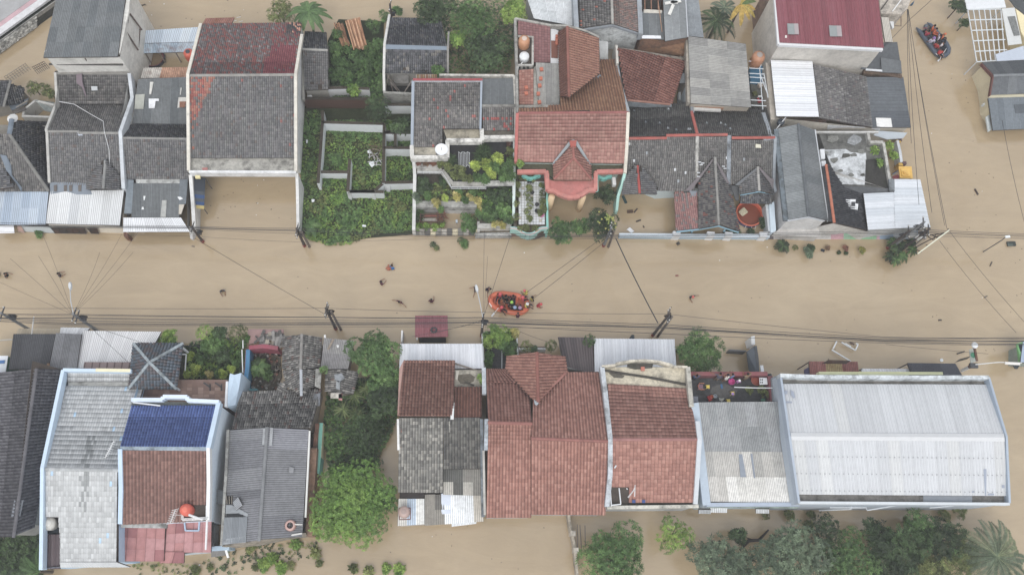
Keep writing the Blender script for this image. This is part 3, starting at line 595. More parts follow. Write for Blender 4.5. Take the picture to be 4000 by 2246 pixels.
bars(H, [A2(292, 140, 3.9), A2(246, 420, 5.1), A2(240, 690, 3.7), A2(243, 860, 3.0)], .26, .8, '#cfcdc8', dz=.15)
bars(H, [A2(850, 300, 4.3), A2(842, 440, 5.1), A2(842, 690, 3.7)], .22, .5, '#8d8a84', dz=.1)
bars(H, [A2(240, 868, 2.8), A2(520, 880, 2.8)], .25, 3, '#9a9992', 'concrete', 'room_wall', 0); bars(H, [A2(245, 700, 3.0), A2(243, 868, 2.8)], .22, 3, '#a8a6a0', 'concrete', 'room_wall', 0)
slab(H, [A2(250, 700, .5), A2(520, 700, .5), A2(515, 875, .5), A2(248, 870, .5)], '#2b2a28', 'mossy', .2, 'room_floor')
slab(H, [A2(320, 705, 2.9), A2(475, 705, 2.9), A2(470, 785, 2.4), A2(340, 780, 2.3)], '#7a7874', 'concrete', .08, 'fallen_sheet')
for a, b in (((285, 700), (250, 850)), ((285, 730), (390, 860)), ((285, 700), (325, 860)), ((510, 745), (430, 870)), ((440, 690), (530, 705)), ((300, 770), (370, 855))): MB(pick([('#6a6159', 1), ('#8a8178', 1)])).bar(A2(*a, 3.2), A2(*b, 1.8), .11, .11).build('charred_beam', 'wood', H)
slab(H, [A2(445, 630, 4.1), A2(475, 628, 4.1), A2(485, 668, 3.8), A2(455, 670, 3.8)], '#8f8880', 'tile', .06, 'slipped_tile')
H = house('terrace_house', 'grey tiled house with red ridge above stepped terraces full of potted plants', B2(900, 300))
wall(H, [A2(520, 760, 5.6), A2(1160, 760, 5.6), A2(1150, 1215, 4.4), A2(800, 1220, 4.4), A2(795, 1385, 4.0), A2(515, 1385, 4.0)], '#c5c2bb', drop=.3, inset=.1)
tiles(H, [A2(527, 770, 5.8), A2(1150, 770, 5.8), A2(1142, 1212, 4.6), A2(525, 1212, 4.6)], BROWNG, cfn=lambda u, v: '#a8625c' if R.random() < .035 else None)
tiles(H, [A2(525, 1212, 4.6), A2(790, 1212, 4.6), A2(792, 1385, 4.2), A2(523, 1385, 4.2)], BROWNG, cfn=lambda u, v: '#a8625c' if R.random() < .03 else None)
caps(H, A2(515, 748, 6.0), A2(1165, 748, 6.0), '#a5484c', .32); bars(H, [A2(520, 765, 5.9), A2(1165, 765, 5.9)], .12, .3, '#b9bec4', dz=.05)
bars(H, [A2(515, 765, 5.95), A2(504, 1395, 4.3)], .3, .8, '#9aa5b2', 'clean', dz=.1); bars(H, [A2(1158, 765, 5.95), A2(1148, 1215, 4.7)], .22, .8, '#9aa5b2', 'clean', dz=.1)
wall(H, [A2(1165, 720, 4.6), A2(1475, 705, 4.6), A2(1475, 1290, 4.0), A2(1160, 1290, 4.0)], '#c5c2bb', drop=.35, inset=.02, name='wing_wall')
sheets(H, [A2(1165, 745, 4.7), A2(1455, 735, 4.7), A2(1470, 985, 4.9), A2(1165, 985, 4.9)], ASB, 'asbestos', rows=1, waves=7)
tiles(H, [A2(1166, 1005, 5.0), A2(1470, 1005, 5.0), A2(1462, 1228, 4.3), A2(1172, 1230, 4.3)], BROWNG, cfn=lambda u, v: '#a5504c' if (v < .55 and v > .45 and R.random() < .6) or (v < .35 and u > .3 and R.random() < .25) else None)
bars(H, [A2(1162, 992, 5.2), A2(1475, 992, 5.2)], .28, .4, '#8d8a84', 'concrete', 'ridge_cap', 0)
bars(H, [A2(760, 702, 5.0), A2(1465, 708, 5.0), A2(1480, 985, 5.1), A2(1478, 1300, 4.3)], .24, .8, '#cfcac0', 'concrete', 'rear_parapet', 0)
slab(H, [A2(540, 700, 5.1), A2(740, 700, 5.1), A2(740, 735, 5.1), A2(540, 735, 5.1)], '#7a5c42', 'rusty', .06, 'rooftop_grille')
for i in range(12): MB(pick([('#c0a86a', 1), ('#b06c3c', 1), ('#d8d2c2', 1)])).bar(A2(545 + i * 17, 700, 5.2), A2(545 + i * 17, 735, 5.2), .04, .04).build('grille_bar', 'rusty', H)
slab(H, [A2(800, 1222, 4.3), A2(1145, 1215, 4.3), A2(1142, 1310, 4.2), A2(835, 1310, 4.2)], '#a49b86', 'concrete', .25, 'concrete_gutter')
slab(H, [A2(1172, 1232, 4.2), A2(1462, 1228, 4.2), A2(1462, 1285, 4.1), A2(1172, 1285, 4.1)], '#6a6459', 'mossy', .25, 'concrete_gutter')
slab(H, [B2(522, 303, 4.1), B2(735, 303, 4.1), B2(730, 372, 4.0), B2(522, 372, 4.0)], '#b3ab98', 'concrete', .25, 'concrete_gutter')
for e in ([A2(825, 1322, 4.5), A2(1165, 1322, 4.5), A2(1160, 1215, 4.6)], [A2(838, 1320, 4.5), B2(838, 400, 4.3)], [B2(495, 398, 4.3), B2(842, 395, 4.3)], [B2(502, 285, 4.4), B2(505, 400, 4.3)], [A2(1165, 1295, 4.4), A2(1480, 1290, 4.4)]): bars(H, e, .42, .75, '#d9d6cf', 'concrete', dz=.1)
slab(H, [B2(848, 255, 3.1), B2(1465, 245, 3.1), B2(1465, 650, 2.9), B2(1180, 660, 2.9), B2(890, 640, 2.9), B2(790, 520, 2.9), B2(848, 500, 2.9)], '#38383a', 'concrete', 1.0, 'terrace_floor')
slab(H, [B2(530, 430, 2.9), B2(840, 420, 2.9), B2(800, 500, 2.9), B2(535, 490, 2.9)], '#7d766b', 'concrete', .8, 'planter')
slab(H, [B2(535, 540, 1.6), B2(880, 540, 1.6), B2(1460, 660, 1.6), B2(1460, 1020, 1.5), B2(1125, 1030, 1.5), B2(1110, 850, 1.6), B2(535, 830, 1.6)], '#5a5348', 'mossy', 1.3, 'garden_terrace')
bars(H, [B2(532, 478, 3.1), B2(775, 478, 3.1)], .5, .5, '#bcbab4', 'concrete', 'balcony_edge', 0)
bars(H, [B2(555, 515, 3.0), B2(785, 518, 3.0), B2(880, 645, 3.0), B2(1190, 652, 3.0)], .5, .35, '#b5b2ab', 'concrete', 'balcony_edge', 0)
bars(H, [B2(1185, 638, 3.1), B2(1465, 632, 3.1)], .5, .4, '#c9c8c4', 'concrete', 'balcony_edge', 0)
rl = [B2(556, 545, 2.9), B2(788, 545, 2.9), B2(878, 690, 2.9), B2(1200, 690, 2.9)]
for k in (0, .35): MB('#dcdee0').tube([p + Vector((0, 0, k)) for p in rl], .035, 5).build('rail', 'metal', H)
for a, b in zip(rl, rl[1:]):
 for i in range(5): p = mid(a, b, i / 4); MB('#d0d2d4').tube([p - Vector((0, 0, .2)), p + Vector((0, 0, .36))], .025, 4).build('rail_post', 'metal', H)
bars(H, [B2(520, 420, 3.6), B2(530, 560, 2.9), B2(525, 860, 2.2), B2(520, 1080, 1.6)], .34, 4.5, '#cfcfcc', 'plaster', 'side_wall', 0)
bars(H, [B2(1470, 1290 - 1070, 3.8), B2(1465, 640, 2.9), B2(1462, 960, 1.9)], .3, 4.5, '#cbd5d2', 'plaster', 'side_wall', 0)
bars(H, [B2(530, 835, 1.9), B2(1115, 838, 1.9)], .7, .9, '#a9a8a2', 'concrete', 'planter_edge', 0); bars(H, [B2(528, 868, 1.4), B2(1110, 872, 1.4)], .2, 2, '#d8d8d6', 'plaster', 'court_wall', 0)
bars(H, [B2(1130, 1000, 1.6), B2(1132, 1090, 1.3)], .25, 2.5, '#c0bfba', 'concrete', 'planter_edge', 0); bars(H, [B2(1125, 1042, 1.7), B2(1440, 1038, 1.7)], .55, .8, '#b9b7b0', 'concrete', 'planter_edge', 0)
slab(H, [B2(1395, 205, 3.9), B2(1450, 205, 3.9), B2(1450, 250, 3.3), B2(1395, 420, 3.2)], '#5d3f36', 'wood', .2, 'brown_beam')
for i in range(12):
 x = 522 + i * 52; c = ['#8d8a84', '#b9b5ac', '#6d6b68', '#d9cfae'][i % 4]
 slab(H, [B2(x, 1065 + 6 * (i % 2), 1.2), B2(x + 48, 1065 + 6 * (i % 2), 1.2), B2(x + 48, 1132, .05), B2(x, 1132, .05)], c, 'concrete', .35, 'fence_block')
bars(H, [B2(1100, 1125, .5), B2(1440, 1122, .5)], .5, 1.5, '#bfbeb9', 'concrete', 'front_wall', 0)
t = thing('satellite_dish', 'round white satellite dish on the grey terrace house parapet', 'satellite dish', B2(785, 370))
c = B2(782, 328, 4.7); MB('#e9ebee').lathe(c, [(.02, 0), (.4, .05), (.66, .17), (.68, .17), (.45, .02), (.02, -.04)], 26).build('dish', 'clean', t, smooth=True)
MB('#b7babd').tube([c + Vector((0, 0, -.9)), c], .05, 6).build('mast', 'metal', t); MB('#8c8f92').tube([c + Vector((0, 0, .05)), c + Vector((0, .05, .45))], .03, 5).build('feed_arm', 'metal', t)
t = thing('drying_rack', 'folding white metal drying rack on the dark roof terrace', 'drying rack', B2(1000, 420))
for k in range(8): MB('#c3c6c8').tube([B2(945 + 14 * k, 345 + 12 * (k % 2), 3.7), B2(948 + 14 * k, 470 + 15 * (k % 2), 3.7)], .028, 5).build('bar', 'metal', t)
for y in (345, 470): MB('#c3c6c8').tube([B2(940 + 22 * k, y + 14 * (k % 2), 3.72) for k in range(6)], .028, 5).build('frame', 'metal', t)
for x in (945, 1045):
 for y in (350, 475): MB('#c3c6c8').tube([B2(x, y, 3.1), B2(x, y, 3.7)], .028, 5).build('leg', 'metal', t)
t = thing('garden_swing', 'wooden garden swing bench with red seat in the flooded courtyard', 'swing', B2(680, 960))
slab(t, [B2(585, 935, 1.0), B2(735, 935, 1.0), B2(740, 955, .9), B2(590, 955, .9)], '#9a5a48', 'wood', .06, 'seat'); slab(t, [B2(590, 970, 1.0), B2(740, 970, 1.0), B2(740, 998, .9), B2(595, 998, .9)], '#a9a49a', 'wood', .06, 'seat')
for y in (933, 958, 1000): MB('#5a4036').bar(B2(580, y, 1.5), B2(800, y, 1.5), .08, .1).build('rail', 'wood', t)
for x in (582, 745, 797): MB('#5a4036').bar(B2(x, 925, 1.6), B2(x, 1000, 1.6), .08, 2.0).build('post', 'wood', t)
slab(None, [B2(915, 985, .35), B2(933, 982, .35), B2(935, 1008, .35), B2(917, 1010, .35)], '#c9d6e4', 'plastic', .3, 'bucket', label='pale blue bucket floating in the flooded courtyard', cat='bucket')
H = house('red_villa', 'large red tiled villa with salmon curved canopy and mint green balcony walls', B3(600, 500))
wall(H, [A3(65, 1060, 6.4), A3(1080, 1055, 6.4), B3(1055, 455, 4.2), B3(55, 440, 4.2)], '#c9dcd4', 'plaster', inset=.15, drop=.3)
wall(H, [A3(50, 190, 5.4), A3(520, 260, 6), A3(815, 355, 6), A3(830, 570, 5), A3(990, 560, 4.4), A3(1085, 1050, 6), A3(60, 1050, 6)], '#c9c5bd', 'plaster', inset=.1, drop=.8, name='rear_wall')
tiles(H, [A3(62, 1072, 6.8), A3(1085, 1062, 6.8), B3(1062, 456, 4.4), B3(52, 438, 4.4)], RED2, 'redtile', tw=.33, tl=.36, flat=True)
caps(H, A3(55, 1062, 6.95), A3(1092, 1055, 6.95), '#9a5a54', .3, mat='redtile')
ptiles(H, [A3(830, 565, 4.6), A3(985, 560, 4.6), A3(1088, 1050, 6.8), A3(62, 1052, 6.8), A3(64, 1020, 6.6), A3(455, 1005, 6.5), A3(455, 915, 6.15), A3(560, 910, 6.1), A3(820, 690, 5.2)], [('#95603f', 3), ('#8d5739', 2), ('#9f6b49', 1)], mat='redtile', tw=.3)
ptiles(H, [A3(822, 690, 6.3), A3(815, 352, 6.3), A3(522, 250, 7.6), A3(538, 908, 7.6)], [('#a06551', 3), ('#965b49', 2)], mat='redtile', tw=.3)
ptiles(H, [A3(455, 905, 6.4), A3(436, 300, 6.4), A3(520, 250, 7.6), A3(536, 908, 7.6)], [('#804a3c', 3), ('#784336', 2)], mat='redtile', tw=.3)
caps(H, A3(521, 250, 7.75), A3(537, 912, 7.75), '#8d5547', .32, mat='redtile')
for i in range(9): slab(H, [p + Vector((0, 0, .05)) for p in (A3(830 - i * 34, 700 + i * 25, 5.4), A3(842 - i * 34, 725 + i * 25, 5.3), A3(815 - i * 34, 745 + i * 25, 5.4), A3(800 - i * 34, 722 + i * 25, 5.5))], '#7c848c', 'clean', .06, 'valley_mortar')
tiles(H, [A3(55, 195, 5.9), A3(360, 242, 5.9), A3(362, 590, 5.2), A3(50, 590, 5.2)], [('#875158', 3), ('#7d4a50', 2)], 'redtile', tw=.33, flat=True, hole=lambda u, v: u < .5 and v < .66)
bars(H, [A3(30, 175, 6.0), A3(370, 240, 6.0), A3(520, 245, 6.6), A3(700, 295, 6.4), A3(818, 352, 6.3)], .22, .6, '#aaa79f', 'concrete', 'rear_parapet')
bars(H, [A3(30, 175, 6.0), A3(45, 640, 5.6), A3(50, 1060, 6.3)], .26, 1.2, '#9d9b95', 'concrete', 'side_parapet')
slab(H, [A3(364, 245, 5.6), A3(438, 290, 5.6), A3(440, 595, 5.4), A3(364, 595, 5.4)], '#dcdde0', 'clean', .2, 'white_gutter'); slab(H, [A3(368, 380, 5.7), A3(432, 385, 5.7), A3(432, 545, 5.6), A3(370, 540, 5.6)], '#7c4a38', 'redtile', .08, 'brown_sheet')
slab(H, [A3(45, 340, 5.0), A3(200, 340, 5.0), A3(200, 600, 5.0), A3(45, 600, 5.0)], '#6e6a5f', 'mossy', .2, 'tank_platform')
bars(H, [A3(45, 340, 5.7), A3(195, 340, 5.7), A3(195, 610, 5.7), A3(45, 610, 5.7)], .2, .8, '#b9b6ae', 'concrete', 'tank_enclosure', 0, True)
slab(H, [A3(60, 615, 5.6), A3(195, 615, 5.6), A3(195, 650, 5.0), A3(60, 650, 5.0)], '#aaa79d', 'concrete', .3, 'vent_block')
for x in (72, 112, 150): slab(H, [A3(x - 9, 627, 5.6), A3(x + 9, 627, 5.6), A3(x + 9, 645, 5.35), A3(x - 9, 645, 5.35)], '#2a2826', 'mossy', .08, 'vent')
tiles(H, [A3(64, 662, 5.6), A3(202, 652, 5.6), A3(202, 985, 5.2), A3(66, 985, 5.2)], RED, 'redtile', tw=.33, flat=True)
slab(H, [A3(204, 640, 5.5), A3(250, 590, 5.5), A3(250, 985, 5.2), A3(204, 985, 5.2)], '#b0aca2', 'concrete', .2, 'concrete_strip')
sheets(H, [A3(222, 590, 5.9), A3(458, 600, 5.9), A3(446, 990, 5.4), A3(252, 988, 5.4)], ASBL, 'asbestos', sw=.95, waves=6)
bars(H, [A3(60, 1000, 5.7), A3(545, 995, 5.9)], .3, .5, '#ada69c', 'concrete', 'rear_parapet', 0)
for i, (x, y) in enumerate(((277, 658), (270, 745), (260, 812), (247, 888), (257, 968), (133, 830), (133, 885), (424, 350), (424, 385), (424, 415))):
 MB('#c0694a').box(A3(x, y, 5.95 if i < 7 else 5.75), .36, .36, .25, R.uniform(-.3, .3)).build('flower_pot', 'redtile', None, ['terracotta block in a line on the flat roof edge', 'terracotta block on the small red lean-to roof', 'terracotta block stacked in the white roof gutter'][0 if i < 5 else 1 if i < 7 else 2], 'block', ['blocks lined on the flat roof edge', 'blocks on the small lean-to roof', 'blocks in the white roof gutter'][0 if i < 5 else 1 if i < 7 else 2])
tank(A3(107, 445, 5.0), .62, 1.5, '#c98a5a', '#cdb7a6', 'faded orange water tank with pale top in the villa roof enclosure')
tank(A3(112, 560, 5.0), .55, .8, '#dfe2e4', '#e6e8ea', 'white water tank with a brick on its lid in the villa roof enclosure')
MB('#dcdcda').tube([A3(100, 585, 5.7), A3(60, 630, 5.5), A3(45, 690, 5.4)], .06, 6).build('drain_pipe', 'plastic', H)
ap = B3(575, 300, 6.0); hp = B3(580, 405, 5.9)
ptiles(H, [B3(392, 608, 4.3), B3(748, 610, 4.3), hp], RED, mat='redtile', tw=.33, flat=True)
ptiles(H, [B3(388, 465, 4.4), B3(393, 606, 4.3), hp, B3(575, 290, 5.95)], RED, mat='redtile', tw=.3)
ptiles(H, [B3(748, 608, 4.3), B3(742, 470, 4.4), B3(575, 290, 5.95), hp], RED, mat='redtile', tw=.3)
for a, b in ((ap, hp), (hp, B3(394, 604, 4.45)), (hp, B3(746, 606, 4.45))): caps(H, a + Vector((0, 0, .12)), b + Vector((0, 0, .12)), '#a06055', .28, mat='redtile')
slab(H, [B3(540, 240, 6.05), B3(610, 235, 6.05), B3(600, 300, 6.05), B3(553, 300, 6.05)], '#b8584a', 'plaster', .1, 'salmon_flashing')
for q in ([(535, 250), (575, 228), (575, 250), (410, 440), (375, 470), (385, 445)], [(575, 228), (612, 240), (745, 465), (735, 478), (590, 262), (575, 250)]): slab(H, [B3(x, y, 5.95 - (y - 235) * .0066) for x, y in q], '#9ba2a6', 'clean', .1, 'flashing')
for q in ([(90, 440), (392, 446), (388, 590), (345, 560), (330, 505), (90, 505)], [(748, 458), (1058, 460), (1052, 508), (780, 512), (752, 590)]): slab(H, [B3(x, y, 3.7) for x, y in q], '#5d5a44', 'mossy', .3, 'mossy_gutter')
cp = [(300, 520), (335, 600), (392, 618), (748, 618), (775, 590), (800, 520), (806, 708), (720, 712), (690, 732), (640, 768), (580, 782), (520, 780), (455, 752), (395, 712), (315, 712)]
slab(H, [B3(x, y, 3.75) for x, y in cp], '#c4736a', 'plaster', .3, 'canopy_slab')
bars(H, [B3(x, y, 3.95) for x, y in ((50, 528), (320, 525), (332, 545), (334, 700), (395, 705), (455, 742), (520, 768), (580, 770), (640, 757), (690, 722), (722, 700), (788, 698), (788, 545), (800, 528), (1052, 522))], .42, .45, '#cb7c70', 'plaster', 'salmon_edge', 0)
bars(H, [B3(x, y, 3.5) for x, y in ((50, 548), (312, 546), (316, 714), (392, 718), (450, 755), (520, 784), (580, 786), (640, 772), (700, 730), (808, 712), (806, 546), (1050, 542))], .12, .16, '#8fd0c4', 'clean', 'mint_edge', 0)
for x, y, x2, y2 in ((380, 722, 346, 885), (672, 738, 630, 885)): b = B3(x2, y2); MB('#d9b98c').tube([b - Vector((0, 0, 1)), b + Vector((0, 0, 3.45))], .34, 14).build('column', 'clean', H, smooth=True)
bars(H, [B3(95, 562, 2.9), B3(125, 575, 2.9), B3(160, 592, 2.9), B3(200, 590, 2.9), B3(235, 568, 2.9), B3(268, 562, 2.9)], .3, .5, '#6fc2b6', 'clean', 'mint_balcony', 0)
bars(H, [B3(808, 562, 2.9), B3(840, 592, 2.9), B3(875, 595, 2.9), B3(905, 575, 2.9), B3(942, 570, 2.9)], .3, .5, '#6fc2b6', 'clean', 'mint_balcony', 0)
bars(H, [B3(1062, 545, 4.3), B3(1040, 650, 3.4), B3(1000, 760, 2.4), B3(985, 900, 1.0)], .3, 5, '#a9d8cd', 'clean', 'mint_side_wall', 0)
bars(H, [A3(1094, 1060, 7.0), B3(1080, 300, 5.3), B3(1068, 470, 4.4), B3(1065, 545, 4.4)], .32, .7, '#d8d0c0', 'plaster', 'gable_edge')
bars(H, [A3(50, 1068, 7.0), B3(35, 440, 4.5)], .32, .7, '#b9645c', 'plaster', 'gable_edge')
bars(H, [A3(980, 570, 4.7), A3(1020, 800, 5.6), A3(1092, 1050, 6.9)], .34, .6, '#9da4a9', 'clean', 'gable_edge')
slab(H, [B3(60, 600, 2.0), B3(318, 590, 2.0), B3(330, 1080, 1.8), B3(230, 1120, 1.8), B3(150, 1125, 1.8), B3(60, 1065, 1.8)], '#5c4f40', 'mossy', 1.6, 'roof_garden_floor')
for i in range(9):
 for j in range(16):
  x = 62 + i * 27.5; y = 622 + j * 25.5; a = 2.02; g = 1.3
  slab(H, [B3(x + g, y + g, a), B3(x + 27.5 - g, y + g, a), B3(x + 27.5 - g, y + 25.5 - g, a), B3(x + g, y + 25.5 - g, a)], pick([('#d5d8da', 5), ('#c9c9c5', 1), ('#bdb5a4', .6)]), 'clean', .02, 'tile')
bars(H, [B3(330, 575, 2.6), B3(332, 960, 2.4), B3(335, 1080, 2.2)], .22, 2.5, '#7fc3b6', 'clean', 'mint_parapet', 0)
bars(H, [B3(18, 620, 2.6), B3(14, 960, 2.4)], .25, 2.5, '#cfe3dc', 'plaster', 'side_parapet', 0)
wv = [(-15, 1062), (30, 1064), (60, 1078), (90, 1100), (130, 1118), (170, 1121), (205, 1112), (240, 1085), (275, 1062), (335, 1060)]
bars(H, [B3(x, y, 2.3) for x, y in wv], .32, 1.2, '#9ccfc8', 'clean', 'wavy_parapet', 0); bars(H, [B3(x, y + 2, 2.36) for x, y in wv], .12, .1, '#c7a9a4', 'clean', 'wavy_coping', 0)
wall(H, [B3(-5, 1085, 1.6), B3(340, 1085, 1.6), B3(335, 900, 1.6), B3(-5, 900, 1.6)], '#8a6a58', 'plaster', inset=0, drop=0, name='front_wall')
t = thing('air_conditioner', 'white air conditioner unit on the mint green wall beside the villa', 'air conditioner', B3(955, 670)); MB('#d3d3d0').box(B3(953, 640, 2.4), .36, .9, .6, .05).build('case', 'clean', t); MB('#8d9092').box(B3(972, 640, 2.5), .06, .7, .4, .05).build('grille', 'metal', t)
H = house('maroon_back_house', 'low house with dark red ribbed tile roof behind the grey row houses', A3(1300, 700))
dr = [('#84493f', 3), ('#7a4138', 2), ('#8f5348', 1.5)]
wall(H, [A3(990, 470, 5), A3(1635, 560, 3.6), A3(1505, 965, 3.6), A3(1090, 935, 5)], '#a9aeb4', 'plaster', drop=.25)
ptiles(H, [A3(1508, 975, 3.9), A3(1645, 560, 3.9), A3(990, 458, 5.4), A3(1088, 935, 5.4)], dr, mat='redtile', tw=.3, hole=None)
bars(H, [A3(985, 455, 5.3), A3(1300, 505, 4.7), A3(1640, 560, 4.0)], .25, .6, '#8d8377', 'concrete', 'rear_parapet'); bars(H, [A3(985, 430, 5.4), A3(992, 600, 5.4)], .25, .6, '#c9c5bb', 'plaster', 'gable_edge')
bars(H, [A3(1085, 948, 4.9), A3(1500, 995, 3.8)], .35, .9, '#7f868c', 'concrete', 'front_gutter'); bars(H, [A3(1090, 945, 5.2), A3(1490, 985, 4.1)], .2, .1, '#9a6a58', 'redtile', 'broken_edge')
for x, y in ((1100, 510), (1120, 545), (1120, 765)): slab(H, [A3(x - 20, y - 10, 5.0), A3(x + 22, y - 8, 4.95), A3(x + 18, y + 10, 4.95), A3(x - 18, y + 8, 5.0)], '#dfe1e4', 'clean', .05, 'white_patch')
H = house('light_well', 'small walled light well with white inner wall between two roofs', A3(1580, 850), 'wall')
slab(H, [A3(1505, 685, 3.9), A3(1640, 690, 3.9), A3(1640, 780, 3.6), A3(1512, 780, 3.6)], '#767b7e', 'asbestos', .08, 'grey_sheet')
bars(H, [A3(1655, 780, 4.0), A3(1650, 940, 3.6)], .2, 4.5, '#cdd6da', 'clean', 'white_wall', 0); slab(H, [A3(1568, 865, 1.2), A3(1605, 865, 1.2), A3(1605, 940, 1.0), A3(1568, 940, 1.0)], '#c5ccd0', 'clean', .8, 'basin')
slab(H, [A3(1640, 675, 4.6), A3(1665, 675, 4.6), A3(1665, 775, 4.5), A3(1640, 775, 4.5)], '#5d5f61', 'asbestos', .1, 'dark_sheet')
H = house('corrugated_house', 'tall house with a pale grey corrugated roof and open stair frame', A4(500, 800))
wall(H, [A4(215, 345, 6.2), A4(755, 412, 6), A4(805, 1005, 5), A4(240, 975, 5.2)], '#b6aa9a', 'plaster', drop=.2, inset=.15)
sheets(H, [A4(755, 412, 6.2), A4(805, 1010, 5.3), A4(236, 972, 5.1), A4(212, 340, 6.0)], ASBL, 'asbestos', sw=.95, rows=3, waves=6)
slab(H, [A4(280, 965, 4.6), A4(560, 975, 4.6), A4(545, 1025, 4.4), A4(270, 1015, 4.4)], '#9a7358', 'redtile', .2, 'broken_brick_edge'); bars(H, [A4(265, 1020, 4.5), A4(520, 1035, 4.4)], .3, .3, '#c9c7c2', 'plaster', 'gutter', 0)
bars(H, [A4(210, 340, 5.8), A4(225, 960, 5.0)], .4, .8, '#aaa294', 'concrete', 'gable_edge', -.1)
t = thing('stair_frame', 'white pipe frame beside a blue wall next to the corrugated house', 'frame', A4(880, 800))
for y in (575, 640, 690, 725, 775, 940, 990): MB('#ccd2d6').tube([A4(788 + (y - 690) * .05, y, 5.2), A4(925 + (y - 690) * .08, y + 8, 5.2)], .05, 5).build('rail', 'metal', t)
for a, b in (((885, 640), (915, 1030)), ((865, 575), (910, 585)), ((910, 585), (885, 640)), ((925, 690), (965, 920)), ((890, 700), (965, 900))): MB('#ccd2d6').tube([A4(*a, 5.2), A4(*b, 5.0)], .05, 5).build('rail', 'metal', t)
slab(t, [A4(790, 640, 3.0), A4(915, 620, 3.0), A4(945, 800, 2.6), A4(800, 780, 2.6)], '#2f6f94', 'clean', 2, 'blue_wall'); slab(t, [A4(800, 790, 2.4), A4(960, 780, 2.4), A4(930, 1020, 2.2), A4(810, 1000, 2.2)], '#63645f', 'concrete', 1, 'landing')
for x, y, c in ((880, 950, '#b5343c'), (885, 930, '#dfe3e6'), (885, 810, '#c9bdb2'), (835, 890, '#5d6238')): MB(c).box(A4(x, y, 2.5), .45, .5, .35, .3).build('bundle', 'cloth', t)
tank(A4(838, 600, 4.4), .72, 1.6, '#b57a52', '#9a8f88', 'rust stained orange tank between the corrugated house and the alley')
H = house('cement_gable_house', 'tiled gable house with bare cement gable at the north edge', A3(930, 200))
wall(H, [A3(640, 262, 6.0), A3(948, 222, 7.4), A3(1200, 308, 6.0), A3(1180, -90, 6), A3(620, -90, 6)], '#c2c6c6', 'concrete', zb=2.5, inset=.02, drop=.05)
tiles(H, [A3(935, -90, 7.6), A3(945, 218, 7.6), A3(638, 266, 6.2), A3(622, -90, 6.2)], BROWNG, cfn=lambda u, v: '#b06a58' if R.random() < .03 else None)
tiles(H, [A3(950, 222, 7.6), A3(938, -90, 7.6), A3(1182, -90, 6.2), A3(1205, 305, 6.2)], [('#8a7a72', 3), ('#7b6d68', 3), ('#97766c', 1.5)])
caps(H, A3(936, -90, 7.75), A3(948, 225, 7.75), '#a5a29b', .3); bars(H, [A3(645, 278, 6.1), A3(948, 232, 7.5), A3(1205, 315, 6.1)], .2, .3, '#8b929a', 'plaster', 'gable_edge', 0)
for e in ([A3(590, -90, 6.5), A3(608, 262, 6.5)], [A3(1195, -90, 6.5), A3(1214, 315, 6.4)]): bars(H, e, .5, 1.2, '#9aa2aa', 'plaster', 'side_parapet', 0)
slab(H, [A3(820, 380, 4.0), A3(905, 385, 4.0), A3(905, 560, 3.0), A3(830, 560, 3.0)], '#d3d6d8', 'plaster', .3, 'white_ledge'); bars(H, [A3(975, 420, 5.0), A3(985, 590, 4.6)], .2, 2, '#b9b6ac', 'plaster', 'side_wall', 0)
H = house('pale_sheet_house', 'pale grey corrugated roof building at the north edge behind the villa', A3(350, 150))
wall(H, [A3(130, -100, 4.6), A3(570, -100, 4.6), A3(578, 240, 4.4), A3(200, 175, 4.4)], '#a9aaa8', drop=.2)
sheets(H, [A3(110, -100, 5), A3(555, -100, 5), A3(578, 245, 4.6), A3(205, 175, 4.6)], [('#c9cdd0', 3), ('#bfc4c7', 2)], 'asbestos', rows=3, sw=.95, waves=7)
H = house('brick_block', 'brown brick building with mixed grey corrugated roofs at the north edge', A3(1450, 400))
wall(H, [A3(1215, 365, 5.6), A3(1440, 390, 5.6), A3(1655, 350, 6.2), A3(1640, -90, 6.5), A3(1200, -90, 6)], '#8a6348', 'concrete', zb=2, inset=.02, drop=.15)
sheets(H, [A3(1208, 110, 6.2), A3(1425, 105, 6.2), A3(1442, 378, 5.7), A3(1220, 352, 5.7)], ASB, 'asbestos', sw=.95, waves=7)
sheets(H, [A3(1418, -90, 7), A3(1622, -90, 7), A3(1652, 352, 6.3), A3(1440, 388, 6.3)], [('#7b7f81', 3), ('#868a8c', 2)], 'asbestos', rows=2, sw=.95, waves=7)
sheets(H, [A3(1632, -90, 6.6), A3(1745, -90, 6.6), A3(1805, 355, 5.8), A3(1662, 340, 5.8)], [('#83898e', 3), ('#b9bcbe', 1)], 'asbestos', rows=2, sw=.95, waves=7)
bars(H, [A3(1628, -90, 7), A3(1655, 345, 6.4)], .12, .2, '#b5bac0', 'clean', 'seam', .1)
slab(H, [A3(1225, 330, 5.9), A3(1400, 335, 5.9), A3(1405, 362, 5.8), A3(1222, 358, 5.8)], '#e1e3e8', 'cloth', .1, 'white_tarpaulin'); slab(H, [A3(1240, 85, 6.3), A3(1415, 95, 6.3), A3(1410, 122, 6.3), A3(1240, 118, 6.3)], '#c9c3b6', 'plaster', .15, 'pale_board')
for a, b in (((1480, 135), (1520, 40)), ((1440, 30), (1590, 5)), ((1495, 15), (1560, 20))): MB('#d8d6cf').bar(A3(*a, 7.1), A3(*b, 7.1), .35, .06).build('plank', 'wood', H)
MB('#b98d6a').tube([A3(1375, 0, 6.5), A3(1398, 180, 6.3), A3(1412, 300, 6.0)], .04, 5).build('hose', 'plastic', H)
for x in (1250, 1310, 1375): MB('#9a6b50').tube([A3(x, 0, 7), A3(x + 2, 90, 6.6)], .05, 5).build('batten', 'wood', H)
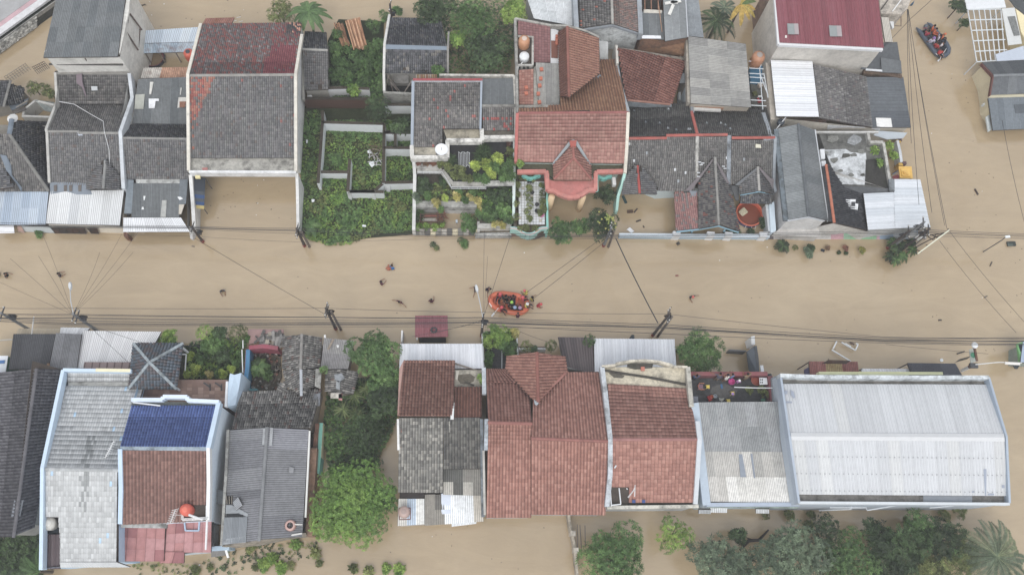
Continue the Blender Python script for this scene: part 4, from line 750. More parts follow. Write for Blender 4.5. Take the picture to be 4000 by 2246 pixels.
slab(H, [A3(1215, 0, 5.9), A3(1400, 0, 5.9), A3(1400, 80, 5.9), A3(1215, 80, 5.9)], '#3a3532', 'mossy', .2, 'open_loft'); slab(H, [A3(1180, 470, 3.4), A3(1660, 530, 3.4), A3(1655, 350, 5.9), A3(1215, 368, 5.4)], '#9a704e', 'concrete', .1, 'brick_face')
H = house('grey_row_house', 'row of joined grey tiled houses with red painted ridge and small gables', B4(300, 500))
wall(H, [A3(1105, 1030, 3.8), A4(950, 1025, 3.8), B4(1015, 210, 5), B4(1005, 640, 2.8), B4(-70, 700, 2.8), B3(1075, 560, 3)], '#c7d6da', 'clean', drop=.5)
rowg = [('#6a6866', 3), ('#716f6c', 2.5), ('#615f5e', 2), ('#7b7774', 1)]
def patchy(u, v): return pick([('#9aa0a6', 2), ('#c9ccd0', 1)]) if R.random() < .012 else None
tiles(H, [B3(1098, 205, 5.2), B3(1735, 180, 5.2), A3(1690, 960, 3.6), A3(1105, 1025, 3.6)], [('#5b5a56', 3), ('#666460', 2), ('#4f4e4c', 2)], cfn=patchy)
tiles(H, [B4(305, 180, 5.2), B4(1020, 205, 5.2), A4(950, 1020, 3.6), A4(262, 1045, 3.6)], [('#575653', 3), ('#62605c', 2), ('#4b4a48', 2)], cfn=patchy)
tiles(H, [B3(1098, 232, 5.2), B3(1455, 232, 5.2), B3(1445, 690, 3.0), B3(1062, 640, 3.1)], rowg, cfn=patchy)
tiles(H, [B3(1458, 205, 5.25), B3(1735, 205, 5.25), B3(1722, 716, 3.0), B3(1368, 712, 3.0)], rowg, cfn=patchy)
tiles(H, [B4(312, 205, 5.25), B4(588, 205, 5.25), B4(580, 650, 3.1), B4(300, 640, 3.1)], rowg, cfn=patchy)
tiles(H, [B4(622, 235, 5.2), B4(1015, 235, 5.2), B4(1005, 640, 3.0), B4(610, 652, 3.0)], rowg, cfn=patchy)
for a, b in ((B3(1098, 218, 5.4), B3(1452, 214, 5.4)), (B3(1450, 190, 5.4), B4(578, 182, 5.4)), (B4(620, 213, 5.4), B4(1025, 210, 5.4)), (A4(245, 1050, 4.2), B4(298, 175, 5.4))): caps(H, a, b, '#b0584c', .36, mat='plaster')
bars(H, [B4(298, 200, 5.4), B4(290, 600, 3.4)], .32, .5, '#b5b2ac', 'concrete', 'party_wall', .05); bars(H, [B4(600, 190, 5.4), B4(592, 650, 3.3)], .42, .5, '#8b929a', 'concrete', 'party_wall', .05)
bars(H, [B4(920, 1080 - 450 - 400, 5.2), B4(1032, 210, 5.4), B4(1018, 640, 3.2), B4(1035, 720, 3.1)], .3, .5, '#98a0a8', 'plaster', 'party_wall', .05); bars(H, [A4(235, 940, 4.3), A4(255, 1060, 4.2)], .35, .4, '#8b929a', 'plaster', 'party_wall', .1); bars(H, [A4(920, 1060, 4), A4(985, 1270, 5.1), B4(1030, 215, 5.4)], .4, .5, '#98a0a8', 'plaster', 'party_wall', .05)
slab(H, [B4(848, 270, 5.2), B4(895, 275, 5.2), B4(900, 308, 5.05), B4(848, 305, 5.05)], '#d8d3bd', 'plaster', .06, 'pale_patch')
def gable(rt, rb, wl, el, er, wr, pal, cap, capm='tile', lift=0):
 ptiles(H, [wl, el, rb, rt], pal, single=False); ptiles(H, [er, wr, rt, rb], pal, single=False); caps(H, rt + Vector((0, 0, .12)), rb + Vector((0, 0, .12)), cap, .3, mat=capm)
gable(B3(1180, 480, 4.3), B3(1200, 738, 4.2), B3(1062, 570, 3.85), B3(1030, 748, 3.1), B3(1362, 748, 3.1), B3(1355, 655, 3.45), GREY, '#b0463c', 'plaster')
gable(B4(462, 400, 4.9), B4(500, 1035, 4.4), B4(310, 640, 3.3), B4(310, 1072, 3.0), B4(698, 1095, 2.8), B4(600, 650, 3.2), [('#6d6b69', 3), ('#7c7974', 2), ('#5a585a', 2), ('#8c5a50', .5)], '#8d8b86')
ptiles(H, [B4(95, 1088, 2.6), B4(310, 1066, 3.0), B4(298, 725, 3.1), B4(80, 722, 2.6)][::1], [('#8f6663', 3), ('#9a716c', 2), ('#77706e', 1.5)], single=False, mat='tile')
gable(B4(865, 490, 4.2), B4(880, 715, 4.0), B4(690, 650, 3.1), B4(700, 745, 3.0), B4(1022, 738, 3.0), B4(988, 590, 3.1), GREY, '#a3a09a')
tiles(H, [B4(712, 742, 2.9), B4(992, 740, 2.9), B4(1000, 835, 2.4), B4(700, 832, 2.4)], DARK, single=False)
slab(H, [B4(605, 655, 2.9), B4(665, 665, 2.9), B4(692, 700, 2.7), B4(690, 800, 2.3), B4(660, 800, 2.4)], '#57595b', 'asbestos', .1, 'dark_sheet')
slab(H, [B4(225, 712, 3.2), B4(292, 712, 3.2), B4(292, 775, 3.0), B4(250, 770, 3.0)], '#7d858d', 'clean', .07, 'flashing')
for q in ([(180, 712), (240, 712), (380, 520), (455, 420), (440, 410), (350, 530)], [(690, 660), (655, 655), (790, 545), (865, 490), (870, 510), (800, 560)], [(870, 490), (885, 485), (985, 590), (1020, 600), (1010, 725), (985, 640)], [(575, 640), (600, 640), (560, 560), (480, 430), (465, 420), (520, 540)]):
 slab(H, [B4(x, y, 4.75 - (y - 410) * .0052 if q[0][0] in (180, 575) else 4.35 - (y - 490) * .006) for x, y in q], pick([('#756d70', 1), ('#6d7074', 1)]), 'clean', .06, 'flashing')
for x, y in ((320, 440), (350, 450), (335, 465), (310, 540), (310, 575), (545, 480), (560, 500)): slab(H, [B4(x - 15, y - 4, 4.6 - (y - 400) * .004), B4(x + 15, y - 4, 4.6 - (y - 400) * .004), B4(x + 15, y + 5, 4.6 - (y - 400) * .004), B4(x - 15, y + 5, 4.6 - (y - 400) * .004)], '#c9ccd0', 'clean', .05, 'mortar_patch')
bars(H, [B4(105, 1095, 2.5), B4(310, 1072, 2.9), B4(500, 1038, 4.2), B4(690, 1098, 2.7)], .14, .22, '#8fc3dc', 'clean', 'blue_bargeboard', 0); bars(H, [B4(705, 748, 2.9), B4(880, 714, 3.9), B4(1015, 735, 2.9)], .12, .2, '#8fc3dc', 'clean', 'blue_bargeboard', 0)
for p in ((255, 1085), (560, 1078)): MB('#8fc3dc').bar(B4(p[0], p[1], 2.6), B4(p[0] - 10, p[1] + 15, .2), .2, .3).build('blue_post', 'clean', H)
bars(H, [B4(955, 840, 1.9), B4(970, 980, 1.6), B4(985, 1120, 1.3)], .35, 3, '#c6ccd0', 'plaster', 'side_wall', 0)
slab(H, [B4(975, 840, 2.2), B4(1022, 810, 2.2), B4(1040, 1085, 1.9), B4(990, 1118, 1.5)], '#cfe1ee', 'clean', .3, 'blue_wall_face')
t = thing('front_wall', 'low light blue garden wall with white piers along the flooded street', 'wall', B4(420, 1140))
bars(t, [B3(1010, 1128, .75), B4(980, 1138, .75)], .28, 2, '#b7d0e2', 'clean', 'wall', 0); MB('#d3e0ea').bar(B3(1010, 1126, .85), B4(980, 1136, .85), .4, .1).build('coping', 'clean', t)
for x, y in ((107, 1112), (428, 1116), (598, 1120), (925, 1122)): b = B4(x, y, 1.3); MB('#e3e6ea').box((b.x, b.y, -1), .8, .5, 2.3, -.05).build('pier', 'clean', t)
slab(t, [B3(1080, 1075, .9), B3(1110, 1055, 1.1), B3(1150, 1090, .5), B3(1125, 1110, .4)], '#dfe0e4', 'clean', .05, 'leaning_board')
t = thing('paddling_pool', 'round orange paddling pool afloat beside the small tiled gable', 'pool', B4(778, 945))
c = B4(778, 940, 0); MB().lathe(c, [(1.52, -.25), (1.55, .1), (1.55, .5), (1.5, .6), (1.38, .55), (1.34, .1), (1.3, .0)], 30, cols=['#3a3f70', '#3d4276', '#c0502c', '#e06a3c', '#cf552c', '#b5451f']).build('pool_wall', 'plastic', t, smooth=True)
MB('#8a4020').lathe(c + Vector((0, 0, .08)), [(1.36, 0), (.01, 0)], 30).build('pool_water', 'flood_water' if False else 'plastic', t)
for a in (-1.9, -1.5, -1.2): MB('#d8d8d8').tube([c + Vector((math.cos(a) * 1.57, math.sin(a) * 1.57, .5)), c + Vector((math.cos(a) * 1.72, math.sin(a) * 1.72, 0))], .035, 5).build('strap', 'cloth', t)
t = thing('floating_pallet', 'white wooden pallet floating in the orange paddling pool', 'pallet', B4(730, 905, .3))
for k in range(5): MB('#cfc8a8').bar(mid(B4(692, 908, .35), B4(735, 870, .35), k / 4), mid(B4(728, 945, .35), B4(772, 912, .35), k / 4), .14, .08).build('slat', 'wood', t)
for k in (0, .5, 1): MB('#c4bd9c').bar(mid(B4(692, 908, .28), B4(728, 945, .28), k), mid(B4(735, 870, .28), B4(772, 912, .28), k), .1, .08).build('runner', 'wood', t)
H = house('asbestos_gable_house', 'narrow house with a long dark corrugated gable roof and white gable wall', B4(1300, 600))
wall(H, [B4(1075, 130, 4.8), B4(1150, 985, 4.4), B4(1345, 952, 5.4), B4(1500, 990, 4.4), B4(1395, 140, 4.8), B4(1250, 90, 5.6)], '#d9dadb', 'plaster', inset=.02, drop=.05)
sheets(H, [B4(1250, 84, 5.8), B4(1345, 950, 5.6), B4(1158, 985, 4.6), B4(1062, 122, 4.9)], [('#777c7e', 3), ('#808587', 2)], 'asbestos', rows=1, sw=.95, waves=6)
sheets(H, [B4(1345, 950, 5.6), B4(1252, 84, 5.8), B4(1400, 140, 4.9), B4(1525, 992, 4.5)], ASB, 'asbestos', rows=1, sw=.95, waves=6)
caps(H, B4(1250, 82, 5.9), B4(1346, 950, 5.7), '#63686c', .36, .9, 'asbestos'); bars(H, [B4(1050, 130, 4.9), B4(1142, 990, 4.5)], .7, .3, '#6d7880', 'concrete', 'box_gutter', 0); bars(H, [B4(1408, 135, 4.9), B4(1532, 992, 4.5)], .12, .3, '#c6cbd0', 'clean', 'fascia', 0)
bars(H, [B4(1150, 990, 4.5), B4(1345, 955, 5.5), B4(1500, 988, 4.5)], .16, .25, '#c6ccd4', 'clean', 'bargeboard', 0)
slab(None, [B4(1035, 250, .6), B4(1062, 250, .6), B4(1135, 1000, .5), B4(1040, 1070, .4)], '#8f887c', 'concrete', 1.5, 'alley_paving', kind='structure')
wall(H, [B4(1010, 1120, 1.2), B4(1430, 1150, 1.2), B4(1470, 1010, 2.5), B4(1155, 1000, 2.6)], '#cdc9c4', 'plaster', inset=0, drop=0, name='front_wall', cap=True)
H = house('corner_house', 'corner house with black tile half gable, stained concrete terrace and white metal roof', B5(250, 900))
wall(H, [B4(1420, 1050, 2.3), B4(1600, 1012, 4.6), B4(1760, 1060, 2.9), B4(1925, 1100, 2.4), B5(650, 690, 3.2), B5(30, 480, 4.0)], '#cfcdc8', 'plaster', inset=.05, drop=.1)
sheets(H, [B5(68, 470, 5.0), B5(148, 1012, 5.0), B5(68, 992, 4.3), B5(18, 485, 4.3)], [('#4a4b4e', 3), ('#535457', 2)], 'asbestos', sw=.95, waves=6)
ptiles(H, [B5(460, 1085, 2.8), B5(412, 735, 3.0), B5(215, 700, 3.9), B5(70, 470, 5.0), B5(150, 1012, 5.0)], [('#4b4c50', 3), ('#56575b', 2), ('#414246', 2)])
caps(H, B5(66, 465, 5.15), B5(142, 1012, 5.15), '#b8694a', .34, mat='redtile')
slab(H, [B5(250, 790, 4.25), B5(345, 792, 3.85), B5(340, 830, 3.75), B5(368, 835, 3.65), B5(362, 890, 3.6), B5(255, 872, 4.15)], '#e2e4e6', 'clean', .05, 'white_patch'); slab(H, [B5(305, 815, 4.08), B5(340, 815, 3.94), B5(338, 855, 3.9), B5(305, 855, 4.05)], '#46474b', 'asbestos', .04, 'dark_patch')
slab(H, [B5(-5, 160, 3.3), B5(470, 165, 3.3), B5(480, 250, 3.3), B5(600, 252, 3.3), B5(662, 690, 3.1), B5(210, 680, 3.1), B5(105, 480, 3.2)], '#6a6a66', 'concrete', 3.0, 'terrace_floor')
slab(H, [B5(50, 325, 3.34), B5(250, 318, 3.34), B5(300, 350, 3.34), B5(440, 355, 3.34), B5(445, 430, 3.34), B5(428, 655, 3.2), B5(215, 650, 3.2), B5(120, 490, 3.25)], '#c2c6c9', 'concrete', .03, 'peeling_white_coat')
slab(H, [B5(440, 420, 3.38), B5(600, 400, 3.38), B5(650, 680, 3.2), B5(430, 650, 3.2)], '#3d3b38', 'mossy', .03, 'wet_floor')
for x, y, r in ((140, 420, 45), (60, 350, 30), (250, 380, 40), (330, 370, 35), (390, 340, 45), (300, 560, 28), (200, 520, 30), (410, 560, 25), (480, 320, 40), (120, 220, 60), (330, 230, 70)):
 slab(H, [B5(x + r * math.cos(a) * R.uniform(.6, 1.3), y + r * .6 * math.sin(a) * R.uniform(.6, 1.3), 3.4) for a in (0, -.8, -1.6, -2.4, -3.1, -3.9, -4.7, -5.5)], pick([('#55544e', 2), ('#7d7d78', 2), ('#94979a', 1)]), 'mossy', .03, 'stain')
bars(H, [B5(460, 158, 3.9), B5(478, 248, 3.8), B5(605, 252, 3.8), B5(665, 600, 3.6), B5(690, 700, 3.5)], .3, 1.2, '#b5b3ac', 'concrete', 'terrace_parapet', 0); bars(H, [B4(1415, 155, 3.9), B5(560, 155, 3.9)], .16, .3, '#c9c8c4', 'plaster', 'terrace_beam', 0)
slab(H, [B5(205, 660, 3.5), B5(650, 690, 3.5), B5(635, 738, 3.3), B5(215, 738, 3.3)], '#5c5f62', 'asbestos', .12, 'flat_sheet'); slab(H, [B5(655, 600, 3.7), B5(708, 600, 3.7), B5(712, 715, 3.6), B5(660, 710, 3.6)], '#757b80', 'concrete', .2, 'flat_sheet')
for x, y in ((8, 320), (12, 360), (20, 430)): slab(H, [B5(x, y, 4.2), B5(x + 42, y - 2, 4.2), B5(x + 44, y + 48, 4.1), B5(x + 6, y + 50, 4.1)], '#d9dcdf', 'clean', .3, 'air_unit')
sheets(H, [B5(1045, 1058, 3.1), B5(946, 602, 3.3), B5(700, 602, 3.6), B5(458, 1082, 3.6)][0:0] or [B5(950, 605, 3.3), B5(1046, 1056, 3.0), B5(714, 1068, 3.35), B5(700, 602, 3.6)], [('#d6dbe2', 3), ('#ccd3db', 2)], sw=.9, waves=3, rib=True)
sheets(H, [B5(705, 725, 3.5), B5(714, 1068, 3.3), B5(458, 1082, 3.5), B5(415, 738, 3.7)], [('#d6dbe2', 3), ('#ccd3db', 2)], sw=.9, waves=3, rib=True)
wall(H, [B5(455, 1085, 2.8), B5(1040, 1060, 2.4), B5(950, 620, 2.9), B5(640, 720, 3.2)], '#cdd0d2', 'plaster', inset=.15, drop=.1, name='porch_wall')
mu = thing('painted_wall', 'low roadside wall painted with faded pink green and blue mural bands', 'wall', B5(200, 1160))
xs = [(-560, '#cfd1d2'), (-480, '#6a6468'), (-430, '#d4d0cf'), (0, '#d5d4d2'), (110, '#d9a7b3'), (230, '#9fd0ae'), (290, '#8fcf9f'), (540, '#d0a9c0'), (570, '#9ab5d2'), (700, '#c9d2da'), (860, '#8aa2bc'), (930, '#b6a9a4')]
for (x, c), (x2, _) in zip(xs, xs[1:] + [(1010, 0)]): slab(mu, [B5(x, 1098 if x < 500 else 1085, 1.5), B5(x2, 1098 if x < 500 else 1085, 1.5), B5(x2, 1168, .0), B5(x, 1168, 0)], c, 'plaster', .3, 'wall')
t = thing('play_canopy', 'square yellow stepped plastic canopy over the children play frame', 'canopy', B5(815, 560))
for k, (a, z) in enumerate(((0, 2.0), (22, 2.14), (40, 2.26), (54, 2.36))): slab(t, [B5(748 + a, 482 + a, z), B5(870 - a, 482 + a, z), B5(882 - a, 594 - a * .9, z), B5(762 + a, 590 - a * .9, z)], ['#e9b52c', '#efbd38', '#e6b02a', '#f0c247'][k], 'plastic', .16, 'canopy_step')
for p in ((755, 490), (865, 488), (878, 588), (768, 585)): MB('#d8a72c').tube([B5(*p, -.9), B5(*p, 1.9)], .07, 6).build('post', 'plastic', t)
slab(t, [B5(690, 575, .9), B5(745, 555, .9), B5(760, 600, .8), B5(700, 605, .8)], '#b0525a', 'plastic', .1, 'slide'); MB('#3f6f9a').tube([B5(690, 555, 1), B5(750, 515, 1)], .05, 5).build('rail', 'plastic', t)
t = thing('side_wall', 'short white side wall with brown piers beside the yellow canopy', 'wall', B5(760, 330))
bars(t, [B5(738, 235, 1.5), B5(762, 340, 1.4), B5(775, 440, 1.2)], .3, 2.6, '#c9cdd2', 'plaster', 'wall', 0)
for p, c in (((755, 230), '#6a4f52'), ((798, 450), '#6a4f52'), ((745, 245), '#d3a62f'), ((765, 465), '#d3a62f')): b = B5(*p, 1); MB(c).box((b.x, b.y, -1), .5, .35, 2.1).build('pier', 'plaster', t)
H = house('white_metal_house', 'house with bright white metal roof beside an old mottled tile roof', A5(0, 900))
wall(H, [A4(985, 575, 4.9), A5(-60, 575, 4.9), A5(430, 720, 4), A5(780, 725, 3.6), A5(855, 1195, 3.2), A5(500, 1200, 3.8), A4(1040, 1100, 4.8)], '#c6beb0', 'plaster', drop=.3, inset=.15)
bars(H, [A4(962, 590, 4.2), A4(1012, 1125, 4.0)], .5, 5, '#d0c7b8', 'plaster', 'side_wall', 0)
tiles(H, [A5(440, 722, 4.2), A5(500, 1200, 3.9), A4(1440, 1108, 4.8), A4(1388, 605, 5.0)], [('#6d6b6a', 3), ('#777573', 2), ('#636163', 2), ('#888684', .7), ('#756866', .3)])
sheets(H, [A5(790, 725, 3.6), A5(862, 1200, 3.3), A5(500, 1200, 3.9), A5(440, 725, 4.2)], [('#5f6469', 3), ('#565b61', 2)], 'asbestos', rows=1, sw=.95, waves=6)
sheets(H, [A4(1380, 575, 5.4), A4(1442, 1100, 5.3), A4(1042, 1095, 5.2), A4(988, 565, 5.4)], [('#e9ebef', 3), ('#e2e5ea', 2)], sw=.9, waves=3, rib=True)
sheets(H, [A5(672, 1112, 3.72), A5(686, 1198, 3.66), A5(540, 1195, 3.86), A5(530, 1108, 3.95)], [('#e2e1de', 1)], 'clean', sw=.9, waves=6)
slab(H, [A5(85, 1175, 3.7), A5(250, 1185, 3.7), A5(575, 1205, 3.5), A5(570, 1225, 2.8), A5(80, 1210, 2.8)], '#e0e2e6', 'plaster', .2, 'white_wall_face'); slab(H, [A5(560, 1230, 3.0), A5(830, 1250, 2.8), A5(790, 1300, 2.3), A5(640, 1310, 2.4), A5(510, 1270, 2.9)], '#b9c3cc', 'metal', .08, 'torn_sheet')
slab(H, [A4(1110, 1120, 3.6), A4(1520, 1130, 3.6), A4(1500, 1180, 3.2), A4(1120, 1170, 3.2)], '#4a3c35', 'rusty', .1, 'rusty_awning')
MB('#d5d7da').bar(A4(1030, 1230, 4.2), A4(1135, 1100, 4.8), .1, .1).build('pole', 'metal', H); MB('#39424c').lathe(A4(1075, 1165, 4.0), [(.35, 0), (.38, .5), (.1, .6)], 12).build('bin', 'plastic', H)
H = house('maroon_roof_building', 'tall bare block building under a wide maroon metal roof with two skylights', A5(100, 400))
mr = [('#8a3f4a', 4), ('#833a45', 2), ('#904652', 1.5)]
wall(H, [A4(1030, -120, 8.6), A4(1070, 410, 8.4), A5(600, 460, 8.2), A5(555, -120, 8.4)], '#cdc7bd', 'plaster', inset=.1, drop=.1)
sheets(H, [A4(1022, -120, 9.2), A5(545, -120, 9.2), A5(608, 452, 8.6), A4(1072, 402, 8.7)], mr, 'metal', sw=.55, waves=2, rib=True)
bars(H, [A4(1025, -120, 9.2), A4(1066, 412, 8.7), A5(600, 462, 8.6)], .28, .35, '#dadbdd', 'clean', 'white_fascia', 0)
for q in ([(1145, 220), (1248, 222), (1255, 322), (1152, 320)], [(1538, 238), (1652, 242), (1662, 342), (1548, 340)]):
 p = [A4(x, y, 9.16 - y * .00055) for x, y in q]; slab(H, p, '#8d9494', 'clean', .06, 'skylight'); slab(H, [mid(p[0], p[1], .62) + Vector((0, 0, .02)), p[1] + Vector((0, 0, .02)), p[2] + Vector((0, 0, .02)), mid(p[3], p[2], .62) + Vector((0, 0, .02))], '#a79a9c', 'clean', .05, 'skylight_sheet')
slab(H, [A4(1125, 332, 8.85), A4(1143, 332, 8.85), A4(1143, 355, 8.83), A4(1125, 355, 8.83)], '#d5d0c8', 'clean', .15, 'roof_vent')
for a, b in (((1345, 440, 7.8), (1320, 500, 5.6)), ((1660, 455, 7.8), (1610, 530, 5.4))): MB('#8d867c').bar(A4(*a), A4(*b), .2, .1).build('column', 'concrete', H)
MB('#9a938a').bar(A4(1075, 500, 5.2), A5(330, 570, 5.0), .3, .25).build('ledge', 'concrete', H); MB('#6d5a4c').bar(A4(1090, 535, 4.6), A5(230, 585, 4.4), .4, .3).build('brick_ledge', 'mossy', H)
bars(H, [A4(955, -100, 4.8), A4(1005, 520, 4.6)], .5, 6, '#846a58', 'concrete', 'alley_wall', 0)
H = house('lean_to', 'patchwork lean to of pale and dark sheets on the side of the maroon roof building', A5(700, 500), 'lean-to')
sheets(H, [A5(582, 160, 6.0), A5(650, 165, 6.0), A5(692, 398, 5.2), A5(618, 395, 5.2)], [('#c5beb2', 2), ('#b5ada2', 1)], 'plaster', sw=.9)
slab(H, [A5(600, 400, 5.0), A5(735, 395, 4.6), A5(780, 690, 4.0), A5(390, 645, 4.4), A5(520, 490, 4.8)], '#5c6064', 'asbestos', .12, 'dark_roof'); slab(H, [A5(580, 540, 4.7), A5(770, 570, 4.4), A5(778, 685, 4.2), A5(590, 680, 4.4)], '#6a6e71', 'asbestos', .08, 'roof_sheet')
slab(H, [A5(440, 645, 4.6), A5(592, 655, 4.6), A5(595, 672, 4.5), A5(440, 660, 4.5)], '#cfd2d6', 'clean', .1, 'white_strip'); wall(H, [A5(590, 400, 4.8), A5(730, 400, 4.4), A5(775, 690, 3.8), A5(400, 645, 4.2)], '#b2aca2', 'concrete', drop=.2, inset=.1)
bars(H, [A5(420, 670, 4.0), A5(650, 690, 4.0), A5(780, 720, 3.7)], .5, .5, '#76604f', 'mossy', 'broken_wall_top', 0)
H = house('block_annex', 'bare block annex with flat pale roof at the north edge above the boat', A5(700, 60), 'annex')
wall(H, [A5(555, -100, 6), A5(900, -100, 6), A5(830, 80, 5.8), A5(770, 130, 5.8), A5(580, 125, 5.8)], '#bdb3a6', 'concrete', inset=0, drop=0, cap=True); slab(H, [A5(640, 0, 6.1), A5(660, -10, 6.1), A5(590, 90, 6.1), A5(575, 90, 6.1)], '#5a5450', 'mossy', .05, 'dark_seam'); MB('#dfdfdd').bar(A5(690, 105, 6.1), A5(770, 0, 6.1), .12, .1).build('seam', 'clean', H); slab(H, [A5(860, 40, 5.9), A5(900, 0, 5.9), A5(885, 40, 5.5)], '#3a5a74', 'clean', .3, 'blue_sign')
slab(H, [A5(655, 180, 4.4), A5(700, 180, 4.4), A5(705, 260, 4.2), A5(690, 265, 4.2)], '#d9dcde', 'clean', .3, 'white_box'); MB('#7d6f62').tube([A5(770, 150, 4.4), A5(770, 245, 4.0), A5(710, 240, 4.0)], .06, 5).build('bracket', 'rusty', H)
H = house('pergola_frame', 'white steel grid frame of an unroofed canopy over the flooded yard', A5(1580, 330), 'pergola')
for k in range(7): MB('#d3d9dc').bar(A5(1400 + k * 52, 88 - k * 1, 2.8), A5(1485 + k * 44, 580 - k * 5, 2.8), .1, .1).build('purlin', 'metal', H)
for k in range(6): t_ = k / 5; MB('#d3d9dc').bar(A5(1400 + 85 * t_, 88 + 492 * t_, 2.85), A5(1712 + 70 * t_, 82 + 480 * t_, 2.85), .1, .1).build('rafter', 'metal', H)
for p in ((1402, 90), (1485, 580), (1712, 84), (1770, 480)): MB('#c3c9cc').tube([A5(*p, -1), A5(*p, 2.8)], .07, 6).build('post', 'metal', H)
for q in ([(1370, 0), (1740, -10), (1760, 70), (1390, 85)], ): slab(H, [A5(x, y, 2.9) for x, y in q], '#dcdfe2', 'clean', .08, 'translucent_sheet')
slab(H, [A5(1720, 80, 2.95), A5(1840, 70, 2.95), A5(1910, 410, 2.95), A5(1780, 425, 2.95)], '#cfd1cf', 'clean', .08, 'translucent_sheet'); slab(H, [A5(1660, 510, 2.95), A5(1925, 430, 2.95), A5(1940, 560, 2.95), A5(1675, 575, 2.95)], '#b9c3d2', 'clean', .06, 'translucent_sheet')
slab(H, [A5(1775, 155, 3.02), A5(1845, 150, 3.02), A5(1890, 330, 3.02), A5(1835, 335, 3.02)], '#787a78', 'mossy', .04, 'dirty_panel')
_A5 = A5
def A5(x, y, z=0): return _A5(x, y, z - 2.1)
H = house('yellow_house', 'pale yellow shop house with green sign and dark corrugated roofs at the east edge', A5(1800, 800), 'shop house')
wall(H, [A5(1545, 610, 4.6), A5(1640, 715, 5.4), A5(1614, 890, 4.4), A5(1600, 1000, 4.0), A5(1660, 1130, 3.7), A5(2100, 1110, 3.7), A5(2100, 600, 4.6)], '#d8cdaa', 'clean', inset=0, drop=.2)
sheets(H, [A5(1640, 705, 5.6), A5(2150, 690, 5.6), A5(2150, 555, 5.0), A5(1530, 590, 5.0)], [('#55595c', 3), ('#4b4f53', 2)], 'asbestos', waves=7)
sheets(H, [A5(1640, 712, 5.6), A5(2150, 700, 5.6), A5(2150, 870, 4.6), A5(1612, 895, 4.6)], [('#6b6f72', 3), ('#62666a', 2)], 'asbestos', waves=7)
caps(H, A5(1635, 710, 5.7), A5(2150, 695, 5.7), '#7b7f82', .36, .9, 'asbestos'); bars(H, [A5(1530, 595, 5.1), A5(1640, 712, 5.7), A5(1610, 895, 4.7)], .16, .4, '#6a3f38', 'clean', 'bargeboard', 0)
sheets(H, [A5(1588, 925, 4.2), A5(2150, 900, 4.2), A5(2150, 1205, 3.6), A5(1632, 1228, 3.6)], [('#6f777e', 3), ('#666e75', 2)], 'asbestos', rows=1, waves=7); slab(H, [A5(1835, 985, 4.2), A5(2000, 975, 4.2), A5(2000, 1060, 4.0), A5(1850, 1065, 4.0)], '#5a6066', 'asbestos', .06, 'dark_patch')
bars(H, [A5(1600, 905, 4.4), A5(2100, 890, 4.4)], .3, .3, '#d8cfae', 'clean', 'beam', 0); slab(H, [A5(1570, 1100, 3.4), A5(1605, 1075, 3.4), A5(1635, 1210, 3.2), A5(1592, 1240, 2.9)], '#bfc8c8', 'clean', .2, 'pale_gutter'); slab(H, [A5(1565, 1015, 2.6), A5(1600, 1005, 3.2), A5(1600, 1070, 3.2), A5(1575, 1085, 2.6)], '#8a6040', 'wood', .1, 'shutter')
sg = S(3875, 348, 2.6)
slab(H, [A5(1545, 730, 3.2), A5(1562, 722, 3.5), A5(1608, 905, 3.0), A5(1590, 915, 2.7)], '#e9dca0', 'clean', .1, 'sign_board')
slab(H, [A5(1578, 695, 4.35), A5(1588, 690, 4.4), A5(1615, 850, 4.1), A5(1606, 860, 4.05)], '#4a3a38', 'wood', .1, 'opening')
for k in range(8): slab(H, [A5(1549 + k * 5.6, 745 + k * 20, 3.36), A5(1560 + k * 5.6, 741 + k * 20, 3.46), A5(1563 + k * 5.6, 752 + k * 20, 3.44), A5(1552 + k * 5.6, 757 + k * 20, 3.34)], '#7fae8c', 'clean', .03, 'sign_letter')
bars(H, [A5(1545, 985, 3.1), A5(1590, 960, 3.3)], .25, .4, '#c9d0d0', 'clean', 'ledge', 0); wall(None or H, [A5(1850, 80, 5), A5(2000, 200, 5), A5(2000, 480, 4.6), A5(1900, 300, 4.8)], '#e6d7a5', 'clean', inset=0, drop=0, cap=True, name='yellow_wall'); slab(H, [A5(1780, -20, 5.2), A5(2000, -40, 5.2), A5(2000, 180, 5.0), A5(1850, 70, 5.0)], '#4e5254', 'asbestos', .12, 'dark_roof')
A5 = _A5
# south row, west to east
H = house('long_dark_house', 'long house with dark grey ribbed tile roof at the west edge', E0(150, 400))
dk_ = [('#57565b', 3), ('#605f64', 3), ('#4e4d53', 2)]
wall(H, [D0(-200, 1130, 4.6), D0(345, 1065, 5.8), D0(595, 1075, 4.4), E0(395, 400, 4.2), E0(320, 1000, 4), E0(125, 1080, 5.6), E0(-260, 1080, 4)], '#a5a29c', drop=.3)
tiles(H, [D0(340, 1062, 6), E0(128, 1090, 5.8), E0(-280, 1090, 4.2), D0(-260, 1125, 4.6)], dk_, tw=.3)
tiles(H, [E0(130, 1080, 5.8), D0(350, 1060, 6), D0(600, 1072, 4.6), E0(322, 1002, 4.3)], dk_, tw=.3, clip=[E0(130, 1080, 5.8), D0(350, 1060, 6), D0(600, 1072, 4.6), E0(395, 430, 4.45), E0(322, 1002, 4.3)])
caps(H, D0(345, 1062, 6.12), E0(128, 1092, 5.92), '#67656a', .34)
for q in ([(135, 730), (160, 728), (130, 895), (105, 898)], [(190, 745), (222, 740), (190, 895), (162, 895)]): slab(H, [E0(x, y, 5.75 if q[0][0] > 150 else 5.8) for x, y in q], '#7d828a', 'clean', .05, 'repair_strip')
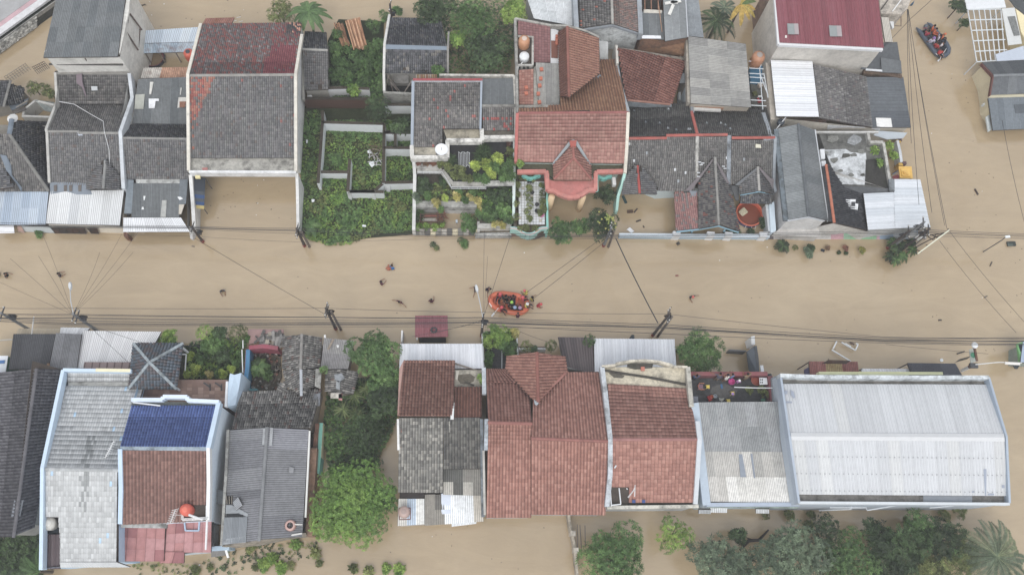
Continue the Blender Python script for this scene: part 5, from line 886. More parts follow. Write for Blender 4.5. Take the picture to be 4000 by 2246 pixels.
slab(H, [D0(40, 1130, 4.5), D0(105, 1130, 4.5), D0(95, 1215, 4.4), D0(5, 1215, 4.5)], '#d8d3c0', 'plaster', .08, 'pale_sheet'); sheets(H, [D0(20, 1235, 4.3), D0(88, 1235, 4.3), D0(75, 1390, 4.0), D0(-40, 1390, 4.0)], [('#b08468', 2), ('#c2b8aa', 1)], 'rusty', waves=5)
H = house('white_cabin', 'white and green boarded cabin cut by the west edge beside the black porch', D0(20, 1000), 'cabin')
wall(H, [D0(-160, 940, 3), D0(72, 942, 3), D0(55, 1100, 2.6), D0(-160, 1120, 2.6)], '#4d8a78', 'clean', inset=0, drop=.1); slab(H, [D0(-160, 938, 3.1), D0(75, 940, 3.1), D0(52, 1095, 2.9), D0(-160, 1095, 2.9)], '#d9dfe6', 'clean', .1, 'roof'); slab(H, [D0(-20, 985, 3.15), D0(45, 980, 3.15), D0(40, 1010, 3.1), D0(-20, 1015, 3.1)], '#4d7cb8', 'cloth', .05, 'blue_cloth')
H = house('black_porch', 'dark corrugated porch roofs with beige canopy along the south side of the street', D0(400, 900), 'porch')
wall(H, [D0(135, 740, 3.4), D0(770, 740, 3.4), D0(725, 1060, 3.8), D0(95, 1060, 3.8)], '#a8a49d', drop=.2)
sheets(H, [D0(82, 1068, 4.2), D0(455, 1068, 4.2), D0(525, 736, 3.6), D0(128, 736, 3.6)], [('#404145', 3), ('#47484c', 2)], 'asbestos', sw=.95, waves=6)
sheets(H, [D0(460, 1070, 4.3), D0(722, 1070, 4.3), D0(770, 738, 3.7), D0(528, 728, 3.7)], [('#68696d', 3), ('#6f7074', 2), ('#5f6064', 1)], 'asbestos', sw=.95, waves=6)
sheets(H, [D0(155, 740, 2.6), D0(560, 740, 2.6), D0(578, 685, 2.4), D0(172, 685, 2.4)], [('#b5a68c', 2), ('#a89a82', 1)], 'clean', sw=1.4)
sheets(H, [D0(562, 738, 2.8), D0(800, 738, 2.8), D0(848, 680, 2.5), D0(572, 675, 2.5)], WHITE, sw=.8, waves=3, rib=True)
MB('#c9c9c6').tube([D0(295, 735, 3.4), D0(300, 730, 3.8), D0(318, 575, 6.3)], .06, 6).build('antenna_mast', 'metal', H)
MB('#9a7a5a').bar(D0(452, 1010, 4.4), D0(448, 1060, 4.5), .2, .2).build('timber', 'wood', H); MB('#b5b0a6').bar(D0(-40, 795, 1.0), D0(115, 785, 1.0), .1, .15).build('rail', 'metal', H)
H = house('white_porch', 'wide white corrugated porch roof with brown slab beside the hipped gazebo', D0(1100, 850), 'porch')
wall(H, [D0(790, 712, 3.0), D0(1510, 720, 3.0), D0(1490, 840, 3.2), D0(1230, 1060, 3.6), D0(735, 1055, 3.8)], '#c9c7c2', drop=.2)
sheets(H, [D0(720, 1058, 4.0), D0(1330, 1058, 4.0), D0(1520, 715, 3.2), D0(780, 706, 3.2)], [('#d9d9db', 3), ('#d0d0d2', 2), ('#c6c5c6', 1), ('#e3e3e4', 1)], sw=1.0, waves=6)
slab(H, [D0(795, 998, 4.35), D0(1235, 1000, 4.35), D0(1225, 1066, 4.5), D0(783, 1064, 4.5)], '#95807c', 'clean', .1, 'brown_slab')
for i in range(7): MB('#6d5a58').bar(D0(800 + i * 70, 1000, 4.42), D0(790 + i * 70, 1064, 4.55), .07, .06).build('slab_joint', 'clean', H)
H = house('pale_tile_house', 'pale grey concrete tile house with light blue parapets and rooftop tank', E0(700, 600))
pal = [('#b0b2b3', 3), ('#b6b8b9', 3), ('#a8aaab', 2), ('#bdbfc0', 1)]
bl = '#b2d0ea'
wall(H, [D0(605, 1066, 6.4), D0(1330, 1075, 6.4), E0(1120, 250, 7), E0(1110, 1330, 5.8), E0(395, 1390, 5.8), E0(405, 440, 7)], bl, 'clean', inset=.05, drop=.2)
def pt(u, v): return '#a9c6de' if R.random() < .025 and (u < .3 or u > .75) else ('#8e9192' if .48 < u < .6 and v > .55 and R.random() < .5 else None)
tiles(H, [D0(640, 1100, 6.1), D0(1230, 1105, 6.1), D0(1225, 1190, 5.6), D0(638, 1190, 5.6)], pal, 'clean', tw=.22, tl=.45, flat=True)
slab(H, [D0(640, 1188, 5.75), D0(1300, 1185, 5.75), D0(1300, 1225, 5.75), D0(640, 1225, 5.75)], '#9a9a96', 'concrete', .3, 'valley_gutter')
tiles(H, [E0(428, 440, 7.4), E0(1108, 452, 7.4), D0(1350, 1235, 5.7), D0(618, 1222, 5.7)], pal, 'clean', tw=.22, tl=.45, flat=True, cfn=pt)
tiles(H, [E0(430, 462, 7.4), E0(1106, 468, 7.4), E0(1095, 1345, 5.8), E0(432, 1345, 5.8)], pal, 'clean', tw=.22, tl=.45, flat=True, cfn=pt, clip=[E0(430, 462, 7.4), E0(1106, 468, 7.4), E0(1095, 1330, 5.8), E0(565, 1350, 5.8), E0(568, 1095, 6.2), E0(547, 905, 6.5), E0(430, 905, 6.5)])
sheets(H, [E0(566, 1325, 5.9), E0(1100, 1325, 5.9), E0(1228, 1372, 5.7), E0(568, 1374, 5.7)], [('#c3c6c7', 1)], 'clean', waves=4)
caps(H, E0(420, 450, 7.5), E0(1112, 460, 7.5), '#b0b3b4', .36)
bars(H, [D0(1240, 1085, 6.6), D0(598, 1075, 6.6), E0(402, 440, 7.7), E0(395, 1100, 6.6), E0(390, 1400, 6.1)], .3, .9, '#c6dcf0', 'clean', dz=.15)
bars(H, [D0(900, 1073, 6.8), D0(1225, 1078, 6.8)], .3, .12, '#e6dfb8', 'clean', 'cream_coping', 0)
sheets(H, [E0(415, 1065, 5.6), E0(568, 1065, 5.6), E0(566, 1390, 5.2), E0(410, 1392, 5.2)], [('#5f5054', 1), ('#665659', 1)], 'metal', sw=.5, waves=2, rib=True, dk=None)
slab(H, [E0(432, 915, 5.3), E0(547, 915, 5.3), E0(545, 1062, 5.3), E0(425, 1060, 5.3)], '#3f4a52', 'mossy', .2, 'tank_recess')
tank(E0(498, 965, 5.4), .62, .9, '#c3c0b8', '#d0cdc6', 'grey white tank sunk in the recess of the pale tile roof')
t = thing('roof_antenna', 'thin white aerial leaning over the pale tile roof', 'aerial', E0(1040, 260, 0)); MB('#dcdddd').tube([E0(990, 345, 7.8), E0(1075, 180, 8.2)], .04, 5).build('boom', 'metal', t); MB('#4a4c50').tube([E0(1050, 255, 8), E0(1110, 262, 7.6)], .04, 5).build('bracket', 'metal', t)
for k in range(7): p = mid(E0(1000, 330, 7.85), E0(1065, 200, 8.15), k / 6); MB('#dcdddd').tube([p - Vector((.22, .1, 0)), p + Vector((.22, .1, 0))], .018, 4).build('element', 'metal', t)
H = house('gazebo', 'four sided hipped gazebo roof of blue grey tiles on the upper terrace', D0(1450, 1030), 'gazebo')
ap = D0(1408, 1003, 7.3); co = [D0(1255, 822, 6.0), D0(1728, 822, 6.0), D0(1665, 1256, 6.0), D0(1212, 1252, 6.0)]
gz = [('#66717c', 3), ('#716d70', 2), ('#707b87', 2), ('#74686a', 1.5)]
for i in range(4): ptiles(H, [co[(i + 1) % 4], co[i], ap], gz, tw=.3)
for p in co: bars(H, [ap + Vector((0, 0, .1)), p + Vector((0, 0, .12))], .24, .16, '#98a4aa', 'concrete', 'hip_cap', 0)
for p in co: q = mid(p, ap, .12); MB('#d8dde0').tube([Vector((q.x, q.y, 3.5)), Vector((q.x, q.y, 5.8))], .12, 8).build('post', 'clean', H)
H = house('blue_roof_house', 'tall house with deep blue and dark red roofs and light blue side wall', E1(100, 400))
wall(H, [D0(1235, 1400, 7.4), D1(370, 1400, 7.4), E1(265, 255, 8.4), E1(262, 930, 6.2), E0(1120, 975, 6.2), E0(1120, 250, 8.4)], '#dcebf8', 'clean', inset=0, drop=.15)
slab(H, [D0(1290, 1165, 4.4), D1(455, 1165, 4.4), D1(440, 1420, 4.4), D0(1240, 1420, 4.4)], '#8f7468', 'clean', 5.5, 'terrace_base')
for i in range(14):
 for j in range(7):
  x = 1385 - 1686 + i * 53; y = 1170 + j * 33
  if y > 1340 and x > 0 and x < 380: continue
  slab(H, [D1(x + 1.5, y + 1.5, 4.42), D1(x + 51, y + 1.5, 4.42), D1(x + 50, y + 31.5, 4.42), D1(x + .5, y + 31.5, 4.42)], pick([('#9a7b6b', 3), ('#8d6f62', 3), ('#a98a7a', 1.5)]), 'clean', .02, 'tile')
for x in (290, 398): slab(H, [D1(x - 6, 1205, 4.9), D1(x + 6, 1205, 4.9), D1(x + 6, 1268, 4.9), D1(x - 6, 1268, 4.9)], '#4a4646', 'wood', .06, 'bench_leg'); MB('#4a4646').bar(D1(x - 60, 1192, 4.9), D1(x, 1235, 4.9), .16, .1).build('bench_arm', 'wood', H)
bars(H, [D0(1235, 1352, 7.7), D0(1530, 1352, 7.7), D0(1532, 1322, 7.7), D0(1760, 1325, 7.7), D0(1762, 1358, 7.7), D1(372, 1372, 7.7)], .34, .9, '#d5e4f4', 'clean', dz=0)
slab(H, [D0(1240, 1370, 7.1), D1(365, 1378, 7.1), D1(362, 1410, 7.1), D0(1235, 1412, 7.1)], '#5d625f', 'mossy', .2, 'gutter')
MB('#e3e4e6').tube([D0(1250, 1378, 7.4), D0(1510, 1410, 7.4)], .07, 6).build('pipe', 'plastic', H)
tiles(H, [E0(1132, 238, 8.6), E1(268, 245, 8.6), D1(350, 1412, 7.2), D0(1238, 1412, 7.2)], [('#3d66b4', 3), ('#385fab', 3), ('#426ebc', 1)], 'redtile', tw=.25, tl=.3, jit=.1)
slab(H, [E0(1128, 236, 8.75), E1(270, 242, 8.75), E1(266, 278, 8.7), E0(1140, 270, 8.7)], '#93a3b0', 'concrete', .12, 'mortar_ridge')
tiles(H, [E0(1150, 275, 8.6), E1(264, 278, 8.6), E1(262, 940, 6.4), E0(1155, 972, 6.4)], [('#875a54', 3), ('#7e534e', 3), ('#90625b', 1)], 'redtile', tw=.3, hole=lambda u, v: u > .76 and v < .24)
bars(H, [E0(1132, 262, 8.8), E0(1140, 640, 7.7), E0(1132, 968, 6.6)], .36, .8, '#bcd4ec', 'clean', dz=.1); bars(H, [E1(274, 250, 8.8), E1(278, 600, 7.7), E1(270, 930, 6.6)], .3, .8, '#e6e8ea', 'clean', dz=.1)
bars(H, [D1(372, 1380, 7.6), E1(275, 250, 8.8)], .4, .9, '#c3d9ee', 'clean', dz=.1)
bars(H, [E0(1140, 978, 6.2), E0(1570, 985, 6.2)], .4, .3, '#b5b7b5', 'concrete', 'gutter', 0)
pk = [('#a9656c', 3), ('#b0707a', 2), ('#93505a', 1.6), ('#9d5a64', 1)]
tiles(H, [E0(1116, 978, 4.4), E0(1555, 1002, 4.4), E0(1542, 1318, 4.0), E0(1088, 1318, 4.0)], pk, 'redtile', tw=.9, tl=1.0, flat=True, cfn=lambda u, v: '#6d4d55' if abs(u - .24) < .03 or abs(u - .45) < .03 else None)
tiles(H, [E0(1570, 975, 4.2), E1(305, 940, 4.2), E1(300, 1235, 3.8), E0(1550, 1235, 3.8)], pk, 'redtile', tw=.9, tl=1.0, flat=True, cfn=lambda u, v: '#8f4a56' if u > .5 and u < .65 else None)
tiles(H, [E0(1550, 1238, 3.9), E0(1735, 1238, 3.9), E0(1732, 1335, 3.7), E0(1500, 1335, 3.7)], pk, 'redtile', tw=.9, tl=1.0, flat=True)
wall(H, [E0(1110, 990, 4.0), E1(300, 950, 3.9), E1(295, 1230, 3.6), E0(1100, 1310, 3.7)], '#c9d3da', drop=.3)
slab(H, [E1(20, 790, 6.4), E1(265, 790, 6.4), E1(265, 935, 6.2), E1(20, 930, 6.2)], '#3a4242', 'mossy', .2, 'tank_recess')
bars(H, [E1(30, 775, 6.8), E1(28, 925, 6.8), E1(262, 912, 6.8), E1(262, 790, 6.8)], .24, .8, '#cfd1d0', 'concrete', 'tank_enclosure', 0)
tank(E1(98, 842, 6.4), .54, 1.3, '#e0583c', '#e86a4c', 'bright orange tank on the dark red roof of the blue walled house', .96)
MB('#e6e7e9').tube([E1(90, 880, 8.2), E1(215, 925, 7.4), E1(262, 920, 6.4), E1(250, 1205, 4.3)], .1, 6).build('drain_pipe', 'plastic', H)
bars(H, [E1(48, 935, 4.35), E1(60, 1030, 4.25), E1(185, 1030, 4.25), E1(192, 935, 4.35)], .12, .2, '#a9c1d8', 'clean', 'hatch_frame', .1)
t = thing('roof_antenna', 'white television aerial with many rods on the dark red roof', 'aerial', E0(1640, 900))
for k in range(8): p = mid(E0(1600, 965, 7.4), E0(1650, 835, 7.8), k / 7); MB('#dfe0e0').tube([p - Vector((.3, .05, 0)), p + Vector((.3, .12, 0))], .022, 4).build('element', 'metal', t)
MB('#dfe0e0').tube([E0(1600, 965, 7.4), E0(1650, 835, 7.8)], .03, 5).build('boom', 'metal', t); MB('#c9caca').tube([E0(1640, 880, 7.6), E0(1712, 885, 7.0)], .035, 5).build('mast', 'metal', t)
slab(H, [D1(478, 1105, 5.6), D1(520, 1118, 5.4), D1(585, 1100, 5.2), D1(560, 1260, 4.8), D1(528, 1400, 4.4), D1(452, 1420, 5.0), D1(462, 1200, 5.4)], '#bcd3e8', 'clean', 4, 'light_blue_wall'); bars(H, [D1(450, 1180, 5.4), D1(436, 1420, 5.4)], .2, .6, '#e3e6ea', 'clean', 'terrace_rail', 0)
slab(H, [E1(335, 648, 4.0), E1(414, 650, 4.0), E1(412, 775, 3.6), E1(328, 775, 3.6)], '#6d7174', 'asbestos', .08, 'side_awning'); slab(H, [E1(305, 935, 3.4), E1(328, 935, 3.4), E1(325, 1180, 3.2), E1(302, 1180, 3.2)], '#55585a', 'asbestos', .08, 'side_awning')
bars(H, [E1(300, 1200, 2.6), E1(470, 1190, 2.4)], .4, 3, '#b2cbe0', 'clean', 'rear_wall', 0); sheets(H, [E1(300, 1205, 1.9), E1(440, 1202, 1.9), E1(442, 1260, 1.6), E1(302, 1278, 1.6)], [('#6d6b68', 1), ('#7b7874', 1)], 'asbestos', sw=.5); MB('#e4e4e4').bar(E1(435, 1200, 2.2), E1(460, 1285, 1.6), .2, .2).build('pipe', 'plastic', H)
H = house('old_grey_house', 'weathered grey house with broken tile gables and ruined walled forecourt', E1(800, 600))
og = [('#6d6b68', 3), ('#7f7c78', 2.5), ('#5d5b59', 2), ('#98948e', .8), ('#75605a', .5)]
wall(H, [E1(480, 85, 4.2), E1(825, 60, 5), E1(1215, 80, 4.2), E1(1165, 895, 4.0), E1(950, 1090, 4.2), E1(750, 1118, 5), E1(410, 1160, 4)], '#b3a292', drop=.25)
sheets(H, [E1(828, 58, 5.6), E1(752, 1118, 5.4), E1(405, 1162, 4.4), E1(478, 82, 4.6)], [('#74757a', 3), ('#6a6b70', 2), ('#7f8084', 1)], 'asbestos', sw=.95, waves=5, skip=lambda u, v: False)
sheets(H, [E1(755, 1115, 5.4), E1(830, 58, 5.6), E1(1217, 78, 4.6), E1(1158, 1088, 4.25)], [('#76777b', 3), ('#6b6c71', 2), ('#82838a', 1)], 'asbestos', sw=.95, waves=5)
caps(H, E1(828, 56, 5.75), E1(752, 1120, 5.55), '#808285', .34, .9, 'asbestos')
sheets(H, [E1(425, 905, 4.75), E1(645, 900, 5.2), E1(630, 1135, 5.15), E1(405, 1165, 4.6)], [('#83898f', 3), ('#7a8086', 2)], 'metal', sw=.9, waves=6)
slab(H, [E1(425, 1110, 4.75), E1(632, 1080, 5.2), E1(628, 1140, 5.15), E1(408, 1160, 4.7)], '#a9aeb4', 'concrete', .05, 'pale_patch')
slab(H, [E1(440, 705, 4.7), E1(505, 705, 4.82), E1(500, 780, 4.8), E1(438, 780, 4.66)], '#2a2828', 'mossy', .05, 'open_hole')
for k in range(3): MB('#8d8478').bar(E1(445 + 25 * k, 705, 4.85), E1(450 + 22 * k, 780, 4.8), .06, .06).build('rafter', 'wood', H)
sheets(H, [E1(555, 710, 5.3), E1(598, 790, 5.3), E1(535, 840, 5.1), E1(508, 760, 5.1)], [('#8d9095', 1)], 'asbestos', waves=6)
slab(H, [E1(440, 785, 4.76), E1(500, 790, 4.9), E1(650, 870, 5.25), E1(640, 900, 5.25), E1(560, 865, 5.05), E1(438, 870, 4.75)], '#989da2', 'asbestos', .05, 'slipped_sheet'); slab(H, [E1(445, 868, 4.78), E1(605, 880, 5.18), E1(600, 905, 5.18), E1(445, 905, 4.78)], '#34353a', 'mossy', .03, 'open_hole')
for q in ([(790, 70), (828, 58), (805, 220), (780, 220)], [(858, 60), (885, 62), (872, 228), (845, 228)]): slab(H, [E1(x, y, 5.75) for x, y in q], '#a0a3a6', 'asbestos', .05, 'ridge_repair')
slab(H, [E1(1035, 430, 5.2), E1(1080, 435, 5.1), E1(1075, 488, 5.1), E1(1030, 485, 5.2)], '#8f9094', 'asbestos', .06, 'loose_sheet')
bars(H, [E1(460, 80, 4.9), E1(440, 500, 4.8), E1(400, 1170, 4.5)], .24, .9, '#a9a8a2', 'concrete', 'side_parapet')
bars(H, [E1(1228, 90, 4.5), E1(1222, 240, 4.5), E1(1190, 905, 4.2)], .16, .3, '#dcdcd8', 'clean', 'white_gutter'); bars(H, [E1(1262, 250, 3.2), E1(1240, 600, 3.0), E1(1222, 1080, 2.6)], .7, 4, '#96745c', 'concrete', 'brown_side_wall', 0)
bars(H, [E1(1335, 15, 2.2), E1(1318, 320, 2.1), E1(1300, 490, 2.0)], .35, 3, '#6fb5a4', 'clean', 'mint_wall', 0); bars(H, [E1(1345, 15, 2.1), E1(1328, 340, 2.0)], .2, 3, '#d6c9a0', 'clean', 'cream_wall', 0); bars(H, [E1(1300, 20, 2.4), E1(1275, 270, 2.3)], .4, 3.4, '#7d5a48', 'concrete', 'brick_wall', 0)
bars(H, [E1(400, 1170, 4.0), E1(640, 1150, 4.4), E1(770, 1120, 4.8), E1(960, 1085, 4.2), E1(1190, 1060, 3.4)], .2, 5, '#a3998a', 'concrete', 'rear_wall', -.1)
slab(H, [E1(975, 905, 4.1), E1(1160, 905, 4.1), E1(1155, 1060, 4.0), E1(970, 1090, 4.0)], '#8f7a64', 'concrete', .2, 'tank_deck'); bars(H, [E1(970, 900, 4.8), E1(968, 1088, 4.6), E1(1155, 1055, 4.6)], .12, .4, '#d5d4cf', 'clean', 'deck_rail', 0)
t = thing('water_tank', 'open topped rusty pink tank on the old grey house deck', 'water tank', E1(1060, 985, 4.1), 'plastic rooftop water tanks')
MB().lathe(E1(1060, 985, 4.1), [(.46, 0), (.5, .3), (.5, .8), (.45, .92), (.29, .96), (.26, .9), (.24, .5)], 22, cols=['#a87a70', '#b5877c', '#b98d82', '#c49c92', '#8d6a62', '#3a3230']).build('tank_body', 'plastic', t, smooth=True); MB('#2e2a29').lathe(E1(1060, 985, 4.7), [(.26, 0), (.01, 0)], 16).build('dark_inside', 'plastic', t); MB('#e0ddd8').tube([E1(1090, 970, 5.3), E1(1158, 972, 5.0)], .06, 6).build('pipe', 'plastic', t)
tiles(H, [D1(570, 1280, 3.4), D1(1345, 1240, 3.6), E1(1240, 50, 4.6), E1(498, 75, 4.6)][::1] and [E1(495, 72, 4.7), E1(1238, 62, 4.7), D1(1340, 1255, 3.4), D1(575, 1280, 3.3)], og)
wall(H, [E1(500, 70, 4.4), E1(1235, 60, 4.4), D1(1330, 1265, 3.2), D1(580, 1290, 3.1)], '#a89a8a', drop=.3)
ptiles(H, [D1(948, 1200, 3.45), D1(905, 1282, 3.4), D1(1020, 1282, 3.5), D1(1000, 1180, 3.6)], og)
ptiles(H, [D1(972, 1068, 3.3), D1(978, 758, 3.2), D1(1152, 738, 4.4), D1(1142, 1068, 4.5)], og)
ptiles(H, [D1(1345, 768, 3.2), D1(1322, 1052, 3.3), D1(1148, 1066, 4.5), D1(1158, 738, 4.4)], og)
ptiles(H, [D1(1015, 1225, 3.6), D1(975, 1075, 3.35), D1(1142, 1070, 4.5), D1(1152, 1312, 4.3)], og)
ptiles(H, [D1(1292, 1070, 3.4), D1(1262, 1225, 3.6), D1(1158, 1312, 4.3), D1(1150, 1070, 4.5)], og)
caps(H, D1(1155, 736, 4.55), D1(1142, 1068, 4.65), '#8d8985', .3); caps(H, D1(1146, 1070, 4.65), D1(1150, 1315, 4.45), '#b5bac2', .3)
wall(H, [D1(975, 765, 3), D1(1155, 745, 4), D1(1340, 775, 3), D1(1262, 1230, 3.2), D1(1020, 1225, 3.2)], '#a39a90', drop=.3)
sheets(H, [D1(1330, 1065, 3.4), D1(1590, 1065, 3.2), D1(1650, 800, 3.0), D1(1362, 772, 3.2)][::1], [('#8d8b8a', 3), ('#7f7d7e', 2), ('#a5a09c', 1)], 'asbestos', rows=2, sw=.95, waves=6)
wall(H, [D1(1340, 1060, 3.1), D1(1585, 1060, 2.9), D1(1640, 810, 2.8), D1(1360, 785, 3)], '#8d8378', drop=.2)
ptiles(H, [D1(1372, 1278, 3.1), D1(1378, 1075, 3.2), D1(1520, 1070, 3.6), D1(1500, 1290, 3.5)], og); ptiles(H, [D1(1690, 1088, 3.0), D1(1640, 1305, 2.9), D1(1500, 1290, 3.5), D1(1520, 1070, 3.6)], og)
wall(H, [D1(1375, 1080, 2.9), D1(1680, 1090, 2.7), D1(1635, 1300, 2.7), D1(1375, 1300, 2.7)], '#8d8378', drop=.2)
for q, c in (([(1460, 1115), (1530, 1105), (1560, 1150), (1500, 1190), (1465, 1160)], '#8d9298'), ([(1480, 1170), (1515, 1180), (1512, 1260), (1475, 1250)], '#9da2a6'), ([(1425, 1290), (1530, 1290), (1535, 1340), (1425, 1340)], '#c5beb2'), ([(1500, 1300), (1533, 1290), (1535, 1362), (1500, 1355)], '#b57a76'), ([(1285, 1060), (1340, 1070), (1330, 1250), (1275, 1225)], '#aaa9a3'), ([(1270, 1300), (1330, 1290), (1325, 1410), (1250, 1420)], '#6d7076')): slab(H, [D1(x, y, 3.8) for x, y in q], c, 'concrete', .08, 'patch_sheet')
MB('#8d7f70').bar(D1(1400, 880, 3.6), D1(1455, 775, 3.5), .2, .08).build('plank', 'wood', H); slab(H, [D1(1362, 742, 3.3), D1(1380, 742, 3.3), D1(1380, 778, 3.2), D1(1362, 778, 3.2)], '#d8d8d6', 'clean', .4, 'white_pier'); slab(H, [D1(1480, 838, 3.4), D1(1505, 838, 3.4), D1(1500, 862, 3.4), D1(1485, 862, 3.4)], '#dcdcdc', 'cloth', .05, 'white_scrap')
t = thing('forecourt_wall', 'blue and red painted forecourt walls round the rubbish filled court', 'wall', D1(800, 1000))
bars(t, [D1(648, 880, 2.0), D1(640, 1050, 2.0), D1(615, 1245, 2.0)], .4, 3, '#3f86b4', 'plaster', 'blue_wall', 0); bars(t, [D1(632, 885, 1.8), D1(620, 1060, 1.8), D1(600, 1235, 1.8)], .15, 3, '#9a5a5e', 'plaster', 'red_face', 0)
bars(t, [D1(655, 862, 2.1), D1(790, 848, 2.4), D1(930, 868, 2.1)], .4, 3, '#a8465c', 'plaster', 'red_parapet', 0); bars(t, [D1(660, 1258, 1.8), D1(735, 1258, 1.8)], .2, 2, '#4a8a94', 'clean', 'teal_edge', 0)
slab(None, [D1(655, 880, .15), D1(950, 880, .15), D1(965, 1140, .2), D1(900, 1270, .2), D1(620, 1260, .15)], '#5d5648', 'mossy', 1, 'court_ground', kind='structure')
slab(t, [D1(645, 688, 1.6), D1(982, 690, 1.6), D1(978, 752, 1.6), D1(660, 830, 1.6)], '#a3807c', 'clean', .2, 'pink_canopy');
t = thing('timber_pile', 'tumbled pile of broken grey roofing and timber on the pink canopy', 'debris pile', D1(860, 790))
for i in range(46):
 p = D1(R.uniform(745, 975), R.uniform(735, 835), 1.7 + R.random() * .5); a = R.uniform(0, 3); d = Vector((math.cos(a), math.sin(a), R.uniform(-.1, .1))) * R.uniform(.25, .7)
 MB(pick([('#7a7876', 3), ('#918d89', 2), ('#5d5a57', 2), ('#a59a8a', 1)])).bar(p - d, p + d, R.uniform(.1, .4), .07).build('broken_piece', 'wood', t)
t = thing('rubble', 'rubbish and fallen tiles scattered across the ruined forecourt', 'rubble')
t['kind'] = 'stuff'
mb = MB()
for i in range(160):
 p = D1(R.uniform(660, 950), R.uniform(890, 1250), .25); mb.box(p, R.uniform(.1, .4), R.uniform(.1, .3), .1, R.random() * 3, pick([('#8d8880', 3), ('#b9b6b0', 1), ('#6d5a4a', 2), ('#9a6a5a', 1), ('#47453f', 2)]))
mb.build('rubble_pieces', 'concrete', t)
# middle of the south row
H = house('red_and_grey_house', 'house with a dark red roof above grey tiles patched corrugated sheets and white porch', D2(650, 1300))
wall(H, [D2(385, 1060, 4.8), D2(910, 985, 5), D2(1165, 1070, 4.8), E2(1160, 0, 5.6), E2(1155, 445, 4.6), E2(795, 670, 4.2), E2(380, 665, 4.2), E2(370, 0, 5.6)], '#cfc4bc', drop=.35, inset=.1)
sheets(H, [D2(385, 1065, 3.8), D2(1182, 1062, 3.8), D2(1166, 828, 3.0), D2(392, 828, 3.0)], [('#e4e7ee', 3), ('#dde1e9', 2)], sw=.85, waves=3, rib=True)
wall(H, [D2(390, 1060, 3.6), D2(1178, 1060, 3.6), D2(1160, 845, 2.8), D2(397, 845, 2.8)], '#c9c7c2', drop=.2)
tiles(H, [E2(376, -50, 6.6), E2(895, -48, 6.6), D2(910, 985, 5.4), D2(425, 985, 5.4)][::1], [('#955d50', 3), ('#8b5549', 3), ('#a06a5c', 1)], 'redtile', tw=.3)
slab(H, [D2(385, 1062, 5.3), D2(425, 985, 5.5), D2(425, 1060, 5.55), D2(400, 1500, 6.6), D2(368, 1500, 6.5)], '#c09488', 'plaster', .25, 'pink_side_flashing')
slab(H, [D2(905, 1072, 4.4), D2(1180, 1075, 4.4), D2(1168, 1240, 4.4), D2(905, 1240, 4.4)], '#aca596', 'concrete', .3, 'flat_slab'); slab(H, [D2(935, 1120, 4.43), D2(1050, 1108, 4.43), D2(1098, 1140, 4.43), D2(1085, 1180, 4.43), D2(1030, 1205, 4.43), D2(960, 1200, 4.43), D2(935, 1165, 4.43)], '#6d6558', 'mossy', .03, 'wet_sand'); MB('#4a453e').bar(D2(1000, 1185, 4.55), D2(1090, 1218, 4.5), .16, .08).build('tool', 'wood', H); slab(H, [D2(918, 1078, 4.6), D2(948, 1080, 4.6), D2(932, 1168, 4.6), D2(912, 1160, 4.6)], '#d5cec0', 'plaster', .2, 'board')
tiles(H, [E2(900, -35, 5.8), E2(1160, -40, 5.8), D2(1162, 1235, 4.9), D2(905, 1235, 4.9)], [('#824d40', 3), ('#784539', 2)], 'redtile', tw=.3)
MB('#e4e4e2').bar(E2(882, -20, 6.8), D2(888, 1380, 6.3), .3, .2).build('white_board', 'clean', H)
g2 = [('#7b7974', 3), ('#8a8780', 2), ('#6a6864', 2), ('#9a968e', .7)]
tiles(H, [E2(383, -30, 6.3), E2(800, -30, 6.3), E2(796, 672, 4.4), E2(374, 668, 4.4)], g2, tw=.26)
tiles(H, [E2(802, -32, 6.2), E2(1150, -32, 6.2), E2(1155, 445, 4.9), E2(802, 448, 4.9)], [('#605e5a', 3), ('#6d6b66', 2), ('#535250', 2)], tw=.26)
MB('#a9a59c').bar(E2(856, 0, 6.2), E2(858, 105, 5.9), .1, .08).build('batten', 'wood', H)
for y in (95, 258): slab(H, [E2(384, y - 18, 6.3 - y * .0028), E2(416, y - 18, 6.3 - y * .0028), E2(416, y + 18, 6.2 - y * .0028), E2(384, y + 18, 6.2 - y * .0028)], '#a5685c', 'redtile', .12, 'red_tile')
bars(H, [E2(372, -20, 6.4), E2(378, 270, 5.6)], .2, .5, '#e0e0de', 'plaster', 'white_edge'); bars(H, [E2(1160, -20, 6.3), E2(1165, 370, 5.2), E2(1175, 900, 3.9)], .3, .5, '#7d858d', 'concrete', 'box_gutter')
def shp(u, v): return pick([('#d9dde0', 2), ('#a9a59e', 2), ('#55544f', 2), ('#c5c0b6', 2), ('#8a877f', 1)])
sheets(H, [E2(797, 450, 4.6), E2(1165, 450, 4.6), E2(1168, 700, 4.1), E2(797, 690, 4.1)], WHITE, 'asbestos', sw=.9, rows=2, cfn=lambda u, v: pick([('#5a5a56', 2), ('#7f7c75', 2), ('#a9a59c', 1.6)]), waves=5)
sheets(H, [E2(625, 690, 3.9), E2(1168, 690, 4.0), E2(1178, 942, 3.4), E2(625, 982, 3.4)], WHITE, 'asbestos', sw=.95, rows=2, cfn=lambda u, v: pick([('#dfe3e6', 3), ('#d0d3d5', 1.5)]) if .3 < u < .8 else pick([('#8a857c', 2), ('#b5aea2', 2), ('#6a6762', 1), ('#a9adb0', 1)]), waves=5)
sheets(H, [E2(376, 728, 3.8), E2(622, 728, 3.8), E2(624, 968, 3.3), E2(368, 985, 3.3)], WHITE, 'asbestos', sw=.8, cfn=lambda u, v: '#a9b8c8' if .35 < u < .75 else pick([('#d0d0cc', 2), ('#c2c0ba', 1)]), waves=5)
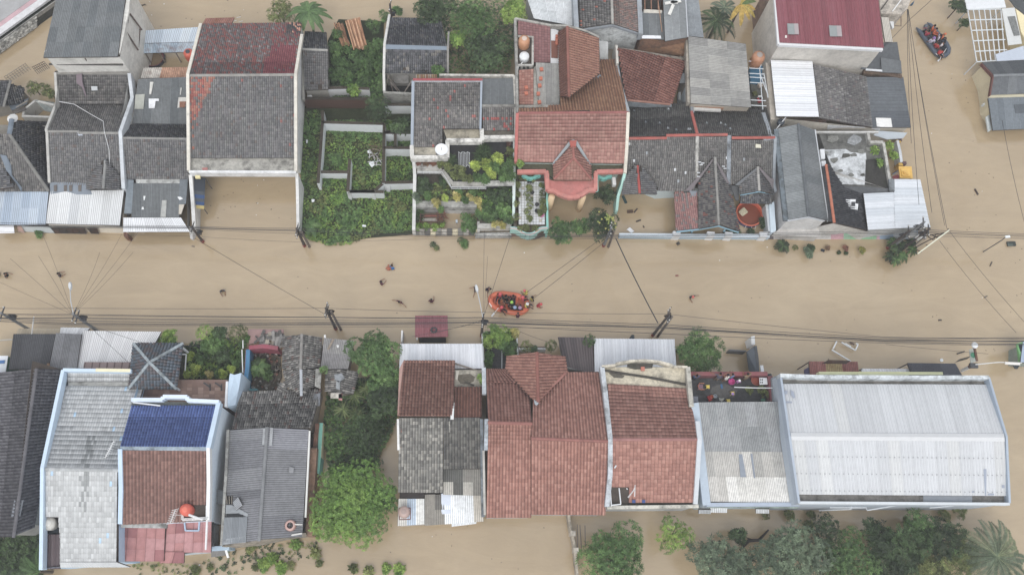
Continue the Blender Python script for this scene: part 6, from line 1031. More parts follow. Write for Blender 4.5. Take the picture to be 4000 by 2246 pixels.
slab(H, [E2(780, 680, 4.02), E2(870, 680, 4.02), E2(870, 870, 3.65), E2(780, 875, 3.62)], '#cdd5e4', 'clean', .05, 'roof_light'); slab(H, [E2(388, 670, 3.9), E2(622, 670, 3.9), E2(622, 722, 3.8), E2(388, 722, 3.8)], '#3a3432', 'tile', .15, 'dark_gap'); sheets(H, [E2(875, 960, 3.2), E2(1112, 945, 3.2), E2(1110, 962, 3.1), E2(878, 990, 3.1)], [('#dfe3e6', 1)], waves=6)
wall(H, [E2(372, 680, 3.5), E2(1165, 460, 4.1), E2(1175, 930, 3.2), E2(625, 970, 3.2), E2(370, 980, 3.1)], '#bcb6ac', drop=.2, inset=.15)
t = tank(E2(434, 860, 3.75), .55, 1.0, '#b79a90', '#a58d85', 'pinkish grey tank in a red frame on the patched sheet roof')
mb = MB('#6d3a38')
for a, b in zip(((383, 815), (488, 815), (490, 922), (385, 925)), ((488, 815), (490, 922), (385, 925), (383, 815))): mb.bar(E2(*a, 4.5), E2(*b, 4.5), .08, .08)
mb.build('frame', 'metal', t)
H = house('twin_red_house', 'wide red tile roofed house with projecting front gable', E2(1500, 500))
wall(H, [D2(1200, 1065, 5.4), D2(1620, 1065, 5.6), D3(230, 930, 6.6), D3(815, 1095, 5.4), E3(900, 185, 7), E3(880, 875, 5), E3(185, 870, 5), E2(1625, 900, 5), E2(1205, 900, 5), E2(1210, 10, 7)], '#b9bcbe', drop=.6, inset=.2)
rd = [('#a5675c', 3), ('#9a5e54', 3), ('#ad7065', 1.5)]
tiles(H, [E2(1222, 5, 7.4), E2(1632, 18, 7.4), D2(1605, 1205, 5.9), D2(1205, 1195, 5.85)], rd, 'redtile', tw=.3); tiles(H, [D2(1203, 1195, 5.95), D2(1540, 1195, 5.95), D2(1382, 1066, 5.5), D2(1205, 1064, 5.5)], rd, 'redtile', tw=.3)
tiles(H, [E2(1222, 22, 7.4), E2(1634, 30, 7.4), E2(1628, 908, 5.4), E2(1205, 908, 5.4)], rd, 'redtile', tw=.3, tl=.36)
caps(H, E2(1218, 12, 7.55), E2(1634, 22, 7.55), '#9a6258', .3, mat='redtile'); caps(H, E3(180, 160, 7.75), E3(905, 188, 7.75), '#9a6258', .3, mat='redtile')
tiles(H, [E3(185, 152, 7.6), E3(902, 180, 7.6), D3(820, 1098, 5.5), D3(190, 1092, 5.5)], rd, 'redtile', tw=.3, clip=[E3(185, 152, 7.6), E3(902, 180, 7.6), D3(820, 1098, 5.5), D3(512, 1088, 5.5), D3(262, 1345, 6.7), D3(200, 1330, 6.7)])
tiles(H, [E3(184, 178, 7.6), E3(903, 205, 7.6), E3(880, 882, 5.4), E3(184, 878, 5.4)], rd, 'redtile', tw=.3, tl=.36)
gd = [('#9c6054', 3), ('#93584d', 3), ('#a66a5d', 1)]
ptiles(H, [D2(1398, 942, 5.6), D2(1385, 1066, 5.5), D2(1635, 1345, 6.6), D3(246, 1372, 7.1), D3(234, 908, 7.1)][::1], gd, mat='redtile', tw=.3)
ptiles(H, [D3(520, 1088, 5.5), D3(500, 945, 5.6), D3(236, 908, 7.1), D3(248, 1372, 7.1)], gd, mat='redtile', tw=.3)
caps(H, D3(235, 905, 7.25), D3(247, 1375, 7.25), '#8d5549', .34, mat='redtile')
for i in range(9): caps(H, D3(505 - i * 28, 1100 + i * 28, 5.75 + i * .12), D3(505 - (i + 1) * 28, 1100 + (i + 1) * 28, 5.87 + i * .12), '#9d675c', .3, mat='redtile', name='valley_tile')
slab(H, [D3(200, 1325, 6.9), D3(238, 1325, 7.0), D3(250, 1390, 7.0), D3(232, 1408, 7.0), D3(215, 1395, 6.9)], '#a9b2ba', 'clean', .08, 'mortar_patch')
bars(H, [D2(1180, 1050, 5.5), D2(1185, 1300, 6.2)], .38, .7, '#b3bac0', 'concrete', 'side_parapet'); bars(H, [E2(1205, -20, 7.5), E2(1200, 270, 7.0)], .34, .7, '#a9b2ba', 'concrete', 'side_parapet'); bars(H, [E2(1178, 275, 6.0), E2(1190, 880, 4.4)], .2, .5, '#c9c6bf', 'plaster', 'side_wall')
H = house('cream_parapet_house', 'red tile house with curved cream stained parapet front', D3(1280, 1300))
cr = '#d2c8af'
wall(H, [D3(850, 1040, 6.6), D3(1650, 1045, 6.6), E3(1755, 160, 7.2), E3(1740, 800, 5.8), E3(900, 805, 5.8), E3(935, 160, 7.2)], '#c9cdd0', drop=.2, inset=.0)
slab(H, [D3(850, 1042, 6.3), D3(1650, 1045, 6.3), D3(1660, 1260, 6.3), D3(880, 1260, 6.3)], '#c6bca4', 'concrete', .5, 'gutter_slab')
pf = [D3(x, y, 6.9) for x, y in ((848, 1040), (975, 1025), (985, 1012), (1120, 988), (1250, 982), (1380, 994), (1510, 1028), (1520, 1040), (1652, 1044))]
bars(H, pf, .22, .9, '#cfc6b2', 'concrete', 'curved_parapet', 0)
slab(H, [D3(1085, 1020, 6.36), D3(1200, 1000, 6.36), D3(1330, 1010, 6.36), D3(1320, 1055, 6.36), D3(1160, 1068, 6.36), D3(1085, 1050, 6.36)], '#4f4c46', 'mossy', .03, 'damp_patch'); slab(H, [D3(910, 1100, 6.36), D3(990, 1100, 6.36), D3(1060, 1130, 6.36), D3(1040, 1150, 6.36), D3(960, 1145, 6.36)], '#69645a', 'mossy', .03, 'damp_patch')
MB('#4f4b45').tube([D3(865, 1075, 6.4), D3(1000, 1100, 6.4), D3(1300, 1145, 6.4), D3(1480, 1180, 6.4), D3(1655, 1215, 6.4)], .12, 6).build('crack_seam', 'mossy', H)
slab(H, [D3(1215, 1042, 6.6), D3(1248, 1042, 6.6), D3(1250, 1080, 6.6), D3(1215, 1078, 6.6)], '#c0705a', 'redtile', .2, 'clay_pot')
tiles(H, [E3(938, 160, 7.6), E3(1758, 162, 7.6), D3(1655, 1250, 6.4), D3(898, 1205, 6.4)], rd, 'redtile', tw=.33, tl=.36, flat=True)
tiles(H, [E3(940, 182, 7.6), E3(1756, 182, 7.6), E3(1722, 765, 6.0), E3(932, 765, 6.0)], rd, 'redtile', tw=.33, tl=.36, flat=True, hole=lambda u, v: u < .19 and v < .25)
caps(H, E3(938, 172, 7.75), E3(1762, 170, 7.75), '#a3706a', .3, mat='redtile')
bars(H, [D3(848, 1045, 6.8), D3(875, 1250, 6.8), E3(925, 170, 7.8), E3(925, 500, 7.0), E3(895, 805, 6.2)], .42, .9, '#b9bfc5', 'concrete', 'side_parapet'); bars(H, [D3(1655, 1045, 6.8), D3(1690, 1420, 7.2)], .42, .9, '#b5b1a5', 'concrete', 'side_parapet'); bars(H, [E3(1745, 0, 7.5), E3(1765, 170, 7.8), E3(1738, 600, 6.7), E3(1725, 780, 6.2)], .4, .9, '#c6ccd2', 'clean', 'side_parapet')
bars(H, [E3(895, 812, 6.0), E3(1755, 800, 6.0)], .3, .6, '#cbc8bc', 'concrete', 'rear_parapet'); slab(H, [E3(1090, 765, 5.7), E3(1740, 765, 5.7), E3(1740, 795, 5.7), E3(1090, 795, 5.7)], '#4a463f', 'mossy', .2, 'rear_gutter')
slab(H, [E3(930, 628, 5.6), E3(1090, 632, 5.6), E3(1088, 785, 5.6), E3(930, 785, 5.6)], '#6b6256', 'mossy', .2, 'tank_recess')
mb = MB('#dfe2e4')
for a, b in (((925, 628), (935, 800)), ((1008, 628), (1025, 780)), ((935, 790), (1025, 780)), ((1080, 630), (1085, 640))): mb.tube([E3(*a, 6.4), E3(*b, 6.3)], .06, 6)
mb.build('pipe_frame', 'metal', H)
for x in (1147, 1240): slab(H, [E3(x - 15, 740, 6.25), E3(x + 15, 740, 6.25), E3(x + 15, 768, 6.18), E3(x - 15, 768, 6.18)], '#3f5590', 'redtile', .08, 'blue_tile')
MB('#cfd3d6').bar(E3(965, 440, 7.1), E3(982, 415, 7.15), .12, .06).build('stray_board', 'clean', H)
t = thing('roof_antenna', 'white branched aerial on the lower edge of the cream parapet house roof', 'aerial', E3(1120, 660))
for k in range(6): MB('#dcdede').tube([E3(1095 + k * 12, 720 - k * 14, 6.9), E3(1120 + k * 8, 690 - k * 16, 7.3)], .022, 4).build('element', 'metal', t)
MB('#e3e5e6').tube([E3(1158, 600, 7.2), E3(1155, 708, 6.8)], .04, 5).build('mast', 'metal', t); MB('#dcdede').tube([E3(1090, 715, 6.7), E3(1150, 640, 7.2)], .03, 5).build('boom', 'metal', t)
H = house('ribbed_porches', 'white ribbed porch roof and dark brown canopy in front of the red houses', D3(1150, 900), 'porch')
sheets(H, [D3(778, 1092, 3.6), D3(1548, 1050, 3.6), D3(1530, 785, 3.0), D3(772, 778, 3.0)], [('#dde1e8', 3), ('#d5d9e1', 2)], sw=.8, waves=3, rib=True)
sheets(H, [D3(508, 1092, 3.5), D3(775, 1092, 3.5), D3(760, 770, 2.8), D3(432, 765, 2.8)], [('#4f4547', 3), ('#594e4f', 2), ('#453d3f', 1)], 'metal', sw=.5, waves=2)
wall(H, [D3(445, 780, 2.6), D3(1522, 795, 2.8), D3(1540, 1045, 3.4), D3(515, 1085, 3.2)], '#a8a49e', drop=.15)
H = house('balcony_house', 'house with pale corrugated roof and dark open balcony lined by red parapets', E4(850, 400))
wall(H, [D4(225, 1100, 4.4), D4(1000, 1105, 4.4), D4(1100, 1370, 5.2), E4(1250, 780, 5.4), E4(395, 790, 5.4), D4(270, 1380, 5.2)], '#bfd0dc', 'clean', inset=0, drop=.2)
slab(H, [D4(222, 1130, 4.6), D4(1005, 1130, 4.6), D4(1015, 1400, 4.6), D4(270, 1400, 4.6)], '#4d4e50', 'concrete', .3, 'balcony_floor'); slab(H, [D4(440, 1230, 4.63), D4(560, 1200, 4.63), D4(680, 1260, 4.63), D4(650, 1330, 4.63), D4(520, 1340, 4.63), D4(420, 1290, 4.63)], '#62615f', 'concrete', .03, 'worn_patch')
bars(H, [D4(215, 1108, 5.7), D4(960, 1108, 5.7)], .4, 1.1, '#8d4a50', 'plaster', 'red_parapet', 0); bars(H, [D4(985, 1130, 5.6), D4(1012, 1370, 5.6)], .5, 1.1, '#7f434a', 'plaster', 'red_parapet', 0)
slab(H, [D4(1000, 1145, 6.0), D4(1075, 1115, 6.6), D4(1100, 1370, 6.6), D4(1015, 1370, 6.0)], '#8d969e', 'plaster', .5, 'grey_side_wall'); slab(H, [D4(245, 1320, 5.6), D4(305, 1322, 5.6), D4(310, 1380, 5.6), D4(260, 1380, 5.6)], '#868a96', 'plaster', 1, 'grey_block')
MB('#d5d8da').tube([D4(645, 1235, 6.3), D4(850, 1242, 6.3), D4(1005, 1243, 6.3)], .05, 5).build('clothes_pole', 'metal', H)
def asp(u, v):
 if v < .25 and u > .25: return pick([('#cbc9c3', 3), ('#d2d0cb', 2)])
 if v < .5: return pick([('#b3b0aa', 2), ('#bdbab4', 2), ('#a6a49f', 1)])
 return pick([('#8f9192', 3), ('#888b8c', 2), ('#96989a', 1)])
sheets(H, [D4(288, 1378, 6.9), D4(1098, 1370, 6.9), E4(1245, 772, 5.7), E4(408, 755, 5.7)], ASBL, 'asbestos', sw=.98, rows=4, waves=6, cfn=asp)
for q in ([(688, 310), (722, 310), (760, 525), (705, 525)], [(800, 305), (818, 305), (845, 535), (832, 535)]): slab(H, [E4(x, y, 6.45 - (y - 60) * .0009 + .12) for x, y in q], '#8a93a0', 'clean', .04, 'grey_patch')
bars(H, [D4(272, 1385, 6.9), E4(330, 300, 6.6), E4(385, 790, 5.9)], .75, 1.0, '#aebdcc', 'clean', 'blue_parapet'); bars(H, [D4(1105, 1370, 7.1), E4(1180, 250, 6.6), E4(1255, 780, 5.9)], .22, .8, '#8fa0b4', 'clean', 'blue_parapet'); bars(H, [E4(385, 785, 5.8), E4(1255, 782, 5.8)], .35, .8, '#a9b6c8', 'clean', 'blue_parapet')
for q, c in (([(310, 828), (430, 832), (425, 868), (308, 865)], '#a9aeb2'), ([(415, 812), (580, 812), (578, 858), (418, 855)], '#cfd3d6'), ([(848, 822), (976, 824), (974, 865), (848, 862)], '#c5c9cc')): sheets(H, [E4(*q[0], 2.6), E4(*q[1], 2.6), E4(*q[2], 2.2), E4(*q[3], 2.2)], [(c, 1)], 'asbestos', sw=1.2, waves=8)
bars(H, [E4(400, 806, 4.6), E4(1250, 812, 4.6)], .12, .3, '#9db0a4', 'concrete', 'green_ledge', 0)
H = house('white_metal_hall', 'very large hall with pale ribbed metal gable roof and grey blue parapets', E5(600, 400), 'hall')
wall(H, [D4(1075, 1120, 8.2), D5(1610, 1130, 8.2), E5(1770, 145, 9), E5(1800, 775, 8), E4(1258, 775, 8), E4(1170, 140, 9)], '#b5c0cc', 'clean', inset=0, drop=.3)
wm2 = [('#cacdd1', 4), ('#c7cace', 2), ('#cdcfd0', 1)]
sheets(H, [E4(1178, 128, 9.4), E5(1742, 140, 9.4), D5(1592, 1212, 8.0), D4(1092, 1205, 8.0)], wm2, sw=1.1, waves=4, rib=True); sheets(H, [E4(1182, 175, 9.4), E5(1745, 188, 9.4), E5(1770, 702, 8.0), E4(1248, 688, 8.0)], wm2, sw=1.1, waves=4, rib=True)
mb = MB('#d0d2d4'); mb.hexa([E4(1176, 108, 9.42), E5(1738, 118, 9.42), E5(1742, 152, 9.6), E4(1180, 142, 9.6)], [p + Vector((0, 0, .05)) for p in (E4(1176, 108, 9.42), E5(1738, 118, 9.42), E5(1742, 152, 9.6), E4(1180, 142, 9.6))]); mb.hexa([E4(1180, 142, 9.6), E5(1742, 152, 9.6), E5(1745, 190, 9.42), E4(1184, 178, 9.42)], [p + Vector((0, 0, .05)) for p in (E4(1180, 142, 9.6), E5(1742, 152, 9.6), E5(1745, 190, 9.42), E4(1184, 178, 9.42))]); mb.build('ridge_flashing', 'metal', H)
sc_ = MB('#9a9c9f')
for y, z in ((340, 9.07), (500, 8.63), (660, 8.2)):
 for i in range(46): p = mid(E4(1225 + (y - 340) * .06, y - 8, z), E5(1760, y + 10, z), i / 45); sc_.box(p, .08, .08, .04)
for i in range(46): p = mid(E4(1140, -60, 8.75), E5(1690, -50, 8.75), i / 45); sc_.box(p, .08, .08, .04)
sc_.build('roof_screw', 'metal', H, kind='stuff')
bars(H, [D4(1080, 1122, 8.9), D5(-10, 1135, 8.9), D5(800, 1140, 8.9), D5(1600, 1140, 8.9)], .32, 1.2, '#c9d0d4', 'concrete', 'front_parapet', 0); slab(H, [D4(1085, 1150, 7.8), D5(1590, 1160, 7.8), D5(1592, 1212, 7.8), D4(1092, 1205, 7.8)], '#7d7a74', 'concrete', .3, 'front_gutter')
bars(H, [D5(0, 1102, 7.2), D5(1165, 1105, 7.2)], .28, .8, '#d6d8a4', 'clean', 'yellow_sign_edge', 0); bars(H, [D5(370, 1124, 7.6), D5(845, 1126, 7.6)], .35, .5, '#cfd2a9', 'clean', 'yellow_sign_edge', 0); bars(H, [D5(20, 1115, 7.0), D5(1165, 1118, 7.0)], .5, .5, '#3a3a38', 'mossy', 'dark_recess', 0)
bars(H, [D4(1085, 1130, 8.6), E4(1168, 140, 9.65), E4(1258, 770, 8.3)], .2, .9, '#a7b4c4', 'clean', 'side_parapet', 0); bars(H, [D5(1600, 1140, 8.6), E5(1765, 140, 9.65), E5(1795, 770, 8.3)], .2, .9, '#a3b2c2', 'clean', 'side_parapet', 0); bars(H, [E4(1258, 765, 8.3), E5(1795, 778, 8.3)], .24, .8, '#ccd3d8', 'clean', 'rear_parapet', 0)
slab(H, [E4(1250, 690, 7.7), E5(1770, 704, 7.7), E5(1780, 765, 7.7), E4(1255, 750, 7.7)], '#85827d', 'concrete', .3, 'rear_gutter'); slab(H, [E5(980, 700, 7.73), E5(1440, 702, 7.73), E5(1440, 760, 7.73), E5(980, 755, 7.73)], '#98a0aa', 'clean', .03, 'gutter_lining')
for q in ([(1548, 450), (1575, 450), (1572, 700), (1562, 700)], [(1722, 600), (1745, 600), (1745, 628), (1722, 628)], [(1440, 655), (1462, 655), (1462, 672), (1440, 672)], [(1590, 680), (1645, 680), (1645, 696), (1590, 696)]): slab(H, [E5(x, y, 9.4 - (y - 188) * .00273 + .09) for x, y in q], '#9aa3b4', 'clean', .02, 'sealant_patch')
for q in ([(1300, 1265), (1330, 1270), (1325, 1300), (1300, 1300)], [(1355, 1260), (1385, 1275), (1400, 1330), (1385, 1340), (1362, 1310)], [(1310, 1368), (1370, 1370), (1370, 1385), (1310, 1382)]): slab(H, [D4(x - 180, y, 8.15 + (y - 1205) * .0024 + .1) for x, y in q], '#9aa3b4', 'clean', .02, 'sealant_patch')
for a, b, z in (((100, 812), (445, 812), 4.5), ((445, 812), (448, 835), 4.5), ((0, 840), (300, 828), 2.2), ((300, 790), (300, 830), 4.5), ((450, 838), (740, 790), 5), ((1040, 815), (1260, 795), 5)): MB('#cfd5da').tube([E5(a[0], a[1], z), E5(b[0], b[1], z)], .06, 6).build('drain_pipe', 'plastic', H)
for q in ([(1090, 1050), (0, 0)],): pass
H = house('rusty_canopy', 'rusty red and yellow sheet canopy with brown awning before the hall', D4(1580, 1050), 'canopy')
sheets(H, [D4(1360, 1122, 3.6), D4(1818, 1098, 3.6), D4(1808, 998, 3.1), D4(1345, 995, 3.1)], [('#9a6058', 3), ('#8d554e', 2)], 'rusty', sw=.8, waves=5, cfn=lambda u, v: '#a08a5a' if .4 < u < .68 else None); slab(H, [D4(1475, 1012, 3.5), D4(1530, 978, 3.9), D4(1745, 985, 3.9), D4(1700, 1015, 3.5)], '#5d4f48', 'rusty', .08, 'brown_awning')
for p in ((1480, 1015), (1700, 1015), (1350, 1000), (1800, 1005)): MB('#4d4540').tube([D4(*p, -1), D4(*p, 3.2)], .06, 5).build('post', 'rusty', H)
slab(H, [D4(1322, 1060, 2.4), D4(1350, 1045, 2.4), D4(1358, 1120, 2.4), D4(1325, 1120, 2.4)], '#6a6484', 'cloth', .6, 'violet_board')
H = house('front_canopies', 'black sheet canopy and white ribbed strip before the hall', D5(900, 1070), 'canopy')
sheets(H, [D5(865, 1110, 4.2), D5(1350, 1135, 4.2), D5(1282, 1015, 3.6), D5(828, 1010, 3.6)], [('#4a4c54', 3), ('#50525a', 2)], 'asbestos', sw=.9); sheets(H, [D5(400, 1098, 3.5), D5(855, 1100, 3.5), D5(845, 1065, 3.3), D5(392, 1062, 3.3)], WHITE, sw=.8, waves=3, rib=True)
for p in ((835, 1015), (1275, 1020), (400, 1066)): MB('#55585c').tube([D5(*p, -1), D5(*p, 3.4)], .06, 5).build('post', 'metal', H)
t = thing('yard_gate_wall', 'dark grey garden gate wall with white post between mango tree and street', 'wall', D4(800, 950))
bars(t, [D4(845, 845, 2.6), D4(862, 960, 2.4), D4(868, 1090, 2.4)], .3, 3.6, '#4a4f55', 'plaster', 'dark_wall', 0); slab(t, [D4(765, 905, 2.0), D4(835, 845, 2.5), D4(858, 1092, 2.4), D4(790, 1095, 1.2)], '#5a626b', 'clean', .2, 'dark_wall_face'); MB('#dfe2e4').bar(D4(822, 755, 2.2), D4(826, 835, 1.6), .4, 2.4).build('white_post', 'clean', t); bars(t, [D4(600, 885, 1.2), D4(760, 895, 1.2)], .14, 2, '#55585c', 'metal', 'low_fence', 0); bars(t, [D4(80, 880, 1.2), D4(140, 875, 1.2)], .14, 2, '#55585c', 'metal', 'low_fence', 0)
slab(t, [D4(890, 1030, 2.4), D4(918, 1028, 2.4), D4(928, 1088, 2.3), D4(900, 1092, 2.3)], '#e0e3e6', 'clean', .2, 'white_box')
H = house('street_kiosk', 'small kiosk with maroon metal roof standing alone in the flooded street', D2(690, 700), 'kiosk')
wall(H, [D2(562, 600, 2.3), D2(820, 600, 2.3), D2(822, 770, 2.0), D2(565, 770, 2.0)], '#3a3a3c', 'clean', drop=.1, inset=0); sheets(H, [D2(534, 562, 2.9), D2(838, 560, 2.9), D2(844, 762, 2.3), D2(533, 766, 2.3)], [('#8a4650', 3), ('#93505a', 2)], 'metal', sw=.9, waves=4, rib=True); slab(H, [D2(545, 765, 1.8), D2(558, 765, 1.8), D2(560, 790, 1.6), D2(545, 790, 1.6)], '#dcdcdc', 'clean', .2, 'white_sign')
t = thing('car_tyre', 'black car tyre lying on the maroon kiosk roof', 'tyre', D2(710, 697, 2.65)); t['_loc'] = 1
n = 18; mb = MB('#3a3c40'); c = D2(710, 697, 2.72)
mb.tube([c + Vector((math.cos(6.283 * i / n) * .27, math.sin(6.283 * i / n) * .27, -.1 * math.sin(6.283 * i / n))) for i in range(n + 1)], .085, 8, cap=False); t2 = mb.build('tread', 'rubber', None); t2.parent = t; t2.matrix_parent_inverse = Matrix.Translation(-Vector(t.location))
slab(None, [D2(403, 700, 2.2), D2(420, 700, 2.2), D2(412, 808, 1.8), D2(400, 808, 1.8)], '#e0e1e2', 'clean', 2.9, 'gate_pillar', label='tall white gate pillar at the corner of the white porch', cat='pillar')
slab(None, [D3(1126, 742, 1.6), D3(1150, 742, 1.6), D3(1155, 780, 1.2), D3(1128, 780, 1.2)], '#4d5a60', 'clean', 2.4, 'gate_pillar', label='dark grey gate pillar beyond the white ribbed porch edge', cat='pillar')
t = thing('garden_railing', 'white framed railing around the flowering garden by the street', 'railing', D2(1330, 850))
for a, b in (((1165, 705), (1182, 1040)), ((1490, 715), (1500, 930)), ((1165, 720), (1490, 715))): MB('#dfe2e4').bar(D2(*a, 1.4), D2(*b, 1.4), .14, 1.8).build('rail', 'clean', t)
slab(None, [D2(1190, 800, .3), D2(1490, 800, .3), D2(1390, 1060, .3), D2(1200, 1060, .3)], '#57585a', 'concrete', 1.2, 'garden_path', kind='structure'); MB('#b9bcc0').bar(D2(1352, 890, .8), D2(1350, 1060, .8), .1, .1).build('garden_rail', 'metal', t)
t = thing('front_fence', 'low white topped fence between two round topiary bushes', 'fence', D2(1640, 870)); MB('#e0e2e4').bar(D2(1510, 868, 1.2), D2(1765, 868, 1.2), .22, 2).build('fence_wall', 'clean', t); MB('#5a3a34').bar(D2(1505, 855, 1.3), D2(1765, 858, 1.3), .08, .5).build('rail', 'metal', t)
slab(None, [D1(20, 850, .2), D1(600, 780, .2), D1(560, 1130, .2), D1(0, 1170, .2)], '#3b3f30', 'mossy', 1.3, 'garden_bed', kind='structure'); slab(None, [D1(455, 770, .6), D1(560, 770, .6), D1(480, 1000, .6), D1(440, 1000, .6)], '#6d6a6c', 'concrete', 1.2, 'garden_path', kind='structure')
t = thing('metal_railing', 'dark railing and white gate frame in front of the gazebo garden', 'railing', D1(100, 850)); MB('#3d3f42').bar(D1(35, 845, 1.1), D1(205, 850, 1.1), .08, .1).build('rail', 'metal', t)
for k in range(9): MB('#3d3f42').bar(D1(38 + k * 20, 838, 1.05), D1(40 + k * 20, 858, .7), .05, .05).build('bar', 'metal', t)
for a, b in (((30, 925), (65, 925)), ((65, 925), (55, 1080)), ((598, 790), (600, 870)), ((590, 880), (598, 1100))): MB('#e3e5e6').bar(D1(*a, 2.0), D1(*b, 2.0), .1, .1).build('frame', 'metal', t)
t = thing('garden_wall', 'long narrow plastered wall running into the water behind the red house', 'wall', E3(570, 1100)); bars(t, [E3(535, 870, 1.6), E3(548, 990, 1.4), E3(585, 1150, 1.3), E3(615, 1446, 1.2)], .24, 2.8, '#b5aa98', 'concrete', 'wall', 0)
for p in ((575, 1055), (605, 1215)): b = E3(*p, 1.5); MB('#cbc2b4').box((b.x, b.y, -1), .5, .5, 2.5).build('pier', 'concrete', t)
t = thing('pole_frame', 'row of thin poles standing in the water beside the narrow wall', 'poles', E3(650, 1080))
for a, b in (((615, 970), (618, 1220)), ((640, 975), (655, 1215)), ((688, 980), (690, 1180))): MB('#6d6358').tube([E3(*a, 1.4), E3(*b, 1.2)], .05, 5).build('pole', 'wood', t)
# poles, lamps, cables
def pole(top, h, label, arms=2, wood=False, twin=False, lamp=None):
 p = Vector(top); b = Vector((p.x, p.y, 0)); t = thing('utility_pole', label, 'utility pole', b, 'utility poles along the street')
 c = '#4d443e' if wood else '#7b7d7e'
 MB(c).tube([b + Vector((0, 0, -1.2)), b + Vector((0, 0, h))], [.17, .11], 10).build('post', 'wood', t)
 if twin: MB('#6d6258').tube([b + Vector((.55, -.1, -1.2)), b + Vector((.4, -.05, h - .9))], [.15, .11], 8).build('stay_post', 'wood', t)
 MB('#8a4038').tube([b + Vector((0, 0, -.2)), b + Vector((0, 0, .5))], .185, 10).build('painted_band', 'wood', t)
 for k in range(arms):
  z = h - .25 - .75 * k; MB('#4a4a4c').bar(b + Vector((-.1, -.7, z)), b + Vector((.1, .7, z)), .1, .1).build('crossarm', 'wood', t)
  for y in (-.6, 0, .6): MB('#d5d3cc').lathe(b + Vector((y * .1, y, z)), [(.07, 0), (.06, .12), (.02, .16)], 8).build('insulator', 'plastic', t)
 MB('#33353a').box(b + Vector((.25, .1, h - 2.2)), .35, .3, .5).build('junction_box', 'metal', t)
 n = 14
 for j in range(3): MB('#1f2022').tube([b + Vector((.2 + .36 * math.cos(6.283 * i / n), .1 * j + .1, h - 1.5 - .2 * j + .36 * math.sin(6.283 * i / n))) for i in range(n + 1)], .035, 5).build('cable_coil', 'cable', t)
 if lamp:
  e = Vector(lamp); a = b + Vector((0, 0, h - .2))
  MB('#b2b6b9').tube([a, a + (e - a) * .5 + Vector((0, 0, .25)), e], .045, 6).build('lamp_arm', 'metal', t)
  d = (e - a); d.z = 0; d.normalize(); s = d.cross(Vector((0, 0, 1)))
  ring = [e + d * (.45 + .45 * math.cos(6.283 * i / 12)) + s * .16 * math.sin(6.283 * i / 12) for i in range(12)]
  MB('#c6cacd').hexa([p - Vector((0, 0, .12)) for p in ring], [e + d * .45 + (p - e - d * .45) * .75 + Vector((0, 0, .1)) for p in ring]).build('lamp_head', 'clean', t)
 return t
PB = pole(S(2, 1222, 7.2), 7.2, 'pale concrete utility pole cut by the west edge beside the black porch', 1)
PB = pole(S(284, 1226, 7.4), 7.4, 'utility pole with street lamp in front of the white corrugated porch', 2, lamp=S(274, 1134, 7.8))
pole(S(1272, 1204, 7.4), 7.4, 'twin utility pole with tangled cables between topiary garden and maroon kiosk', 2, True, True)
pole(S(1887, 1243, 6.6), 6.6, 'utility pole with long lamp arm reaching towards the orange raft', 2, True, lamp=S(1866, 1143, 7.0))
pole(S(2618, 1224, 8.2), 8.2, 'leaning brown twin utility pole beyond the white ribbed porch roof', 2, True, True)
pole(S(748, 886, 4.2), 4.2, 'short utility pole at the mouth of the empty carport', 1, True)
pole(S(1158, 892, 5.0), 5.0, 'pair of utility poles beside the overgrown lot and the white gable wall', 2, True, True)
pole(S(2389, 888, 5.4), 5.4, 'grey utility pole standing in the papaya tree by the light blue wall', 2, False, True)
pole(S(3632, 893, 6.4), 6.4, 'utility pole with white transformer box at the corner of the white roof', 2, True)
pole(S(3554, 900, 5.2), 5.2, 'dark thin utility pole in front of the corner mural wall', 1, True)
pole(S(3612, 866, 7.4), 7.4, 'pale leaning lamp pole over the white metal corner roof', 1)
pole(S(1523, 15, 4.6), 4.6, 'short dark pole behind the small dark tiled house', 1, True)
def cable(pts, r=.03, sag=.35, label='', group='', col='#35363a'):
 P = []
 for a, b in zip(pts, pts[1:]):
  a, b = Vector(a), Vector(b); n = 8
  for i in range(n): t = i / n; P.append(a + (b - a) * t - Vector((0, 0, sag * 4 * t * (1 - t))))
 P.append(Vector(pts[-1]))
 return MB(col).tube(P, r, 4, cap=False).build('overhead_cable', 'cable', None, label, 'cable', group)
G1, L1 = 'cables along the south row', 'black overhead cable running along the south row of houses'
for ys, z, r in (((1203, 1204, 1204, 1220, 1226, 1316, 1325), 7.6, .022), ((1224, 1228, 1239, 1240, 1268, 1319, 1318), 7, .035), ((1229, 1232, 1240, 1243, 1281, 1325, 1321), 6.8, .02), ((1240, 1240, 1250, 1250, 1274, 1328, 1331), 6.5, .025), ((1241, 1243, 1258, 1256, 1279, 1325, 1333), 6.4, .03), ((1240, 1253, 1263, 1259, 1281, 1331, 1334), 6.2, .034), ((1243, 1262, 1266, 1262, 1280, 1333, 1345), 6, .03), ((1250, 1266, 1269, 1270, 1304, 1340, 1350), 5.6, .03), ((1252, 1270, 1276, 1276, 1285, 1336, 1346), 5.4, .018)):
 cable([S(x, y, z) for x, y in zip((-60, 284, 1272, 1887, 2600, 3450, 4080), ys)], r * .8, .18, L1, G1)
G2, L2 = 'cables along the north row', 'black overhead cable running along the north row of houses'
for ys, z, r in (((868, 884, 892, 905, 918, 898, 915), 5.0, .03), ((876, 888, 898, 917, 922, 905, 921), 4.7, .034), ((880, 890, 902, 921, 925, 910, 925), 4.4, .03), ((884, 893, 912, 925, 932, 916, 935), 4.0, .022), ((902, 922, 945, 932, 930, 924, 928), 3.8, .015)):
 cable([S(x, y, z) for x, y in zip((-60, 748, 1158, 1700, 2389, 3632, 4080), ys)], r * .8, .15, L2, G2)
